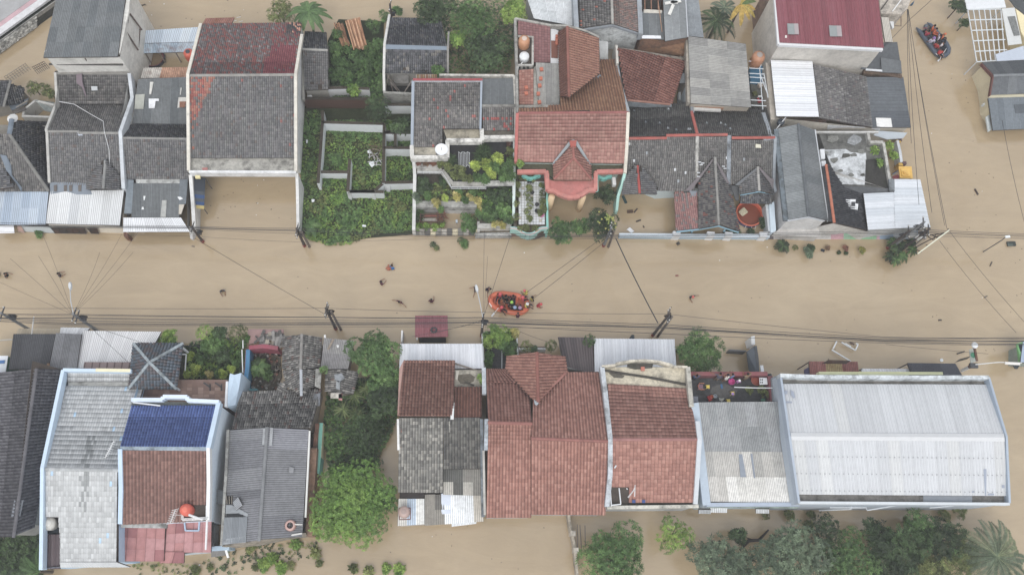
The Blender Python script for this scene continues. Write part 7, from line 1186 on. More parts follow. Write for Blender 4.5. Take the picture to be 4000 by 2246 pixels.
G3, L3 = 'cables over the side street', 'thin overhead cable crossing the flooded side street by the grey boat'
for a, b in (((3544, 36), (3560, 560)), ((3545, 36), (3590, 800)), ((3546, 36), (3640, 830)), ((3547, 36), (3698, 890)), ((3548, 36), (3690, 880))): cable([S(*a, 6), S(*b, 6.6)], .025, .25, L3, G3)
cable([S(3455, 180, 5), S(3560, 70, 5.5), S(3660, -20, 6)], .025, .1, 'overhead cable rising from the lean to past the block annex', 'cable by the annex'); cable([S(3915, 470, 5), S(4010, 900, 5.5)], .025, .2, 'overhead cable hanging beside the yellow shop house', 'cable by the shop')
for a, b in (((3706, 899), (3850, 1060)), ((3670, 940), (3780, 1060))): cable([S(*a, 6.5), S(b[0] + 190, b[1] + 240, 6)], .022, .3, 'overhead cable slanting from the billboard across open water', 'cables from the billboard')
for b, z in (((390, 985), 4), ((520, 985), 4), ((40, 1010), 4), ((150, 1000), 4), ((0, 1103), 5), ((540, 905), 3.4), ((475, 915), 3.4), ((160, 900), 3.4)): cable([S(284, 1228, 7.2), S(*b, z)], .012, .3, 'thin drop wire fanning across the street from the lamp pole', 'drop wires from the lamp pole')
for a, b, r in (((1270, 1228), (760, 930), .02), ((1887, 1243), (1892, 900), .015), ((1887, 1243), (1990, 930), .02), ((1890, 1245), (1905, 1000), .012), ((2024, 1165), (2370, 915), .02), ((2060, 1185), (2385, 925), .02), ((2570, 1262), (2405, 930), .055)): cable([S(*a, 6.4), S(*b, 4.6)], r, .25, 'overhead wire crossing the flooded main street between the pole rows', 'wires crossing the main street')
for a, b in (((1880, 1258), (1610, 1315)), ((1880, 1252), (1700, 1300)), ((2030, 1295), (2140, 1335)), ((3460, 1345), (3860, 1382)), ((320, 1260), (560, 1340)), ((360, 1285), (500, 1415))): cable([S(*a, 5.6), S(*b, 4.0)], .016, .15, 'thin service wire dropping from the pole row towards the south roofs', 'service wires to the south roofs')
bx = thing('transformer_box', 'white weathered box and meters hung on the corner pole', 'box', S(3588, 930)); MB('#c9cac8').box(S(3590, 925, 3.6), .9, .5, .7, .7).build('case', 'metal', bx); MB('#8d8d8a').box(S(3560, 922, 3.3), .9, .5, .5, .2).build('case', 'metal', bx)
t = thing('roadside_billboard', 'large billboard panel on a dark steel frame seen edge on', 'billboard', S(3640, 940))
a0, b0 = S(3583, 992, .4), S(3640, 958, .4); a1, b1 = Vector((a0.x, a0.y, 7.4)), S(3710, 900, 6.6)
P = [S(3583, 992, 1.6), S(3712, 897, 2.6), S(3712, 897, 6.4), S(3583, 992, 5.4)]
mb = MB('#d8d9c0'); q = [S(3583, 993, 1.2), S(3585, 991, 4.6), S(3709, 898, 5.6), S(3706, 900, 2.2)]; nn = (q[1] - q[0]).cross(q[3] - q[0]).normalized() * .06
mb.hexa([p - nn for p in q], [p + nn for p in q]); mb.build('panel', 'clean', t)
for f in (0, .33, .66, 1):
 e0 = mid(q[0], q[3], f); e1 = mid(q[1], q[2], f); MB('#2e2a2a').tube([e0 + Vector((-.12, .1, 0)), e1 + Vector((-.12, .1, 0))], .06, 5).build('frame_post', 'metal', t)
for a, b in (((3577, 966), (3625, 940)), ((3625, 940), (3700, 905)), ((3570, 960), (3615, 921)), ((3615, 921), (3690, 910)), ((3580, 975), (3600, 985)), ((3625, 925), (3645, 937)), ((3640, 918), (3660, 928)), ((3655, 915), (3648, 935))): MB('#3a3230').tube([S(*a, 3), S(*b, 3.6)], .05, 5).build('brace', 'metal', t)
t = thing('street_sign', 'leaning street sign board with green emblem beside the dark canopy', 'sign', S(3790, 1400))
q = [S(3787, 1365, 3.4), S(3808, 1357, 3.9), S(3818, 1410, 3.9), S(3793, 1420, 3.4)]; slab(t, q, '#c3c9c0', 'clean', .12, 'sign_board')
e = mid(mid(q[0], q[1]), mid(q[2], q[3])) + Vector((0, 0, .06)); MB('#3f8a6a').lathe(e, [(.3, 0), (.26, .03), (.01, .04)], 14).build('emblem', 'clean', t)
for k in range(3): MB('#5a9a80').bar(mid(q[0], q[3], .3 + .12 * k) + Vector((.12, 0, .12)), mid(q[0], q[3], .36 + .12 * k) + Vector((.3, 0, .16)), .08, .02).build('letter', 'clean', t)
bars(t, [q[1], q[2]], .2, .3, '#6d4a38', 'rusty', 'side_frame', 0); MB('#4a4c4a').bar(S(3742, 1408, 1.2), S(3787, 1396, 3.2), .6, .25).build('support', 'metal', t)
MB('#e3e6e8').lathe(S(3805, 1350, 3.9), [(.02, .3), (.3, .22), (.34, .1), (.02, 0)], 14).build('lamp', 'clean', t)
t = thing('gauge_pillar', 'tilted white and maroon banded post lying before the black canopy', 'post', S(3775, 1440)); MB('#d5d8da').tube([S(3757, 1448, .6), S(3790, 1432, 3.0)], .17, 10).build('post', 'clean', t); MB('#6d3a44').tube([S(3788, 1433, 2.9), S(3791, 1431, 3.1)], .2, 10).build('band', 'clean', t); MB('#4a4c50').box(S(3800, 1430, 3.2), .8, .5, .3).build('lamp_box', 'metal', t)
MB('#d5d4d0').tube([S(3810, 1424, 5), S(3900, 1415, 5.3), S(3990, 1418, 5)], .06, 6).build('lamp_arm', 'metal', t); MB('#e6e2dc').bar(S(3927, 1418, 5.4), S(3985, 1421, 5.2), .25, .12).build('lamp_head', 'clean', t)
H = house('green_shop_kiosk', 'blue roofed kiosk with torn green banner at the east edge', S(3990, 1380), 'kiosk')
sheets(H, [S(3995, 1335, 2.9), S(4060, 1335, 2.9), S(4060, 1425, 2.9), S(3985, 1415, 2.9)], [('#a9bcd4', 1)], sw=.6); slab(H, [S(3970, 1343, 2.6), S(3997, 1335, 2.9), S(3992, 1418, 2.9), S(3982, 1425, 2.4)], '#6fae6a', 'cloth', .1, 'torn_banner'); wall(H, [S(3985, 1340, 2.4), S(4060, 1340, 2.4), S(4060, 1420, 2.4), S(3985, 1415, 2.4)], '#8d9a90', drop=.1); slab(H, [S(3980, 1345, 2.75), S(3994, 1342, 2.95), S(3992, 1372, 2.95), S(3982, 1375, 2.7)], '#2f3538', 'cloth', .05, 'dark_print'); slab(H, [S(3955, 1422, .9), S(3985, 1425, .9), S(3975, 1441, .6), S(3965, 1440, .6)], '#3d4448', 'cloth', .1, 'hanging_flap')
t = thing('wrecked_window', 'broken white window frame floating in the water before the rusty canopy', 'frame', S(3300, 1350))
for a, b in (((3255, 1362), (3270, 1332)), ((3250, 1366), (3324, 1411)), ((3288, 1337), (3342, 1368)), ((3342, 1368), (3353, 1344)), ((3353, 1344), (3345, 1342)), ((3303, 1342), (3325, 1354))): MB('#dfe3e5').bar(S(*a, .5), S(*b, .5), .12, .12).build('bar', 'clean', t)
MB('#5d4a3e').bar(S(3320, 1338, .4), S(3338, 1345, .4), .2, .1).build('bracket', 'wood', t)
# vegetation
def foliage(name, C, Nn, nl, L, Wd, cols, parent=None, up=.45, mat='leaf', **kw):
 N = len(C); C = C[:, None, :]; n = Nn / np.linalg.norm(Nn, axis=1, keepdims=True)
 r = NR.normal(size=(N, 3)); t1 = np.cross(n, r); t1 /= np.linalg.norm(t1, axis=1, keepdims=True); t2 = np.cross(n, t1)
 a = NR.uniform(0, 6.283, (N, 1)) + np.arange(nl)[None] * 6.283 / nl + NR.uniform(-.35, .35, (N, nl))
 d = np.cos(a)[..., None] * t1[:, None] + np.sin(a)[..., None] * t2[:, None] + n[:, None] * NR.uniform(up - .3, up + .3, (N, nl, 1))
 d /= np.linalg.norm(d, axis=2, keepdims=True); s = np.cross(d, n[:, None]); s /= np.linalg.norm(s, axis=2, keepdims=True) + 1e-6
 l = L * NR.uniform(.65, 1.25, (N, nl, 1)); w = Wd * NR.uniform(.7, 1.2, (N, nl, 1)) / 2; dz = np.array([0, 0, 1.0])
 V = np.stack([C + d * .02, C + d * l * .5 + s * w, C + d * l - dz * l * .18, C + d * l * .5 - s * w], 2).reshape(-1, 3)
 Fc = np.arange(N * nl * 4).reshape(-1, 4)
 cc = np.repeat(np.asarray(cols), nl, 0) * NR.uniform(.75, 1.25, (N * nl, 1))
 return mesh_ob(name, V, Fc, cc, mat, parent, **kw)
KIND = dict(mango=(7, .36, .10, .3), fine=(6, .22, .09, .25), broad=(4, .42, .24, .3), topiary=(5, .15, .08, .12), feather=(8, .26, .06, .28), bush=(5, .26, .13, .2), spiky=(8, .7, .07, .4))
PALS = dict(dark=['#3a4a2c', '#445a34', '#2f3d26', '#516a3c'], mid=['#4c6a36', '#587a3e', '#41592f', '#6b8a48'], leafgreen=['#5f8232', '#6d8f38', '#557538', '#7c9c3e'], bright=['#6a8a34', '#7d9a3e', '#587830', '#8fa848'], grey=['#5f7058', '#6a7a62', '#50614a', '#768768'], lime=['#93a83c', '#a5b64a', '#7d9436', '#b5c058'], yellow=['#a8a04c', '#b8ae62', '#8d8a42', '#c9bd7c'], rust=['#8a5a48', '#7a4c40', '#9a6a50', '#6a5a3c'], olive=['#5d6836', '#6d7840', '#50582e', '#7d8548'], gold=['#8d8a34', '#a39a3c', '#7d7a30', '#6d7a34'])
def lf(x):
 c = np.array(hx(x)); m = c.mean(); return np.clip(m + (c - m) * 1.12, .005, 1) * 1.12
def crown(C0, r, h, kind, pal, lobes, parent, dens=1.0, flat=.35, name='crown'):
 nl, L, Wd, sp = KIND[kind]; C, Nn, cl = [], [], []; pc = [lf(x) for x in PALS[pal]]; C0 = np.array(C0)
 big = [(np.zeros(3), .62 if lobes > 1 else 1.0)] if lobes <= 1 else [(np.array([0, 0, -.1]), .66)]
 for i in range(lobes if lobes > 1 else 0):
  a = i * 2.4 + R.uniform(-.4, .4); q = math.sqrt((i + .6) / lobes) * .68; big.append((np.array([q * math.cos(a), q * math.sin(a), R.uniform(-.15, .45) * (1 - q)]), R.uniform(.26, .44)))
 for c, s in big:
  n = int(dens * 2.6 * (r * s / sp) ** 2) + 12; v = NR.normal(size=(n, 3)); v /= np.linalg.norm(v, axis=1, keepdims=True); v[:, 2] = np.where(v[:, 2] < -flat, -v[:, 2], v[:, 2])
  rad = NR.uniform(.72, 1.06, (n, 1)); p = C0 + np.array([r, r, h]) * (c + v * s * rad)
  C.append(p); Nn.append(v + np.array([0, 0, .6])); b = pc[R.randrange(len(pc))] * R.uniform(.8, 1.15); cl.append(np.stack([b * .6 + pc[k] * .4 for k in NR.integers(0, len(pc), n)]) * NR.uniform(.7, 1.3, (n, 1)))
 return foliage(name, np.concatenate(C), np.concatenate(Nn), nl, L, Wd, np.concatenate(cl), parent)
def tree(name, label, px, zc, rpx, kind='mango', pal='dark', lobes=9, h=None, cat='tree', group=None, dens=1.0, zb=-1.2):
 c = S(*px, zc); r = rpx / 38.5; h = h or r * .75; t = thing(name, label, cat, (c.x, c.y, 0), group)
 crown(c, r, h, kind, pal, lobes, t, dens)
 mb = MB('#5a4c3e'); tr = max(.05, r * .05); mb.tube([Vector((c.x, c.y, zb)), Vector((c.x + r * .05, c.y, zc - h * .5)), c], [tr * 1.3, tr, tr * .5], 7)
 for k in range(5 if r > 1 else 3): a = k * 2.5; mb.tube([Vector((c.x, c.y, zc - h * .5)), c + Vector((math.cos(a) * r * .6, math.sin(a) * r * .6, h * .1))], [tr * .7, tr * .2], 5)
 mb.build('trunk' if cat == 'tree' else 'stem', 'wood', t); return t
for a in [
 ('leafy_tree', 'broad green tree overhanging the old grey house beside the kiosk', (1462, 1385), 3.6, 108, 'bush', 'mid', 11),
 ('leafy_tree', 'green tree joining the garden between old grey house and white porch', (1505, 1475), 3.4, 78, 'bush', 'mid', 9),
 ('leafy_tree', 'dark leafy tree beside the pink edged red roof', (1500, 1560), 3.6, 82, 'bush', 'dark', 9),
 ('leafy_tree', 'low dark tree filling the gap west of the red and grey house', (1420, 1690), 2.4, 98, 'fine', 'dark', 9),
 ('leafy_tree', 'dark creeper covered tree below the low garden wall', (1425, 1790), 2.0, 78, 'fine', 'dark', 8),
 ('round_tree', 'very large bright green feathery tree at the water edge', (1372, 1975), 4.5, 162, 'fine', 'leafgreen', 26, None, 'tree', None, 1.7),
 ('leafy_tree', 'darker tree lobe pressed against the patched sheet roof', (1495, 1945), 3.4, 62, 'bush', 'mid', 6),
 ('leafy_tree', 'dark tree at the north edge behind the small tiled house', (1690, 40), 4, 95, 'bush', 'dark', 9),
 ('feathery_tree', 'feathery mid green tree at the north edge left of the pale sheet roof', (1850, 75), 4.6, 118, 'feather', 'mid', 11),
 ('leafy_tree', 'dense green tree west of the villa tank enclosure', (1900, 205), 4.2, 108, 'bush', 'dark', 10),
 ('leafy_tree', 'bright leafed small tree against the dark tiled house', (1790, 150), 4, 52, 'bush', 'bright', 6),
 ('leafy_tree', 'bright round tree touching the pale grey sheet roof', (2010, 45), 4.6, 72, 'bush', 'bright', 8),
 ('leafy_tree', 'grey green tree growing behind the north bank palm', (1095, 45), 2.6, 75, 'fine', 'olive', 8),
 ('acacia_tree', 'feathery dark tree between the ruined rooms and the terrace house', (1478, 425), 3, 72, 'feather', 'dark', 8),
 ('leafy_tree', 'dark bush like tree filling the ruined side room', (1568, 490), 2, 46, 'broad', 'dark', 6),
 ('mango_tree', 'mango tree with pale new leaves inside the gated yard', (2735, 1385), 3.6, 105, 'mango', 'mid', 12),
 ('mango_tree', 'big mango tree beside the narrow wall in the flooded field', (2400, 2190), 3.6, 145, 'mango', 'mid', 12),
 ('leafy_tree', 'bright yellow green tree standing alone in the flooded field', (2632, 2090), 3.4, 78, 'fine', 'bright', 9),
 ('grey_tree', 'grey green mango tree between the bright tree and the dark branch', (2795, 2185), 3.6, 105, 'mango', 'grey', 11),
 ('grey_tree', 'largest grey green mango tree beside the fallen dark branch', (3085, 2180), 4, 150, 'mango', 'grey', 14),
 ('leafy_tree', 'small dark tree next to the bare dark branch', (2885, 2095), 2.4, 38, 'mango', 'dark', 5),
 ('leafy_tree', 'dark shaded tree close to the hall rear wall', (3228, 2070), 2.6, 68, 'fine', 'dark', 8),
 ('mango_tree', 'mixed green tree with yellow shoots right of the grey mango', (3330, 2190), 3.4, 122, 'fine', 'mid', 12),
 ('mango_tree', 'dark mango tree in the middle of the southern grove', (3520, 2160), 3.6, 118, 'mango', 'dark', 12),
 ('mango_tree', 'mango tree nearest the feathery palm behind the hall', (3690, 2110), 3.4, 98, 'mango', 'dark', 10),
 ('mango_tree', 'low dark mango tree cut by the south edge beside the palm', (3640, 2235), 3, 105, 'mango', 'olive', 10),
 ('grey_tree', 'grey mango tree cut by the south edge left of the largest grey one', (2905, 2225), 3.2, 80, 'mango', 'grey', 8),
 ('mango_tree', 'shaded tree between the largest grey mango and the mixed green tree', (3215, 2170), 3.0, 85, 'fine', 'dark', 9),
 ('mango_tree', 'yellow flecked tree at the south edge under the mixed green tree', (3290, 2240), 3.2, 90, 'fine', 'mid', 9),
 ('mango_tree', 'dark tree at the south edge in the middle of the grove', (3460, 2235), 3.2, 100, 'mango', 'dark', 9),
 ('mango_tree', 'smaller dark tree on the hall side of the grove', (3425, 2090), 3.0, 70, 'mango', 'dark', 8),
 ('mango_tree', 'tree crown joining the grove and the feathery palm', (3770, 2170), 3.2, 85, 'mango', 'olive', 8),
 ('mango_tree', 'tree crown on the hall side nearest the palm', (3600, 2070), 3.2, 78, 'mango', 'mid', 8),
 ('papaya_tree', 'dark tree with yellow green fruit clusters at the villa gate', (2345, 875), 2.8, 72, 'mango', 'dark', 9),
 ('leafy_tree', 'green tree spilling over the street beside the wavy mint wall', (2190, 905), 2.2, 62, 'bush', 'mid', 8),
 ('leafy_tree', 'mid green tree between the villa columns and the street', (2262, 885), 2.4, 48, 'mango', 'mid', 6),
 ('leafy_tree', 'dark tree in the yard under the mint side wall', (2365, 760), 1.8, 50, 'mango', 'dark', 6),
 ('leafy_tree', 'dark tree hanging over the boat channel at the north edge', (3745, 20), 2.6, 48, 'bush', 'dark', 6),
 ('leafy_tree', 'small dark tree beside the white pergola frame', (3765, 90), 1.6, 28, 'bush', 'dark', 4),
 ('round_topiary', 'round bright topiary tree left of the flower garden', (802, 1302), 2.6, 35, 'topiary', 'bright', 1),
 ('round_topiary', 'round olive topiary tree right of the flower garden', (930, 1302), 2.6, 36, 'topiary', 'olive', 1),
 ('small_tree', 'dark upright tree between the two round topiaries', (860, 1300), 2.8, 32, 'bush', 'dark', 5),
 ('small_tree', 'spreading green tree in the middle of the flower garden', (835, 1345), 2.4, 52, 'bush', 'mid', 7),
 ('small_tree', 'dark tree behind the flower garden path', (855, 1385), 2.2, 48, 'fine', 'dark', 7),
 ('round_topiary', 'small round topiary beside the garden path', (884, 1352), 2.0, 13, 'topiary', 'bright', 1),
 ('leafy_tree', 'small green tree beside the hipped gazebo and white porch', (660, 1318), 2.8, 40, 'bush', 'bright', 6),
 ('leafy_tree', 'lush tree over the garden railing next to the lamp pole', (1945, 1320), 1.8, 62, 'bush', 'bright', 7),
 ('round_topiary', 'round light green topiary inside the railed garden', (1965, 1345), 1.9, 26, 'topiary', 'mid', 1),
 ('leafy_tree', 'green tree in the railed garden below the topiary', (1998, 1365), 1.7, 34, 'bush', 'mid', 5),
 ('round_topiary', 'left round topiary behind the low white fence', (2057, 1352), 1.8, 22, 'topiary', 'olive', 1),
 ('round_topiary', 'round topiary beside the dark ribbed canopy', (2152, 1350), 1.8, 24, 'topiary', 'olive', 1),
 ('round_topiary', 'round topiary poking above the brown canopy corner', (2302, 1330), 3.6, 24, 'topiary', 'mid', 1)]:
 tree(*a)
tr = bpy.data.objects['papaya_tree']
mb = MB()
for k in range(30): a = R.random() * 6.28; q = R.uniform(0, .55) if k < 14 else R.uniform(.4, 1.4); mb.lathe(S(2382 + (0 if k < 14 else -25), 848 + (0 if k < 14 else 25), 4.2 - q * .35) + Vector((math.cos(a) * q, math.sin(a) * q, 0)), [(.02, .12), (.1, .04), (.09, -.06), (.01, -.12)], 7, pick([('#b5b04a', 2), ('#8fa03c', 2)]))
mb.build('fruit_cluster', 'plastic', tr, kind='stuff')
br = thing('fallen_branch', 'bare dark branch lying in the water between small tree and grey mango', 'branch', S(2940, 2110)); MB('#3a322b').tube([S(3002, 2070, .5), S(2965, 2110, .6), S(2925, 2112, .5), S(2890, 2150, .4)], [.08, .16, .18, .1], 6).build('limb', 'wood', br); MB('#3a322b').tube([S(2945, 2112, .5), S(2915, 2100, .4)], [.1, .04], 5).build('limb', 'wood', br)
SH = []
def sh(label, kind, pal, *items, name='potted_plant', cat='plant', group=None, zb=None):
 for i, (x, y, z, r) in enumerate(items): tree(name, label, (x, y), z, r, kind, pal, 3 if r > 14 else 1, cat=cat, group=group, zb=z - .9 if zb is None else zb, dens=1.1)
def q2(*l): return [(1600 + x / 3.614, 520 + y / 3.614, z, r * 1.25) for x, y, z, r in l]
sh('bright green leafy plant in the thick planting on the dark roof terrace', 'mango', 'lime', *q2((935, 455, 3.9, 19), (1090, 430, 4, 21), (1230, 390, 4, 23), (1260, 330, 3.9, 13), (1110, 520, 4, 19), (1160, 570, 3.9, 15)), group='bright plants on the roof terrace')
sh('mid green plant along the south edge of the dark roof terrace', 'mango', 'mid', *q2((1190, 470, 4, 22), (1385, 500, 4, 23), (1420, 580, 3.8, 23), (1320, 590, 3.8, 20), (1080, 640, 3.6, 17), (1440, 400, 4, 15), (950, 620, 3.7, 14)), group='edge plants on the roof terrace')
sh('olive flowering shrub along the diagonal balcony edge', 'fine', 'olive', *q2((700, 520, 3.8, 25), (640, 590, 3.7, 19), (760, 620, 3.7, 17), (540, 470, 3.8, 19), (860, 640, 3.6, 14)), group='flowering shrubs by the balcony')
sh('rust coloured potted flower on the upper planter by the dish parapet', 'fine', 'rust', *q2((130, 400, 3.4, 12), (240, 410, 3.4, 13), (340, 410, 3.4, 13)), group='rust flowers in the planter'); sh('pale green trailing plant at the planter corner', 'fine', 'olive', *q2((440, 430, 3.6, 15)))
sh('dark grassy pot plant behind the drying rack', 'spiky', 'dark', *q2((1060, 230, 3.6, 18), (580, 370, 3.6, 10), (1000, 330, 3.5, 16)), group='dark pot plants on the terrace')
sh('climbing plant beside the brown beam and villa wall', 'bush', 'olive', *q2((1420, 240, 3.6, 12), (1400, 310, 3.6, 10)), group='plants by the brown beam'); sh('light green shoot hanging over the villa gutter', 'bush', 'bright', *q2((1560, 420, 4.4, 15)))
sh('dark green shrub in the lower garden terrace', 'bush', 'dark', *q2((200, 680, 2.4, 25), (160, 780, 2.3, 22), (270, 760, 2.2, 18), (1150, 860, 2.3, 24), (1320, 800, 2.4, 24), (1400, 880, 2.3, 20), (1250, 960, 2.2, 24), (470, 680, 2.4, 17)), group='dark shrubs in the lower garden')
sh('grey leaved shrub hanging over the western side wall', 'fine', 'grey', *q2((90, 890, 2.4, 16), (125, 960, 2.2, 10)), group='grey shrubs on the side wall')
sh('yellow flowering shrub on the planter edge', 'fine', 'yellow', *q2((380, 980, 2.3, 20), (660, 890, 2.4, 18), (850, 900, 2.4, 13), (960, 950, 2.4, 18), (1010, 1050, 2.2, 18), (1210, 1260, 2.0, 17), (1310, 1300, 1.9, 14)), group='yellow shrubs on the planter edge'); sh('round lime green topiary bush on the planter edge', 'topiary', 'lime', *q2((500, 915, 2.6, 17)))
sh('green plant crowding the planter above the flooded courtyard', 'bush', 'mid', *q2((250, 890, 2.4, 16), (430, 1060, 2.2, 13), (790, 940, 2.3, 13), (1080, 1080, 2.2, 28), (1330, 1060, 2.3, 33), (1190, 1150, 2.2, 24), (1400, 1200, 2.0, 22), (980, 1140, 2.1, 16), (690, 830, 2.3, 13), (900, 850, 2.3, 16), (1090, 1180, 2.0, 20)), group='plants over the courtyard planter')
sh('leafy bush growing in the flooded courtyard', 'bush', 'mid', *q2((820, 1240, 1.4, 38), (890, 1330, 1.2, 18)), group='bushes in the flooded courtyard', zb=-1.2); sh('low plant along the block fence of the courtyard', 'bush', 'bright', *q2((120, 1320, 1.0, 11), (240, 1310, 1.0, 12), (360, 1320, 1.0, 13), (450, 1280, 1.0, 10)), group='plants along the block fence', zb=-1.2); sh('dark pot plant beside the swing bench', 'spiky', 'dark', *q2((130, 1150, 1.0, 12)), zb=-1.2); sh('purple leaved plant at the end of the swing bench', 'spiky', 'rust', *q2((450, 1170, 1.2, 10)), zb=-1.2)
sh('potted plant in the rows on the white tiled roof garden', 'fine', 'olive', *q2((1690, 770, 2.5, 14), (1650, 870, 2.4, 10), (1690, 940, 2.4, 10), (1690, 1030, 2.4, 11), (1660, 1110, 2.4, 9), (1690, 1200, 2.4, 12), (1880, 740, 2.5, 12), (1880, 850, 2.5, 11), (1880, 960, 2.4, 12), (1890, 1060, 2.4, 15), (1850, 1120, 2.4, 12), (1560, 600, 2.5, 12), (1640, 610, 2.5, 14), (1520, 720, 2.5, 13), (1520, 850, 2.5, 12), (1510, 1000, 2.4, 11), (1500, 1180, 2.4, 11), (1650, 1330, 2.3, 13), (1560, 1340, 2.3, 10), (1780, 1340, 2.3, 10), (1740, 640, 2.5, 10)), group='potted plants on the tiled roof garden')
for x, y in ((1680, 690), (1710, 690), (1740, 690), (1795, 1020), (1790, 1110), (1730, 850)): c = S(1600 + x / 3.614, 520 + y / 3.614, 2.05); MB('#26272a').lathe(c, [(.16, 0), (.22, .3), (.18, .3), (.16, .22), (.01, .22)], 12).build('plant_pot', 'plastic', None, 'black plastic plant pot on the white tiled roof garden', 'pot', 'black pots on the tiled roof garden')
MB('#c45a96').lathe(S(1600 + 1862 / 3.614, 520 + 1165 / 3.614, 2.1), [(.22, 0), (.28, .3), (.24, .3), (.01, .25)], 14).build('pink_bowl', 'plastic', None, 'pink plastic bowl at the edge of the tiled roof garden', 'bowl')
sh('bright flowering shrub in the flower garden beside the gazebo', 'fine', 'lime', (745, 1385, 1.5, 20), (765, 1440, 1.4, 26), (870, 1460, 1.4, 22), (730, 1460, 1.3, 18), (905, 1440, 1.5, 18), group='bright shrubs by the gazebo', name='garden_shrub', zb=-.5)
sh('yellow leaved clipped shrub in the flower garden', 'topiary', 'yellow', (818, 1460, 1.4, 20), name='garden_shrub', zb=-.5)
sh('green shrub along the white garden frame', 'bush', 'mid', (945, 1340, 1.6, 20), (940, 1390, 1.5, 24), (920, 1420, 1.4, 18), (780, 1400, 1.6, 22), (800, 1350, 1.6, 22), (965, 1320, 1.5, 15), (900, 1365, 1.5, 18), group='green shrubs along the garden frame', name='garden_shrub', zb=-.5)
sh('pink flowering shrub under the garden trees', 'fine', 'rust', (848, 1335, 2.4, 11), name='garden_shrub')
sh('flowering shrub inside the railed street garden', 'bush', 'mid', (1905, 1310, 1.4, 20), (1900, 1335, 1.3, 22), (1912, 1385, 1.2, 20), (1905, 1425, 1.2, 22), (2000, 1305, 1.4, 24), (1910, 1405, 1.2, 20), (1930, 1300, 1.4, 20), (1995, 1385, 1.3, 22), group='shrubs in the railed street garden', name='garden_shrub', zb=-.5); sh('pale yellow blossoming shrub leaning over the railing', 'fine', 'yellow', (2013, 1298, 1.8, 22), name='garden_shrub', zb=-.5); sh('small shrub between fence and topiary', 'bush', 'dark', (2085, 1363, 1.2, 14), name='garden_shrub', zb=-1)
def wat(label, kind, pal, x, y, r, z=.35, name='water_shrub'): sh(label, kind, pal, (x, y, z, r), name=name, cat='shrub', zb=-1.2)
wat('small leafy bush in the water before the cream wall', 'bush', 'mid', 153, 912, 18); wat('dark half drowned plant west of the garden weeds', 'fine', 'dark', 1690, 955, 12); wat('trailing weed clump in the street before the block fence', 'fine', 'mid', 1810, 948, 26, .25); wat('sparse dark weed beside the block fence', 'fine', 'olive', 1705, 968, 9, .2)
wat('round yellow green bush in the street row', 'topiary', 'gold', 3369, 977, 19, .6); wat('round rust red bush in the street row', 'topiary', 'rust', 3303, 967, 15, .5); wat('small olive bush beside the cycad', 'topiary', 'olive', 3106, 968, 12, .4); wat('grey green large bush half under water', 'bush', 'grey', 3158, 985, 26, .7); wat('dark upper bush behind the grey green one', 'bush', 'dark', 3168, 968, 20, .8); wat('scrappy small plant east of the grey bush', 'fine', 'rust', 3232, 968, 10, .3)
for x, y in ((3277, 986), (3305, 988)): sh('tiny dark twig plant below the rust red bush', 'fine', 'dark', (x, y, .15, 5), name='water_shrub', cat='shrub', zb=-1.2, group='twig plants by the red bush')
for i, (x, y, r) in enumerate(((1030, 2205, 30), (1065, 2180, 16), (1000, 2215, 12), (1100, 2215, 20), (1135, 2210, 14), (1155, 2125, 14), (980, 2135, 22), (1235, 2165, 14), (1245, 2200, 10), (1560, 2225, 18), (1510, 2220, 20), (1440, 2232, 14), (765, 2225, 18), (1380, 2222, 10), (820, 2215, 8))): wat('leafy weed clump standing in the flooded ground south of the houses', 'broad' if i % 2 else 'bush', 'bright' if i in (0, 1, 3, 10, 9, 5) else 'olive', x, y, r, .35, 'weed_clump')
for o in bpy.data.objects:
 if o.name.startswith('weed_clump') and o.parent is None: o['group'] = 'weed clumps in the southern water'
sh('leafy bush growing against the rear wall of the hall', 'fine', 'olive', (3085, 2010, .8, 24), (3170, 2010, .8, 20), (2990, 2015, .5, 14), (3160, 2050, .6, 24), (3750, 1995, .8, 36), (3690, 2010, .7, 30), (3540, 2040, .8, 22), group='bushes behind the hall', name='garden_shrub', cat='shrub', zb=-1.2)
sh('tall yellow green bush in the yard between outhouse and block', 'fine', 'olive', (130, 340, 1.6, 38), (175, 345, 1.4, 34), (200, 365, 1.3, 24), group='bushes in the west yard', name='garden_shrub', cat='shrub', zb=-1.2)
sh('small weed on the embankment verge', 'fine', 'mid', (115, 35, 1.2, 14), (80, 75, 1.0, 8), (140, 25, 1.1, 10), group='weeds on the embankment', name='garden_shrub', cat='shrub')
sh('cassava bush in the thicket below the bamboo poles', 'feather', 'mid', (1310, 190, 1.4, 40), (1330, 250, 1.4, 46), (1400, 230, 1.5, 48), (1430, 250, 1.5, 44), (1350, 290, 1.3, 42), (1300, 290, 1.2, 36), (1460, 100, 1.4, 44), (1480, 170, 1.3, 36), (1420, 310, 1.1, 36), (1480, 250, 1.2, 40), (1490, 320, 1.1, 34), (1445, 200, 1.3, 36), (1500, 60, 1.4, 34), (1320, 130, 1.2, 34), group='cassava bushes in the thicket', name='cassava_bush', cat='bush', zb=-.2)
sh('bright leafed sapling beside the brick wall', 'broad', 'bright', (1380, 350, 1.8, 30), name='sapling'); sh('green bush against the villa gate pillar', 'bush', 'mid', (1555, 40, 1.4, 26), name='garden_shrub', cat='shrub'); sh('papaya leaves over the broken tiled eave', 'broad', 'mid', (1710, 275, 4.2, 30), name='papaya_sapling')
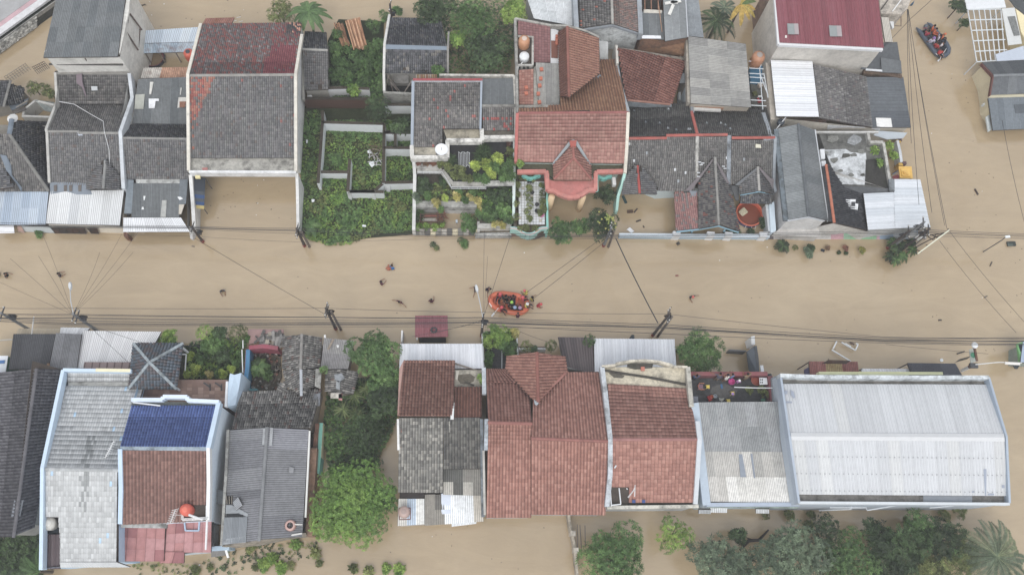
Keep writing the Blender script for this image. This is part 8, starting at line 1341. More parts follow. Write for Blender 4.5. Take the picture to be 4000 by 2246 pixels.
sh('plant in the walled side bed by the corner terrace', 'broad', 'bright', (3475, 568, 1.4, 14), (3490, 605, 1.2, 15), (3420, 585, 3.6, 12), (3432, 635, 3.6, 13), group='plants by the corner terrace'); sh('dark plant along the light blue wall', 'bush', 'dark', (2980, 860, .7, 16), (2980, 875, .6, 14), group='plants along the blue wall', zb=-1.2); sh('low plant in the water behind the white pier', 'bush', 'dark', (2855, 905, .5, 20), (2935, 905, .4, 17), (2880, 910, .5, 14), group='plants behind the white piers', zb=-1.2)
sh('pot plant on the dark balcony floor', 'fine', 'olive', (2928, 1522, 5.2, 15), (2975, 1522, 5.3, 13), (2990, 1540, 5.2, 13), group='pot plants on the balcony'); sh('plant on the flat slab edge beside the villa parapet', 'bush', 'bright', (1882, 1480, 5, 18), name='potted_plant'); sh('big leaved plant in the ruined forecourt', 'broad', 'mid', (1020, 1430, .9, 30), (1000, 1440, .9, 26), (1040, 1455, .8, 24), group='big leaved plants in the forecourt', zb=-.1); sh('small weed on the broken gable corner', 'bush', 'mid', (1265, 1445, 4.1, 12), name='weed')
def inpoly(p, poly):
 x, y = p; c = False
 for (a, b), (d, e) in zip(poly, poly[1:] + poly[:1]):
  if (b > y) != (e > y) and x < (d - a) * (y - b) / (e - b) + a: c = not c
 return c
def cover(name, poly, n, z, kinds, label):
 xs = [p[0] for p in poly]; ys = [p[1] for p in poly]; C = []
 while len(C) < n:
  p = (R.uniform(min(xs), max(xs)), R.uniform(min(ys), max(ys)))
  if inpoly(p, poly): C.append(p)
 t = thing(name, label, 'ground cover'); t['kind'] = 'stuff'
 seeds = [(R.choice(C), R.choice(kinds)) for _ in range(max(6, n // 90))]; by = {k: [] for k in kinds}
 for p in C: s = min(seeds, key=lambda s: (s[0][0] - p[0]) ** 2 + (s[0][1] - p[1]) ** 2); by[s[1] if R.random() < .75 else R.choice(kinds)].append(p)
 for (kd, pl, zz), ps in by.items():
  if not ps: continue
  nl, L, Wd, sp = KIND[kd]; Cc = np.array([tuple(S(x, y, z + R.uniform(0, zz))) for x, y in ps]); cl = np.stack([lf(PALS[pl][R.randrange(4)]) for _ in ps])
  foliage('plants', Cc, np.tile([0, 0, 1.0], (len(ps), 1)) + NR.normal(size=(len(ps), 3)) * .3, nl, L * .8, Wd, cl * 1.12, t, up=.35)
cover('grass', [(1190, 440), (1240, 430), (1260, 470), (1600, 470), (1614, 560), (1616, 900), (1470, 915), (1370, 955), (1290, 960), (1180, 925), (1172, 760)], 9500, .08, [('fine', 'mid', .1), ('bush', 'mid', .2), ('topiary', 'leafgreen', .08), ('fine', 'olive', .1), ('topiary', 'bright', .08), ('topiary', 'olive', .08), ('topiary', 'mid', .08), ('fine', 'leafgreen', .1)], 'green weeds and creepers carpeting the roofless lot')
cover('garden_plants', [(1600 + x / 3.614, 520 + y / 3.614) for x, y in ((110, 610), (330, 720), (560, 660), (610, 810), (1080, 810), (1440, 745), (1450, 1240), (1000, 1240), (940, 950), (110, 940))], 800, 1.65, [('bush', 'mid', .7), ('fine', 'olive', .6), ('bush', 'leafgreen', .7), ('bush', 'dark', .6)], 'mixed leafy plants filling the lower terrace garden')
cover('undergrowth', [(1290, 160), (1500, 160), (1500, 380), (1490, 420), (1300, 385)], 2200, .15, [('bush', 'dark', .5), ('fine', 'mid', .5), ('feather', 'mid', .7)], 'dense undergrowth around the bamboo poles')
cover('undergrowth', [(1280, 1500), (1560, 1450), (1550, 1640), (1480, 1800), (1400, 1880), (1290, 1860), (1260, 1700)], 3600, .3, [('bush', 'dark', 1.0), ('fine', 'mid', .8), ('fine', 'dark', 1.0), ('bush', 'mid', .9)], 'creeping undergrowth in the gap beside the old grey house')
cover('undergrowth', [(-20, 2110), (60, 2090), (165, 2060), (165, 2250), (-20, 2250)], 1500, .3, [('bush', 'dark', .9), ('broad', 'dark', .7)], 'dark undergrowth in the southwest corner'); cover('undergrowth', [(1620, -20), (2060, -20), (1990, 280), (1760, 300), (1700, 100)], 2600, 1.0, [('bush', 'dark', 1.2), ('fine', 'mid', 1.2), ('feather', 'dark', 1.2)], 'dark undergrowth below the northern trees')
cover('undergrowth', [(720, 1340), (960, 1310), (950, 1480), (730, 1480)], 900, .3, [('bush', 'mid', .6), ('fine', 'bright', .6), ('fine', 'dark', .5)], 'garden undergrowth beside the gazebo terrace'); cover('undergrowth', [(520, 2200), (800, 2190), (860, 2160), (1000, 2120), (1240, 2110), (1250, 2170), (900, 2246), (520, 2250)], 210, .02, [('bush', 'dark', .2), ('fine', 'olive', .2)], 'half drowned weeds along the southern house backs')
def palm(name, label, px, zc, L, n, pal, lw=.5, droop=.5, ang=(0, 6.283), banana=False, cat='palm', zb=-1.2, wid=.14):
 c = S(*px, zc); t = thing(name, label, cat, (c.x, c.y, 0))
 MB('#6d6050').tube([Vector((c.x, c.y, zb)), c], [.16, .11], 8).build('trunk', 'wood', t)
 for k in range(n):
  a = ang[0] + (ang[1] - ang[0]) * (k + R.uniform(-.2, .2)) / n; l = L * R.uniform(.75, 1.1); d = Vector((math.cos(a), math.sin(a), 0)); s = Vector((-d.y, d.x, 0)); el = R.uniform(.25, .6); m = 14; mb = MB(); col = np.array(hx(PALS[pal][R.randrange(4)])) if isinstance(pal, str) else np.array(hx(R.choice(pal)))
  pt = [c + d * l * (i / m) * (1 - .1 * i / m) + Vector((0, 0, l * (el * (i / m) - (el + droop * .8) * (i / m) ** 2))) for i in range(m + 1)]
  mb.tube(pt, [.035 * (1 - .8 * i / m) + .005 for i in range(m + 1)], 4, tuple(col * 1.35), cap=False)
  for i in range(1, m):
   f = math.sin(math.pi * (.12 + .86 * i / m)) ** .6 * lw; x = (pt[i + 1] - pt[i])
   for sg in (-1, 1):
    if banana: mb.add([pt[i - 1], pt[i + 1] if False else pt[i], pt[i] + s * sg * f - Vector((0, 0, f * .25)), pt[i - 1] + s * sg * f * .97 - Vector((0, 0, f * .22))], [(0, 1, 2, 3)], tuple(col * R.uniform(.85, 1.15)))
    else:
     for j in (0, .5):
      b = pt[i] + x * j; e = b + (s * sg * f + d * f * .55) * R.uniform(.85, 1.1) - Vector((0, 0, f * .3)); mb.add([b, mid(b, e) + d * wid * .35, e, mid(b, e) - d * wid * .35], [(0, 1, 2, 3)], tuple(col * R.uniform(.75, 1.2)))
  mb.build('leaf' if banana else 'frond', 'leaf', t)
 return t
palm('banana_plant', 'large banana plant arching over the north edge beside the big gable', (1205, 45), 4.6, 2.8, 14, ['#4c6a38', '#5a7a42', '#66864a'], .3, .55, banana=True, cat='banana plant')
palm('coconut_palm', 'green palm with drooping fronds between tiled gable and maroon roof building', (2800, 80), 5.2, 2.8, 12, 'dark', .55, .6); palm('coconut_palm', 'smaller palm just below the yellowing banana leaves', (2830, 30), 4.6, 2.0, 8, 'grey', .4, .5)
palm('banana_plant', 'banana plant with yellowing leaves beside the maroon roof building', (2895, 18), 5.4, 2.6, 7, ['#c2a030', '#b8a03a', '#7d8f3c', '#5f7a3a'], .3, .35, ang=(-2.2, 1.6), banana=True, cat='banana plant')
palm('feathery_palm', 'big grey green feathery palm in the southeast corner', (3895, 2175), 4.4, 4.0, 22, ['#66765a', '#728062', '#5a6a4c', '#808a62'], .55, .4, wid=.2); palm('coconut_palm', 'palm fronds fanning out in the southwest corner', (155, 2235), 2.6, 2.8, 9, 'mid', .4, .5, ang=(1.5, 4.6)); palm('cycad', 'spiky cycad with radiating fronds before the mural wall', (3058, 960), .9, .95, 18, 'dark', .22, .4, cat='cycad', wid=.06)
for i, (x, y) in enumerate(((3490, 945), (3505, 975), (3530, 1000), (3480, 1000), (3500, 1015), (3560, 945), (3565, 975), (3520, 955))): palm('street_palm', 'small star shaped palm in the clump below the leaning poles', (x, y), 1.2, .85, 10, 'dark' if i % 2 else 'mid', .16, .5, cat='palm', wid=.07)['group'] = 'small palms under the corner poles'
palm('banana_plant', 'young banana plant at the street edge of the grassy lot', (1215, 880), 1.4, 1.3, 6, 'mid', .25, .6, banana=True, cat='banana plant', zb=0); palm('banana_plant', 'banana plant in the walled ruined forecourt', (1010, 1430), 1.6, 1.3, 7, 'mid', .25, .5, banana=True, cat='banana plant', zb=0)
for x, y in ((1385, 1545), (1340, 1600), (1430, 1520), (1395, 1620)): palm('screw_pine', 'spiky grass like pandan in the dark garden gap', (x, y), 1.9, 1.2, 14, ['#66753f', '#5a6a3a', '#7a8850'], .1, .7, cat='pandan', wid=.08)['group'] = 'pandans in the dark gap'
# boats
t = thing('rescue_raft', 'orange inflatable rescue raft crowded with people in the street', 'raft', S(1990, 1192))
def ring(pts, z): return [S(1820 + x / 8.034, 1100 + y / 8.034, z) for x, y in pts]
rc = [(770, 560), (820, 460), (940, 395), (1150, 375), (1400, 405), (1620, 440), (1790, 520), (1900, 620), (1940, 740), (1900, 850), (1800, 940), (1680, 985), (1450, 965), (1200, 910), (1000, 850), (860, 760), (785, 660)]
pts = ring(rc, .3); mb = MB('#d9622f')
mb.tube(pts + [pts[0], pts[1]], .29, 10, cap=False); mb.build('hull_tube', 'plastic', t, smooth=True)
MB('#b9552c').hexa([p - Vector((0, 0, .25)) for p in pts], [p - Vector((0, 0, .15)) for p in pts]).build('floor', 'plastic', t)
for a, b in (((1590, 480), (1590, 930)), ((1300, 430), (1290, 900)), ((1010, 520), (1010, 810))): MB('#cf5c2e').tube([ring([a], .32)[0], ring([b], .32)[0]], .17, 8).build('thwart', 'plastic', t)
MB('#2b2b2e').tube([p + (p - S(1990, 1192, .3)).normalized() * .28 for p in pts[12:] + pts[:1]], .04, 5).build('grab_line', 'cable', t)
slab(t, ring([(720, 680), (745, 670), (825, 780), (800, 800)], .56), '#e6e1dc', 'plastic', .04, 'white_lettering_patch')
t = thing('grey_boat', 'dark grey inflatable boat with outboard motor in the side street', 'boat', S(3645, 155))
def gb(x, y, z=.35): return S(3550 + x / 7.23, 60 + y / 7.23, z)
mb = MB('#4b5768'); cv = [(210, 340), (300, 440), (420, 600), (550, 780), (680, 960), (780, 1080), (900, 1150), (1030, 1130), (1110, 1050), (1120, 940), (1060, 800), (940, 660), (820, 520), (700, 360), (600, 260), (520, 200)]
mb.tube([gb(*p) for p in cv], [.06, .24, .28, .28, .28, .28, .28, .28, .28, .28, .28, .28, .28, .26, .2, .05], 10); mb.build('hull_tube', 'plastic', t, smooth=True)
MB('#454a50').hexa([gb(*p, .05) for p in ((420, 480), (760, 1040), (930, 1120), (1080, 1000), (1040, 820), (660, 380))], [gb(*p, .15) for p in ((420, 480), (760, 1040), (930, 1120), (1080, 1000), (1040, 820), (660, 380))]).build('floor', 'plastic', t)
MB('#3a3f46').bar(gb(400, 430, .6), gb(620, 330, .6), .12, .5).build('transom', 'plastic', t)
mb = MB('#59616b'); c = gb(465, 325, .75); mb.lathe(c, [(.02, .4), (.2, .36), (.26, .15), (.22, -.1), (.02, -.1)], 12); mb.build('outboard_motor', 'plastic', t, smooth=True); slab(t, [gb(400, 350, 1.0), gb(520, 340, 1.0), gb(520, 362, .98), gb(405, 366, .98)], '#8d4050', 'plastic', .05, 'motor_stripe')
slab(t, [gb(760, 1075, .66), gb(785, 1070, .66), gb(825, 1110, .66), gb(805, 1130, .66)], '#dfe1e3', 'plastic', .03, 'white_mark')
def paddle(a, b, label):
 t = thing('paddle', label, 'paddle', (Vector(a).x, Vector(a).y, 0)); MB('#dfe2e4').tube([a, b], .03, 6).build('shaft', 'plastic', t); d = (Vector(b) - Vector(a)).normalized(); MB('#cfd2d4').bar(Vector(b) - d * .1, Vector(b) + d * .4, .18, .04).build('blade', 'plastic', t)
paddle(gb(1062, 935, .95), gb(880, 1210, .5), 'white shafted paddle across the bow of the grey boat'); paddle(ring([(1020, 825)], .9)[0], ring([(870, 1010)], .3)[0], 'white paddle held over the side of the orange raft')
# people
PEOPLE = []
def person(x, y, z, head, pose, label, top='#33333a', legs='#2b2d35', skin='#8d6248', hair='#1c1a1a', arms=('down', 'down'), lean=0.0, helmet=None, vest=None, hat=None, group=None, s=1.0, sleeve=True):
 PEOPLE.append(dict(p=S(x, y, z + .9), z=z, h=head, pose=pose, label=label, top=top, legs=legs, skin=skin, hair=hair, arms=arms, lean=lean, helmet=helmet, vest=vest, hat=hat, group=group, s=s, sleeve=sleeve))
W_ = -.95
person(30, 1078, W_, 1.6, 'stand', 'person in black clothes wading at the far west end of the street', '#26262c', arms=('fwd', 'down')); person(-2, 1076, W_, 1.6, 'stand', 'person in dark clothes cut off by the west edge of the photo', '#2a2428')
person(236, 1078, W_, 1.2, 'stand', 'person with light shirt sleeve carrying a child through the street', '#4a4248', arms=('fwd', 'fwd')); person(228, 1072, W_ + .3, 1.2, 'stand', 'small child held against the wading person', '#8d8a92', s=.62)
person(870, 1136, W_, 2.8, 'stand', 'person in grey shirt wading alone between the carport and topiaries', '#5a5f66', arms=('fwd', 'fwd'), lean=.3)
person(1531, 1052, W_, .3, 'stand', 'person in bright blue shirt wading beside one in orange', '#2f74b8', arms=('fwd', 'down'), lean=.2); person(1518, 1055, W_, .1, 'stand', 'person in faded orange top wading beside one in blue', '#b8664a', hair='#a05a40', lean=.3)
mar = '#5a2438'
person(1490, 1110, W_, .8, 'stand', 'person in maroon shirt holding something white and wading', mar, arms=('fwd', 'fwd')); person(1565, 1180, W_, 3.6, 'stand', 'person in maroon shirt with arms spread wide in the water', mar, arms=('side', 'side'), lean=.3); person(1685, 1180, W_, .2, 'stand', 'person in maroon shirt wading alone above the kiosk roof', mar, arms=('down', 'fwd'))
person(1856, 1134, W_, -1.6, 'stand', 'person in black half hidden under the lamp head', '#2a2530', arms=('side', 'fwd')); person(1898, 1131, W_, 1.8, 'stand', 'person in dark top with violet stripe leaning towards the raft', '#2e2030', arms=('fwd', 'side'), lean=.7, vest=None)
person(2056, 1150, W_, -.9, 'stand', 'person with red helmet and yellow vest in the water at the raft', '#c9b83a', helmet='#d84a52', arms=('fwd', 'down'), lean=.4, vest='#d6c63e'); person(2078, 1171, W_, 1.0, 'stand', 'dark haired person with yellow vest standing in the water at the raft', '#2f3034', vest='#d6c63e', arms=('fwd', 'down')); person(2098, 1196, W_, 1.5, 'stand', 'person in red helmet reaching for the east end of the raft', '#b8303c', helmet='#d8343e', arms=('fwd', 'fwd'), lean=.5); person(2022, 1240, W_, 0, 'stand', 'person in maroon pushing the raft from its south side', '#4a1e38', arms=('fwd', 'fwd'), lean=.3)
def rp(x, y, *a, **k): k['s'] = k.get('s', 1) * 1.2; person(1820 + x / 8.034, 1100 + y / 8.034, .3, *a, **k)
rp(1080, 410, 3.6, 'sit', 'person in red helmet seated on the north tube near the raft bow', '#33302f', helmet='#d84a50', vest='#b83a44', arms=('fwd', 'down')); rp(1250, 490, 3.0, 'sit', 'person in shiny black rain cover seated on the north side of the raft', '#26302f', hair='#1c2222', arms=('fwd', 'fwd'), s=1.15); rp(1480, 470, 3.1, 'sit', 'person in maroon shirt with black hair seated on the north tube', '#551f36'); rp(1770, 530, 1.2, 'sit', 'person in red helmet seated near the stern of the raft', '#c03a44', helmet='#dc4650', arms=('fwd', 'down')); rp(1910, 730, 1.6, 'sit', 'person in white helmet and yellow vest at the raft stern', '#2b2d33', helmet='#e6e6e4', vest='#d6c63e', arms=('fwd', 'fwd')); rp(1110, 830, 2.2, 'sit', 'person in red helmet holding a paddle on the south tube', '#8d2a38', helmet='#d8404a', arms=('fwd', 'fwd'))
rp(1030, 640, 1.4, 'sit', 'person with dark shirt and bare arms bent around the knees at the bow', '#3a3440', arms=('fwd', 'fwd'), sleeve=False, legs='#c8743c'); rp(1270, 640, .3, 'sit', 'person in black in the middle of the raft', '#222428'); rp(1430, 690, .2, 'sit', 'person in lime green helmet in the middle of the raft', '#2b2d30', helmet='#9ad02c'); rp(1420, 800, .4, 'sit', 'dark clothed person behind the lime helmet', '#25262a')
rp(1530, 850, .1, 'sit', 'person in black shirt with white print on the south tube', '#22252e', hat='#8fa6c8'); rp(1690, 860, -.1, 'sit', 'person with patterned violet headscarf on the south tube', '#22283a', hat='#b08aa8', arms=('fwd', 'down'))
def gp(x, y, *a, **k): k['s'] = k.get('s', 1) * 1.2; person(3550 + x / 7.23, 60 + y / 7.23, .25, *a, **k)
gp(690, 330, 2.2, 'sit', 'crew member in orange seated at the stern of the grey boat', '#d8662c', legs='#c85a2a', arms=('down', 'fwd')); gp(740, 420, 2.0, 'sit', 'second crew member in orange amidships in the grey boat', '#d4602c', legs='#c85a2a'); gp(530, 500, .6, 'sit', 'person in crimson and white facing the orange crew', '#a83048', arms=('fwd', 'fwd')); gp(980, 570, 2.0, 'sit', 'person in orange hood on the east tube of the grey boat', '#d86a30', hair='#d86a30'); gp(860, 600, 1.8, 'sit', 'person in white and violet patterned shirt in the grey boat', '#c9c0d0'); gp(660, 710, .2, 'sit', 'person wrapped in pale violet cloth in the grey boat', '#b8b4cc', hat='#8d6aa8', s=1.1); gp(800, 840, .8, 'sit', 'person in red jacket on the west tube of the grey boat', '#b83a3a'); gp(960, 800, 2.4, 'sit', 'person in white shirt with red sleeves near the bow', '#d8d4d8', arms=('down', 'down')); gp(900, 1010, 2.8, 'sit', 'person in bright red vest holding the paddle at the bow', '#c02f34', vest='#cc343a', arms=('fwd', 'fwd'))
person(2697, 1160, W_, 2.7, 'stand', 'person in red helmet wading alone east of the pole', '#2f3440', helmet='#d8524a', arms=('side', 'fwd'), lean=.3)
def bp(x, y, *a, **k): k['s'] = k.get('s', 1) * 1.12; person(2680 + x / 7.156, 1442 + y / 7.156, 4.6, *a, **k)
bp(240, 250, 0, 'stand', 'person in dark blue floral shirt with hands behind the head on the balcony', '#4a5a78', arms=('up', 'up'), legs='#2a2d36'); bp(880, 260, .25, 'stand', 'person in grey shirt leaning on the red balcony parapet', '#5d5c6a', arms=('side', 'down'), lean=.3, legs='#8d7a68'); bp(1110, 290, -.1, 'stand', 'person in white shirt with raised arms on the balcony', '#dcdad6', arms=('up', 'up'), lean=.25, legs='#9a7560', sleeve=False); bp(1245, 240, .1, 'stand', 'person in blue and white at the balcony parapet', '#6d86b0', arms=('fwd', 'fwd'), lean=.2, s=.9); bp(1460, 350, .3, 'stand', 'child in lilac clothes and white cap on the balcony', '#c58ac8', hat='#e6e6e8', legs='#c58ac8', s=.72); bp(1670, 260, -.2, 'stand', 'person in tan shirt leaning over the balcony parapet', '#8d7a60', arms=('fwd', 'up'), lean=.25, legs='#7d6a54')
def build_people():
 tmp = []
 for q in PEOPLE:
  sit = q['pose'] == 'sit'; J = []; E_ = []; part = []
  def j(x, y, z, r, p=None, c=None): J.append([x, y, z, r]); (E_.append((p, len(J) - 1)), part.append(c)) if p is not None else None; return len(J) - 1
  pz = .95 if not sit else .35
  pel = j(0, 0, pz, .14); ch = j(0, .02, pz + .27, .135, pel, 'top'); sh_ = j(0, 0, pz + .45, .12, ch, 'top'); nk = j(0, .02, pz + .56, .055, sh_, 'skin'); hb = j(0, .04, pz + .64, .08, nk, 'skin'); hm = j(0, .045, pz + .71, .098, hb, 'skin'); ht = j(0, .03, pz + .79, .075, hm, 'skin'); j(0, .155, pz + .69, .018, hm, 'skin')
  for sg, am in ((-1, q['arms'][0]), (1, q['arms'][1])):
   s0 = j(sg * .19, 0, pz + .45, .068, sh_, 'top')
   el, wr = dict(down=((.27, -.03, .18), (.27, .08, -.06)), fwd=((.25, .17, .24), (.17, .44, .26)), up=((.36, .1, .62), (.14, .16, .82)), side=((.44, .06, .38), (.68, .16, .32)))[am]
   e = j(sg * el[0], el[1], pz + el[2], .047, s0, 'top' if q['sleeve'] else 'skin'); w = j(sg * wr[0], wr[1], pz + wr[2], .032, e, 'skin'); d = (Vector(wr) - Vector(el)).normalized(); k = j(sg * (wr[0] + d.x * .08), wr[1] + d.y * .08, pz + wr[2] + d.z * .08, .036, w, 'skin'); side = d.cross(Vector((0, 0, 1))) if abs(d.z) < .9 else Vector((0, 1, 0)); side.normalize()
   for i, l in enumerate((.075, .088, .082, .065)): o = side * (i - 1.5) * .021; f1 = j(sg * (wr[0] + d.x * .12 + o.x), wr[1] + d.y * .12 + o.y, pz + wr[2] + d.z * .12 + o.z, .009, k, 'skin'); j(sg * (wr[0] + d.x * (.12 + l) + o.x), wr[1] + d.y * (.12 + l) + o.y, pz + wr[2] + d.z * (.12 + l) + o.z - .02, .008, f1, 'skin')
   o = side * .06; j(sg * (wr[0] + d.x * .07 + o.x), wr[1] + d.y * .07 + o.y, pz + wr[2] + d.z * .07 - .02, .011, w, 'skin')
   if sit: h_ = j(sg * .1, .04, pz - .02, .1, pel, 'legs'); kn = j(sg * .14, .42, pz + .12, .065, h_, 'legs'); an = j(sg * .13, .55, pz - .24, .042, kn, 'legs'); j(sg * .14, .7, pz - .27, .038, an, 'skin')
   else: h_ = j(sg * .1, 0, pz - .05, .1, pel, 'legs'); kn = j(sg * .11, .03, .5, .063, h_, 'legs'); an = j(sg * .11, -.02, .09, .042, kn, 'legs' if not q['legs'].startswith('#9') else 'skin'); j(sg * .12, .15, .04, .038, an, 'skin')
  if q['lean']:
   c_, s_ = math.cos(q['lean']), math.sin(q['lean'])
   for v in J:
    if v[2] > pz + .02 or (abs(v[0]) > .15 and v[2] > pz - .3): y, z = v[1], v[2] - pz; v[1] = y * c_ + z * s_; v[2] = pz - y * s_ + z * c_
  me = bpy.data.meshes.new('skeleton'); me.from_pydata([v[:3] for v in J], E_, [])
  ob = bpy.data.objects.new('skeleton', me); COL.objects.link(ob); bm = bmesh.new(); bm.from_mesh(me); ly = bm.verts.layers.skin.verify(); bm.verts.ensure_lookup_table()
  for i, v in enumerate(J): bm.verts[i][ly].radius = (v[3] * (1.25 if i in (0, 1, 2) else 1), v[3] * (.85 if i in (0, 1, 2) else 1)); bm.verts[i][ly].use_root = i == 0
  bm.to_mesh(me); bm.free(); m = ob.modifiers.new('skin', 'SKIN'); m.use_smooth_shade = True; m2 = ob.modifiers.new('sub', 'SUBSURF'); m2.levels = m2.render_levels = 1
  tmp.append((ob, J, E_, part, hm, ht, sh_, ch, pel))
 bpy.context.view_layer.update(); dg = bpy.context.evaluated_depsgraph_get()
 for q, (ob, J, E_, part, hm, ht, sh_, ch, pel) in zip(PEOPLE, tmp):
  me = bpy.data.meshes.new_from_object(ob.evaluated_get(dg)); v = np.empty(len(me.vertices) * 3, np.float32); me.vertices.foreach_get('co', v); v = v.reshape(-1, 3)
  Jn = np.array([a[:3] for a in J]); best = np.full(len(v), 1e9); lab = np.zeros(len(v), int); names = ['top', 'skin', 'legs']
  for (a, b), c in zip(E_, part):
   A, B = Jn[a], Jn[b]; d = B - A; tt = np.clip(((v - A) @ d) / (d @ d + 1e-9), 0, 1); ds = np.linalg.norm(v - A - tt[:, None] * d, axis=1); m_ = ds < best; best[m_] = ds[m_]; lab[m_] = names.index(c)
  col = np.array([hx(q['top']), hx(q['skin']), hx(q['legs'])]); fc = np.array([col[lab[p.vertices[0]]] for p in me.polygons])
  lt = np.array([len(p.vertices) for p in me.polygons]); ca = me.color_attributes.new('Col', 'FLOAT_COLOR', 'CORNER'); cc = np.ones((lt.sum(), 4), np.float32); cc[:, :3] = np.repeat(fc, lt, 0); ca.data.foreach_set('color', cc.ravel()); me.materials.clear(); me.materials.append(MATS['cloth'])
  p = q['p']; o = bpy.data.objects.new('person', me); COL.objects.link(o); o.location = (p.x, p.y, q['z']); o.rotation_euler = (0, 0, -q['h']); o.scale = (q['s'],) * 3
  _prop(o, q['label'], 'person', q['group'])
  H0 = Vector(J[hm][:3]); up = (Vector(J[ht][:3]) - Vector(J[sh_][:3])).normalized(); rot = Vector((0, 0, 1)).rotation_difference(up).to_matrix()
  def dome(r, col, nm, mat, lift, brim=0):
   mb = MB(col); pr = [(r * math.sin(a), r * math.cos(a)) for a in (.01, .45, .9, 1.3, 1.65)]
   if brim: pr.append((r + brim, r * math.cos(1.65) - .01))
   mb.lathe((0, -.012, lift), pr, 12); mb.v = [tuple(H0 + rot @ Vector(x)) for x in mb.v]; k = mb.build(nm, mat, None, smooth=True); k.parent = o
  if q['helmet']: dome(.135, q['helmet'], 'helmet', 'plastic', .02, .015)
  elif q['hat']: dome(.13, q['hat'], 'head_cover', 'cloth', .01, .03)
  dome(.112, q['hair'], 'hair', 'cloth', .012)
  if q['vest']:
   a, b = Vector(J[pel][:3]), Vector(J[sh_][:3]); u = (b - a).normalized(); rr = Vector((0, 0, 1)).rotation_difference(u).to_matrix(); mb = MB(q['vest']); mb.lathe((0, 0, 0), [(.17, .08), (.2, .2), (.2, .38), (.12, .5)], 12); mb.v = [tuple(a + rr @ Vector((x * 1.1, y * .9, z))) for x, y, z in mb.v]; k = mb.build('life_vest', 'cloth', None, smooth=True); k.parent = o
 for t_ in tmp: m_ = t_[0].data; bpy.data.objects.remove(t_[0]); bpy.data.meshes.remove(m_)
build_people()
# balcony things
def bl_(x, y, z=4.62): return S(2680 + x / 7.156, 1440 + y / 7.156, z)
t = thing('armchair', 'rattan armchair with curved orange back on the balcony', 'chair', bl_(370, 540, 0)); c = bl_(370, 540)
MB('#8a6a78').box(c + Vector((0, 0, .38)), .5, .5, .08).build('seat', 'cloth', t); MB('#b5693e').tube([c + Vector((.32, .3, .7)), c + Vector((-.15, .32, .75)), c + Vector((-.34, 0, .85)), c + Vector((-.15, -.32, .75)), c + Vector((.34, -.3, .7))], .04, 6).build('backrest', 'wood', t)
for a in (-1, 1):
 for b in (-1, 1): MB('#a05a36').tube([c + Vector((.22 * a, .22 * b, 0)), c + Vector((.22 * a, .22 * b, .4))], .03, 5).build('leg', 'wood', t)
def stool(x, y, label, col):
 t = thing('stool', label, 'stool', bl_(x, y, 0)); c = bl_(x, y); MB(col).hexa([c + Vector((a * .17, b * .17, .42)) for a, b in ((-1, -1), (1, -1), (1, 1), (-1, 1))], [c + Vector((a * .15, b * .15, .47)) for a, b in ((-1, -1), (1, -1), (1, 1), (-1, 1))]).build('seat', 'plastic', t)
 for a in (-1, 1):
  for b in (-1, 1): MB(col).bar(c + Vector((a * .15, b * .15 - .03, .43)), c + Vector((a * .15, b * .15 + .03, .43)), .05, .43).build('leg', 'plastic', t)
stool(580, 530, 'yellow plastic stool beside the rattan armchair', '#dcc12e'); stool(1270, 710, 'yellow plastic stool with lilac bowl on the balcony', '#d9bd30'); stool(1150, 925, 'yellow stool half under the pale corrugated roof edge', '#dcc02c')
for nm, lb, x, y, r, h, col in (('pink_basin', 'bright pink plastic basin beside the balcony parapet', 1240, 385, .33, .45, '#d8359a'), ('grey_pot', 'small round grey pot on the balcony floor', 793, 785, .2, .3, '#a9b2ba'), ('red_basin', 'large terracotta basin under the red parapet', 1935, 340, .55, .4, '#a04a34'), ('orange_bucket', 'small orange bucket with red cloths on the balcony', 695, 805, .17, .35, '#e0702c'), ('lilac_bowl', 'lilac bowl resting on the yellow balcony stool', 1300, 710, .14, .1, '#c09ad8')): z0 = 5.1 if nm == 'lilac_bowl' else 4.62; MB(col).lathe(bl_(x, y, z0), [(r * .75, 0), (r, h), (r * .9, h), (r * .7, h * .15), (.01, h * .12)], 16).build(nm, 'plastic', None, lb, nm.split('_')[1])
slab(None, [bl_(920, 820), bl_(990, 785), bl_(1060, 800), bl_(1070, 850), bl_(1000, 920), bl_(930, 880)], '#b0b0a6', 'cloth', .05, 'floor_cloth', label='crumpled pale grey cloth on the dark balcony floor', cat='cloth'); slab(None, [bl_(2050, 250, 5.3), bl_(2280, 255, 5.3), bl_(2290, 440, 5.3), bl_(2060, 450, 5.3)], '#dfe3e8', 'clean', .12, 'white_crate', label='white slatted crate in the balcony corner by the red parapet', cat='crate')
for x in (2090, 2135):
 for y in (310, 385): slab(bpy.data.objects['white_crate'], [bl_(x - 14, y - 24, 5.31), bl_(x + 14, y - 24, 5.31), bl_(x + 14, y + 24, 5.31), bl_(x - 14, y + 24, 5.31)], '#30343c', 'clean', .02, 'slot')
slab(None, [bl_(2100, 840, 4.8), bl_(2210, 840, 4.8), bl_(2215, 915, 4.8), bl_(2105, 915, 4.8)], '#3f8a6c', 'plastic', .18, 'green_crate', label='green crate at the balcony corner beside the pots', cat='crate'); MB('#b83434').box(bl_(650, 840), .35, .5, .2, .4).build('red_cloths', 'cloth', None, 'red and white cloths heaped beside the orange bucket', 'cloth'); MB('#2f6a9c').box(bl_(990, 500), .2, .45, .08, .1).build('blue_sandal', 'plastic', None, 'small blue object lying by the bare feet on the balcony', 'object')
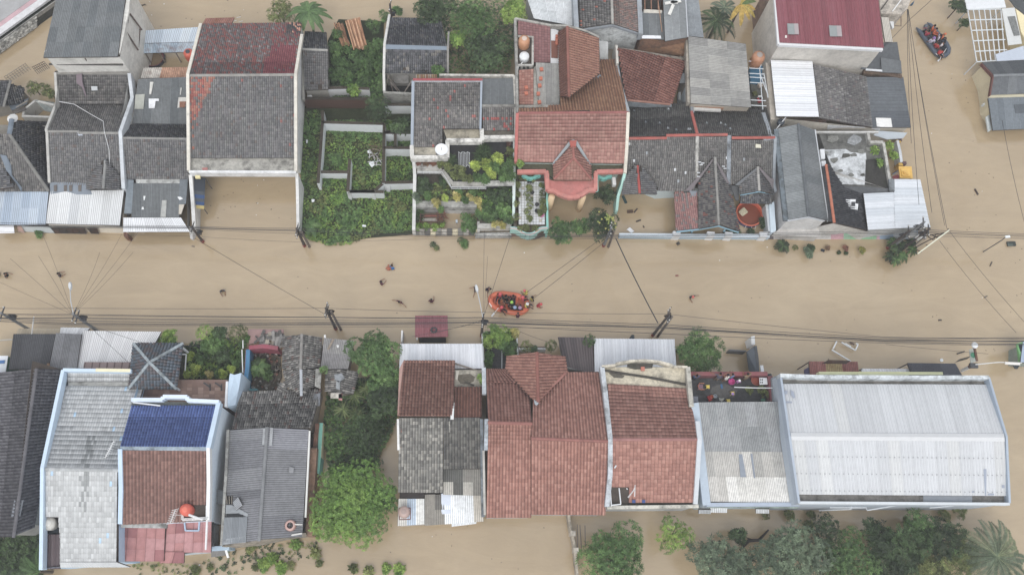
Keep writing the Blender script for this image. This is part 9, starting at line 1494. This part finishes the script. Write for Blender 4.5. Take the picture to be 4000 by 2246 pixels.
# floating debris
def deb(x, y, l, w, a, col, label, name='driftwood', mat='wood', cat='debris'): c = S(x, y, 0); d = Vector((math.cos(a), math.sin(a), 0)) * l / 2; MB(col).bar(c - d, c + d, w, .2, dz=.1).build(name, mat, None, label, cat)
for a in ((3813, 750, .75, .18, -1.2, '#4a3c36', 'short dark plank adrift in the side street'), (3671, 1251, .35, .14, .1, '#4a443e', 'small dark block adrift in the wide eastern water'), (3752, 1378, .9, .12, .3, '#3a3632', 'dark forked branch floating before the street sign'), (3870, 1032, .6, .08, 1.0, '#4a443e', 'thin dark stick floating at the east side'), (2439, 780, .95, .3, -1.2, '#2f4a48', 'dark green board floating under the mint wall'), (2483, 823, .6, .14, .9, '#4a3e36', 'brown plank floating in the flooded forecourt'), (2494, 863, .55, .14, .35, '#3f3a36', 'dark pointed plank below the brown box'), (2514, 886, .25, .1, -1.1, '#4a443e', 'small dark chip floating in the forecourt'), (2644, 1077, .32, .12, .1, '#8d4a44', 'small red brick like chip adrift in the main street'), (755, 963, .3, .06, -.2, '#5a5248', 'twig drifting below the carport'), (560, 20, .5, .08, .4, '#5a5248', 'stick adrift in the north canal'), (3850, 1160, .4, .1, .5, '#5d564e', 'brown fleck of debris near the eastern cables')): deb(*a)
MB('#5d4636').box(S(2460, 829, -.1), .62, .32, .3, .1).build('wooden_box', 'wood', None, 'open brown box floating in the flooded forecourt', 'box')
t = thing('sofa_cushion', 'dark square cushion like block floating near the east edge', 'cushion', S(3946, 955)); MB('#3f4642').box(S(3946, 955, -.1), .95, .5, .3, .05).build('cushion', 'cloth', t); MB('#55605a').box(S(3946, 957, .2), .6, .3, .04, .05).build('top_panel', 'cloth', t)
t = thing('street_lamp', 'thin street lamp with white head above the floating cushion', 'lamp', S(3915, 938)); MB('#4a4e52').tube([S(3914, 938, 3.6), S(3930, 924, 4.8)], .05, 6).build('arm', 'metal', t); MB('#dfe3e4').bar(S(3928, 925, 4.9), S(3946, 923, 4.9), .25, .12).build('lamp_head', 'clean', t); b_ = S(3914, 938, 3.6); MB('#4a4e52').tube([(b_.x, b_.y, -1.2), b_], .06, 6).build('post', 'metal', t)
MB('#2f3540').box(S(3212, 980, -.05), .4, .22, .22, -.4).build('black_bag', 'cloth', None, 'black and white bag floating beside the grey green bush', 'bag'); MB('#dfe6ea').lathe(S(3676, 1408, -.05), [(.16, 0), (.18, .14), (.02, .2)], 10).build('white_tub', 'plastic', None, 'small round white tub floating before the black canopy', 'tub'); MB('#4a443c').box(S(2648, 953, -.05), .35, .3, .2, .6).build('leaf_clump', 'cloth', None, 'dark clump adrift south of the blue garden wall', 'debris')
t = thing('floating_litter', 'tiny scraps of litter scattered over the flood water', 'litter'); t['kind'] = 'stuff'; mb = MB()
for i in range(170):
 x, y = R.choice(((R.uniform(0, 4000), R.uniform(960, 1300)), (R.uniform(520, 1100), R.uniform(0, 120)), (R.uniform(3560, 3900), R.uniform(220, 900)), (R.uniform(2800, 4000), R.uniform(960, 1420)), (R.uniform(760, 2400), R.uniform(2030, 2246)), (R.uniform(780, 1140), R.uniform(700, 860)))); mb.box(S(x, y, 0), R.uniform(.05, .13), R.uniform(.04, .09), .03, R.random() * 3, pick([('#6d6253', 5), ('#4f473c', 3), ('#e2e5e6', 1.6), ('#8d7a5c', 2)]))
mb.build('litter', 'wood', t)
hm_ = bpy.data.materials.new('haze'); hm_.use_nodes = True; hn = hm_.node_tree; hn.nodes.clear(); ho = hn.nodes.new('ShaderNodeOutputMaterial'); hv = hn.nodes.new('ShaderNodeVolumePrincipled')
hv.inputs['Color'].default_value = (.93, .95, 1, 1); hv.inputs['Density'].default_value = .0007; hn.links.new(hv.outputs[0], ho.inputs['Volume']); MATS['haze'] = hm_
MB().hexa([(-905, -905, -2.3), (905, -905, -2.3), (905, 905, -2.3), (-905, 905, -2.3)], [(-905, -905, 92), (905, -905, 92), (905, 905, 92), (-905, 905, 92)]).build('haze', 'haze', None, kind='stuff')
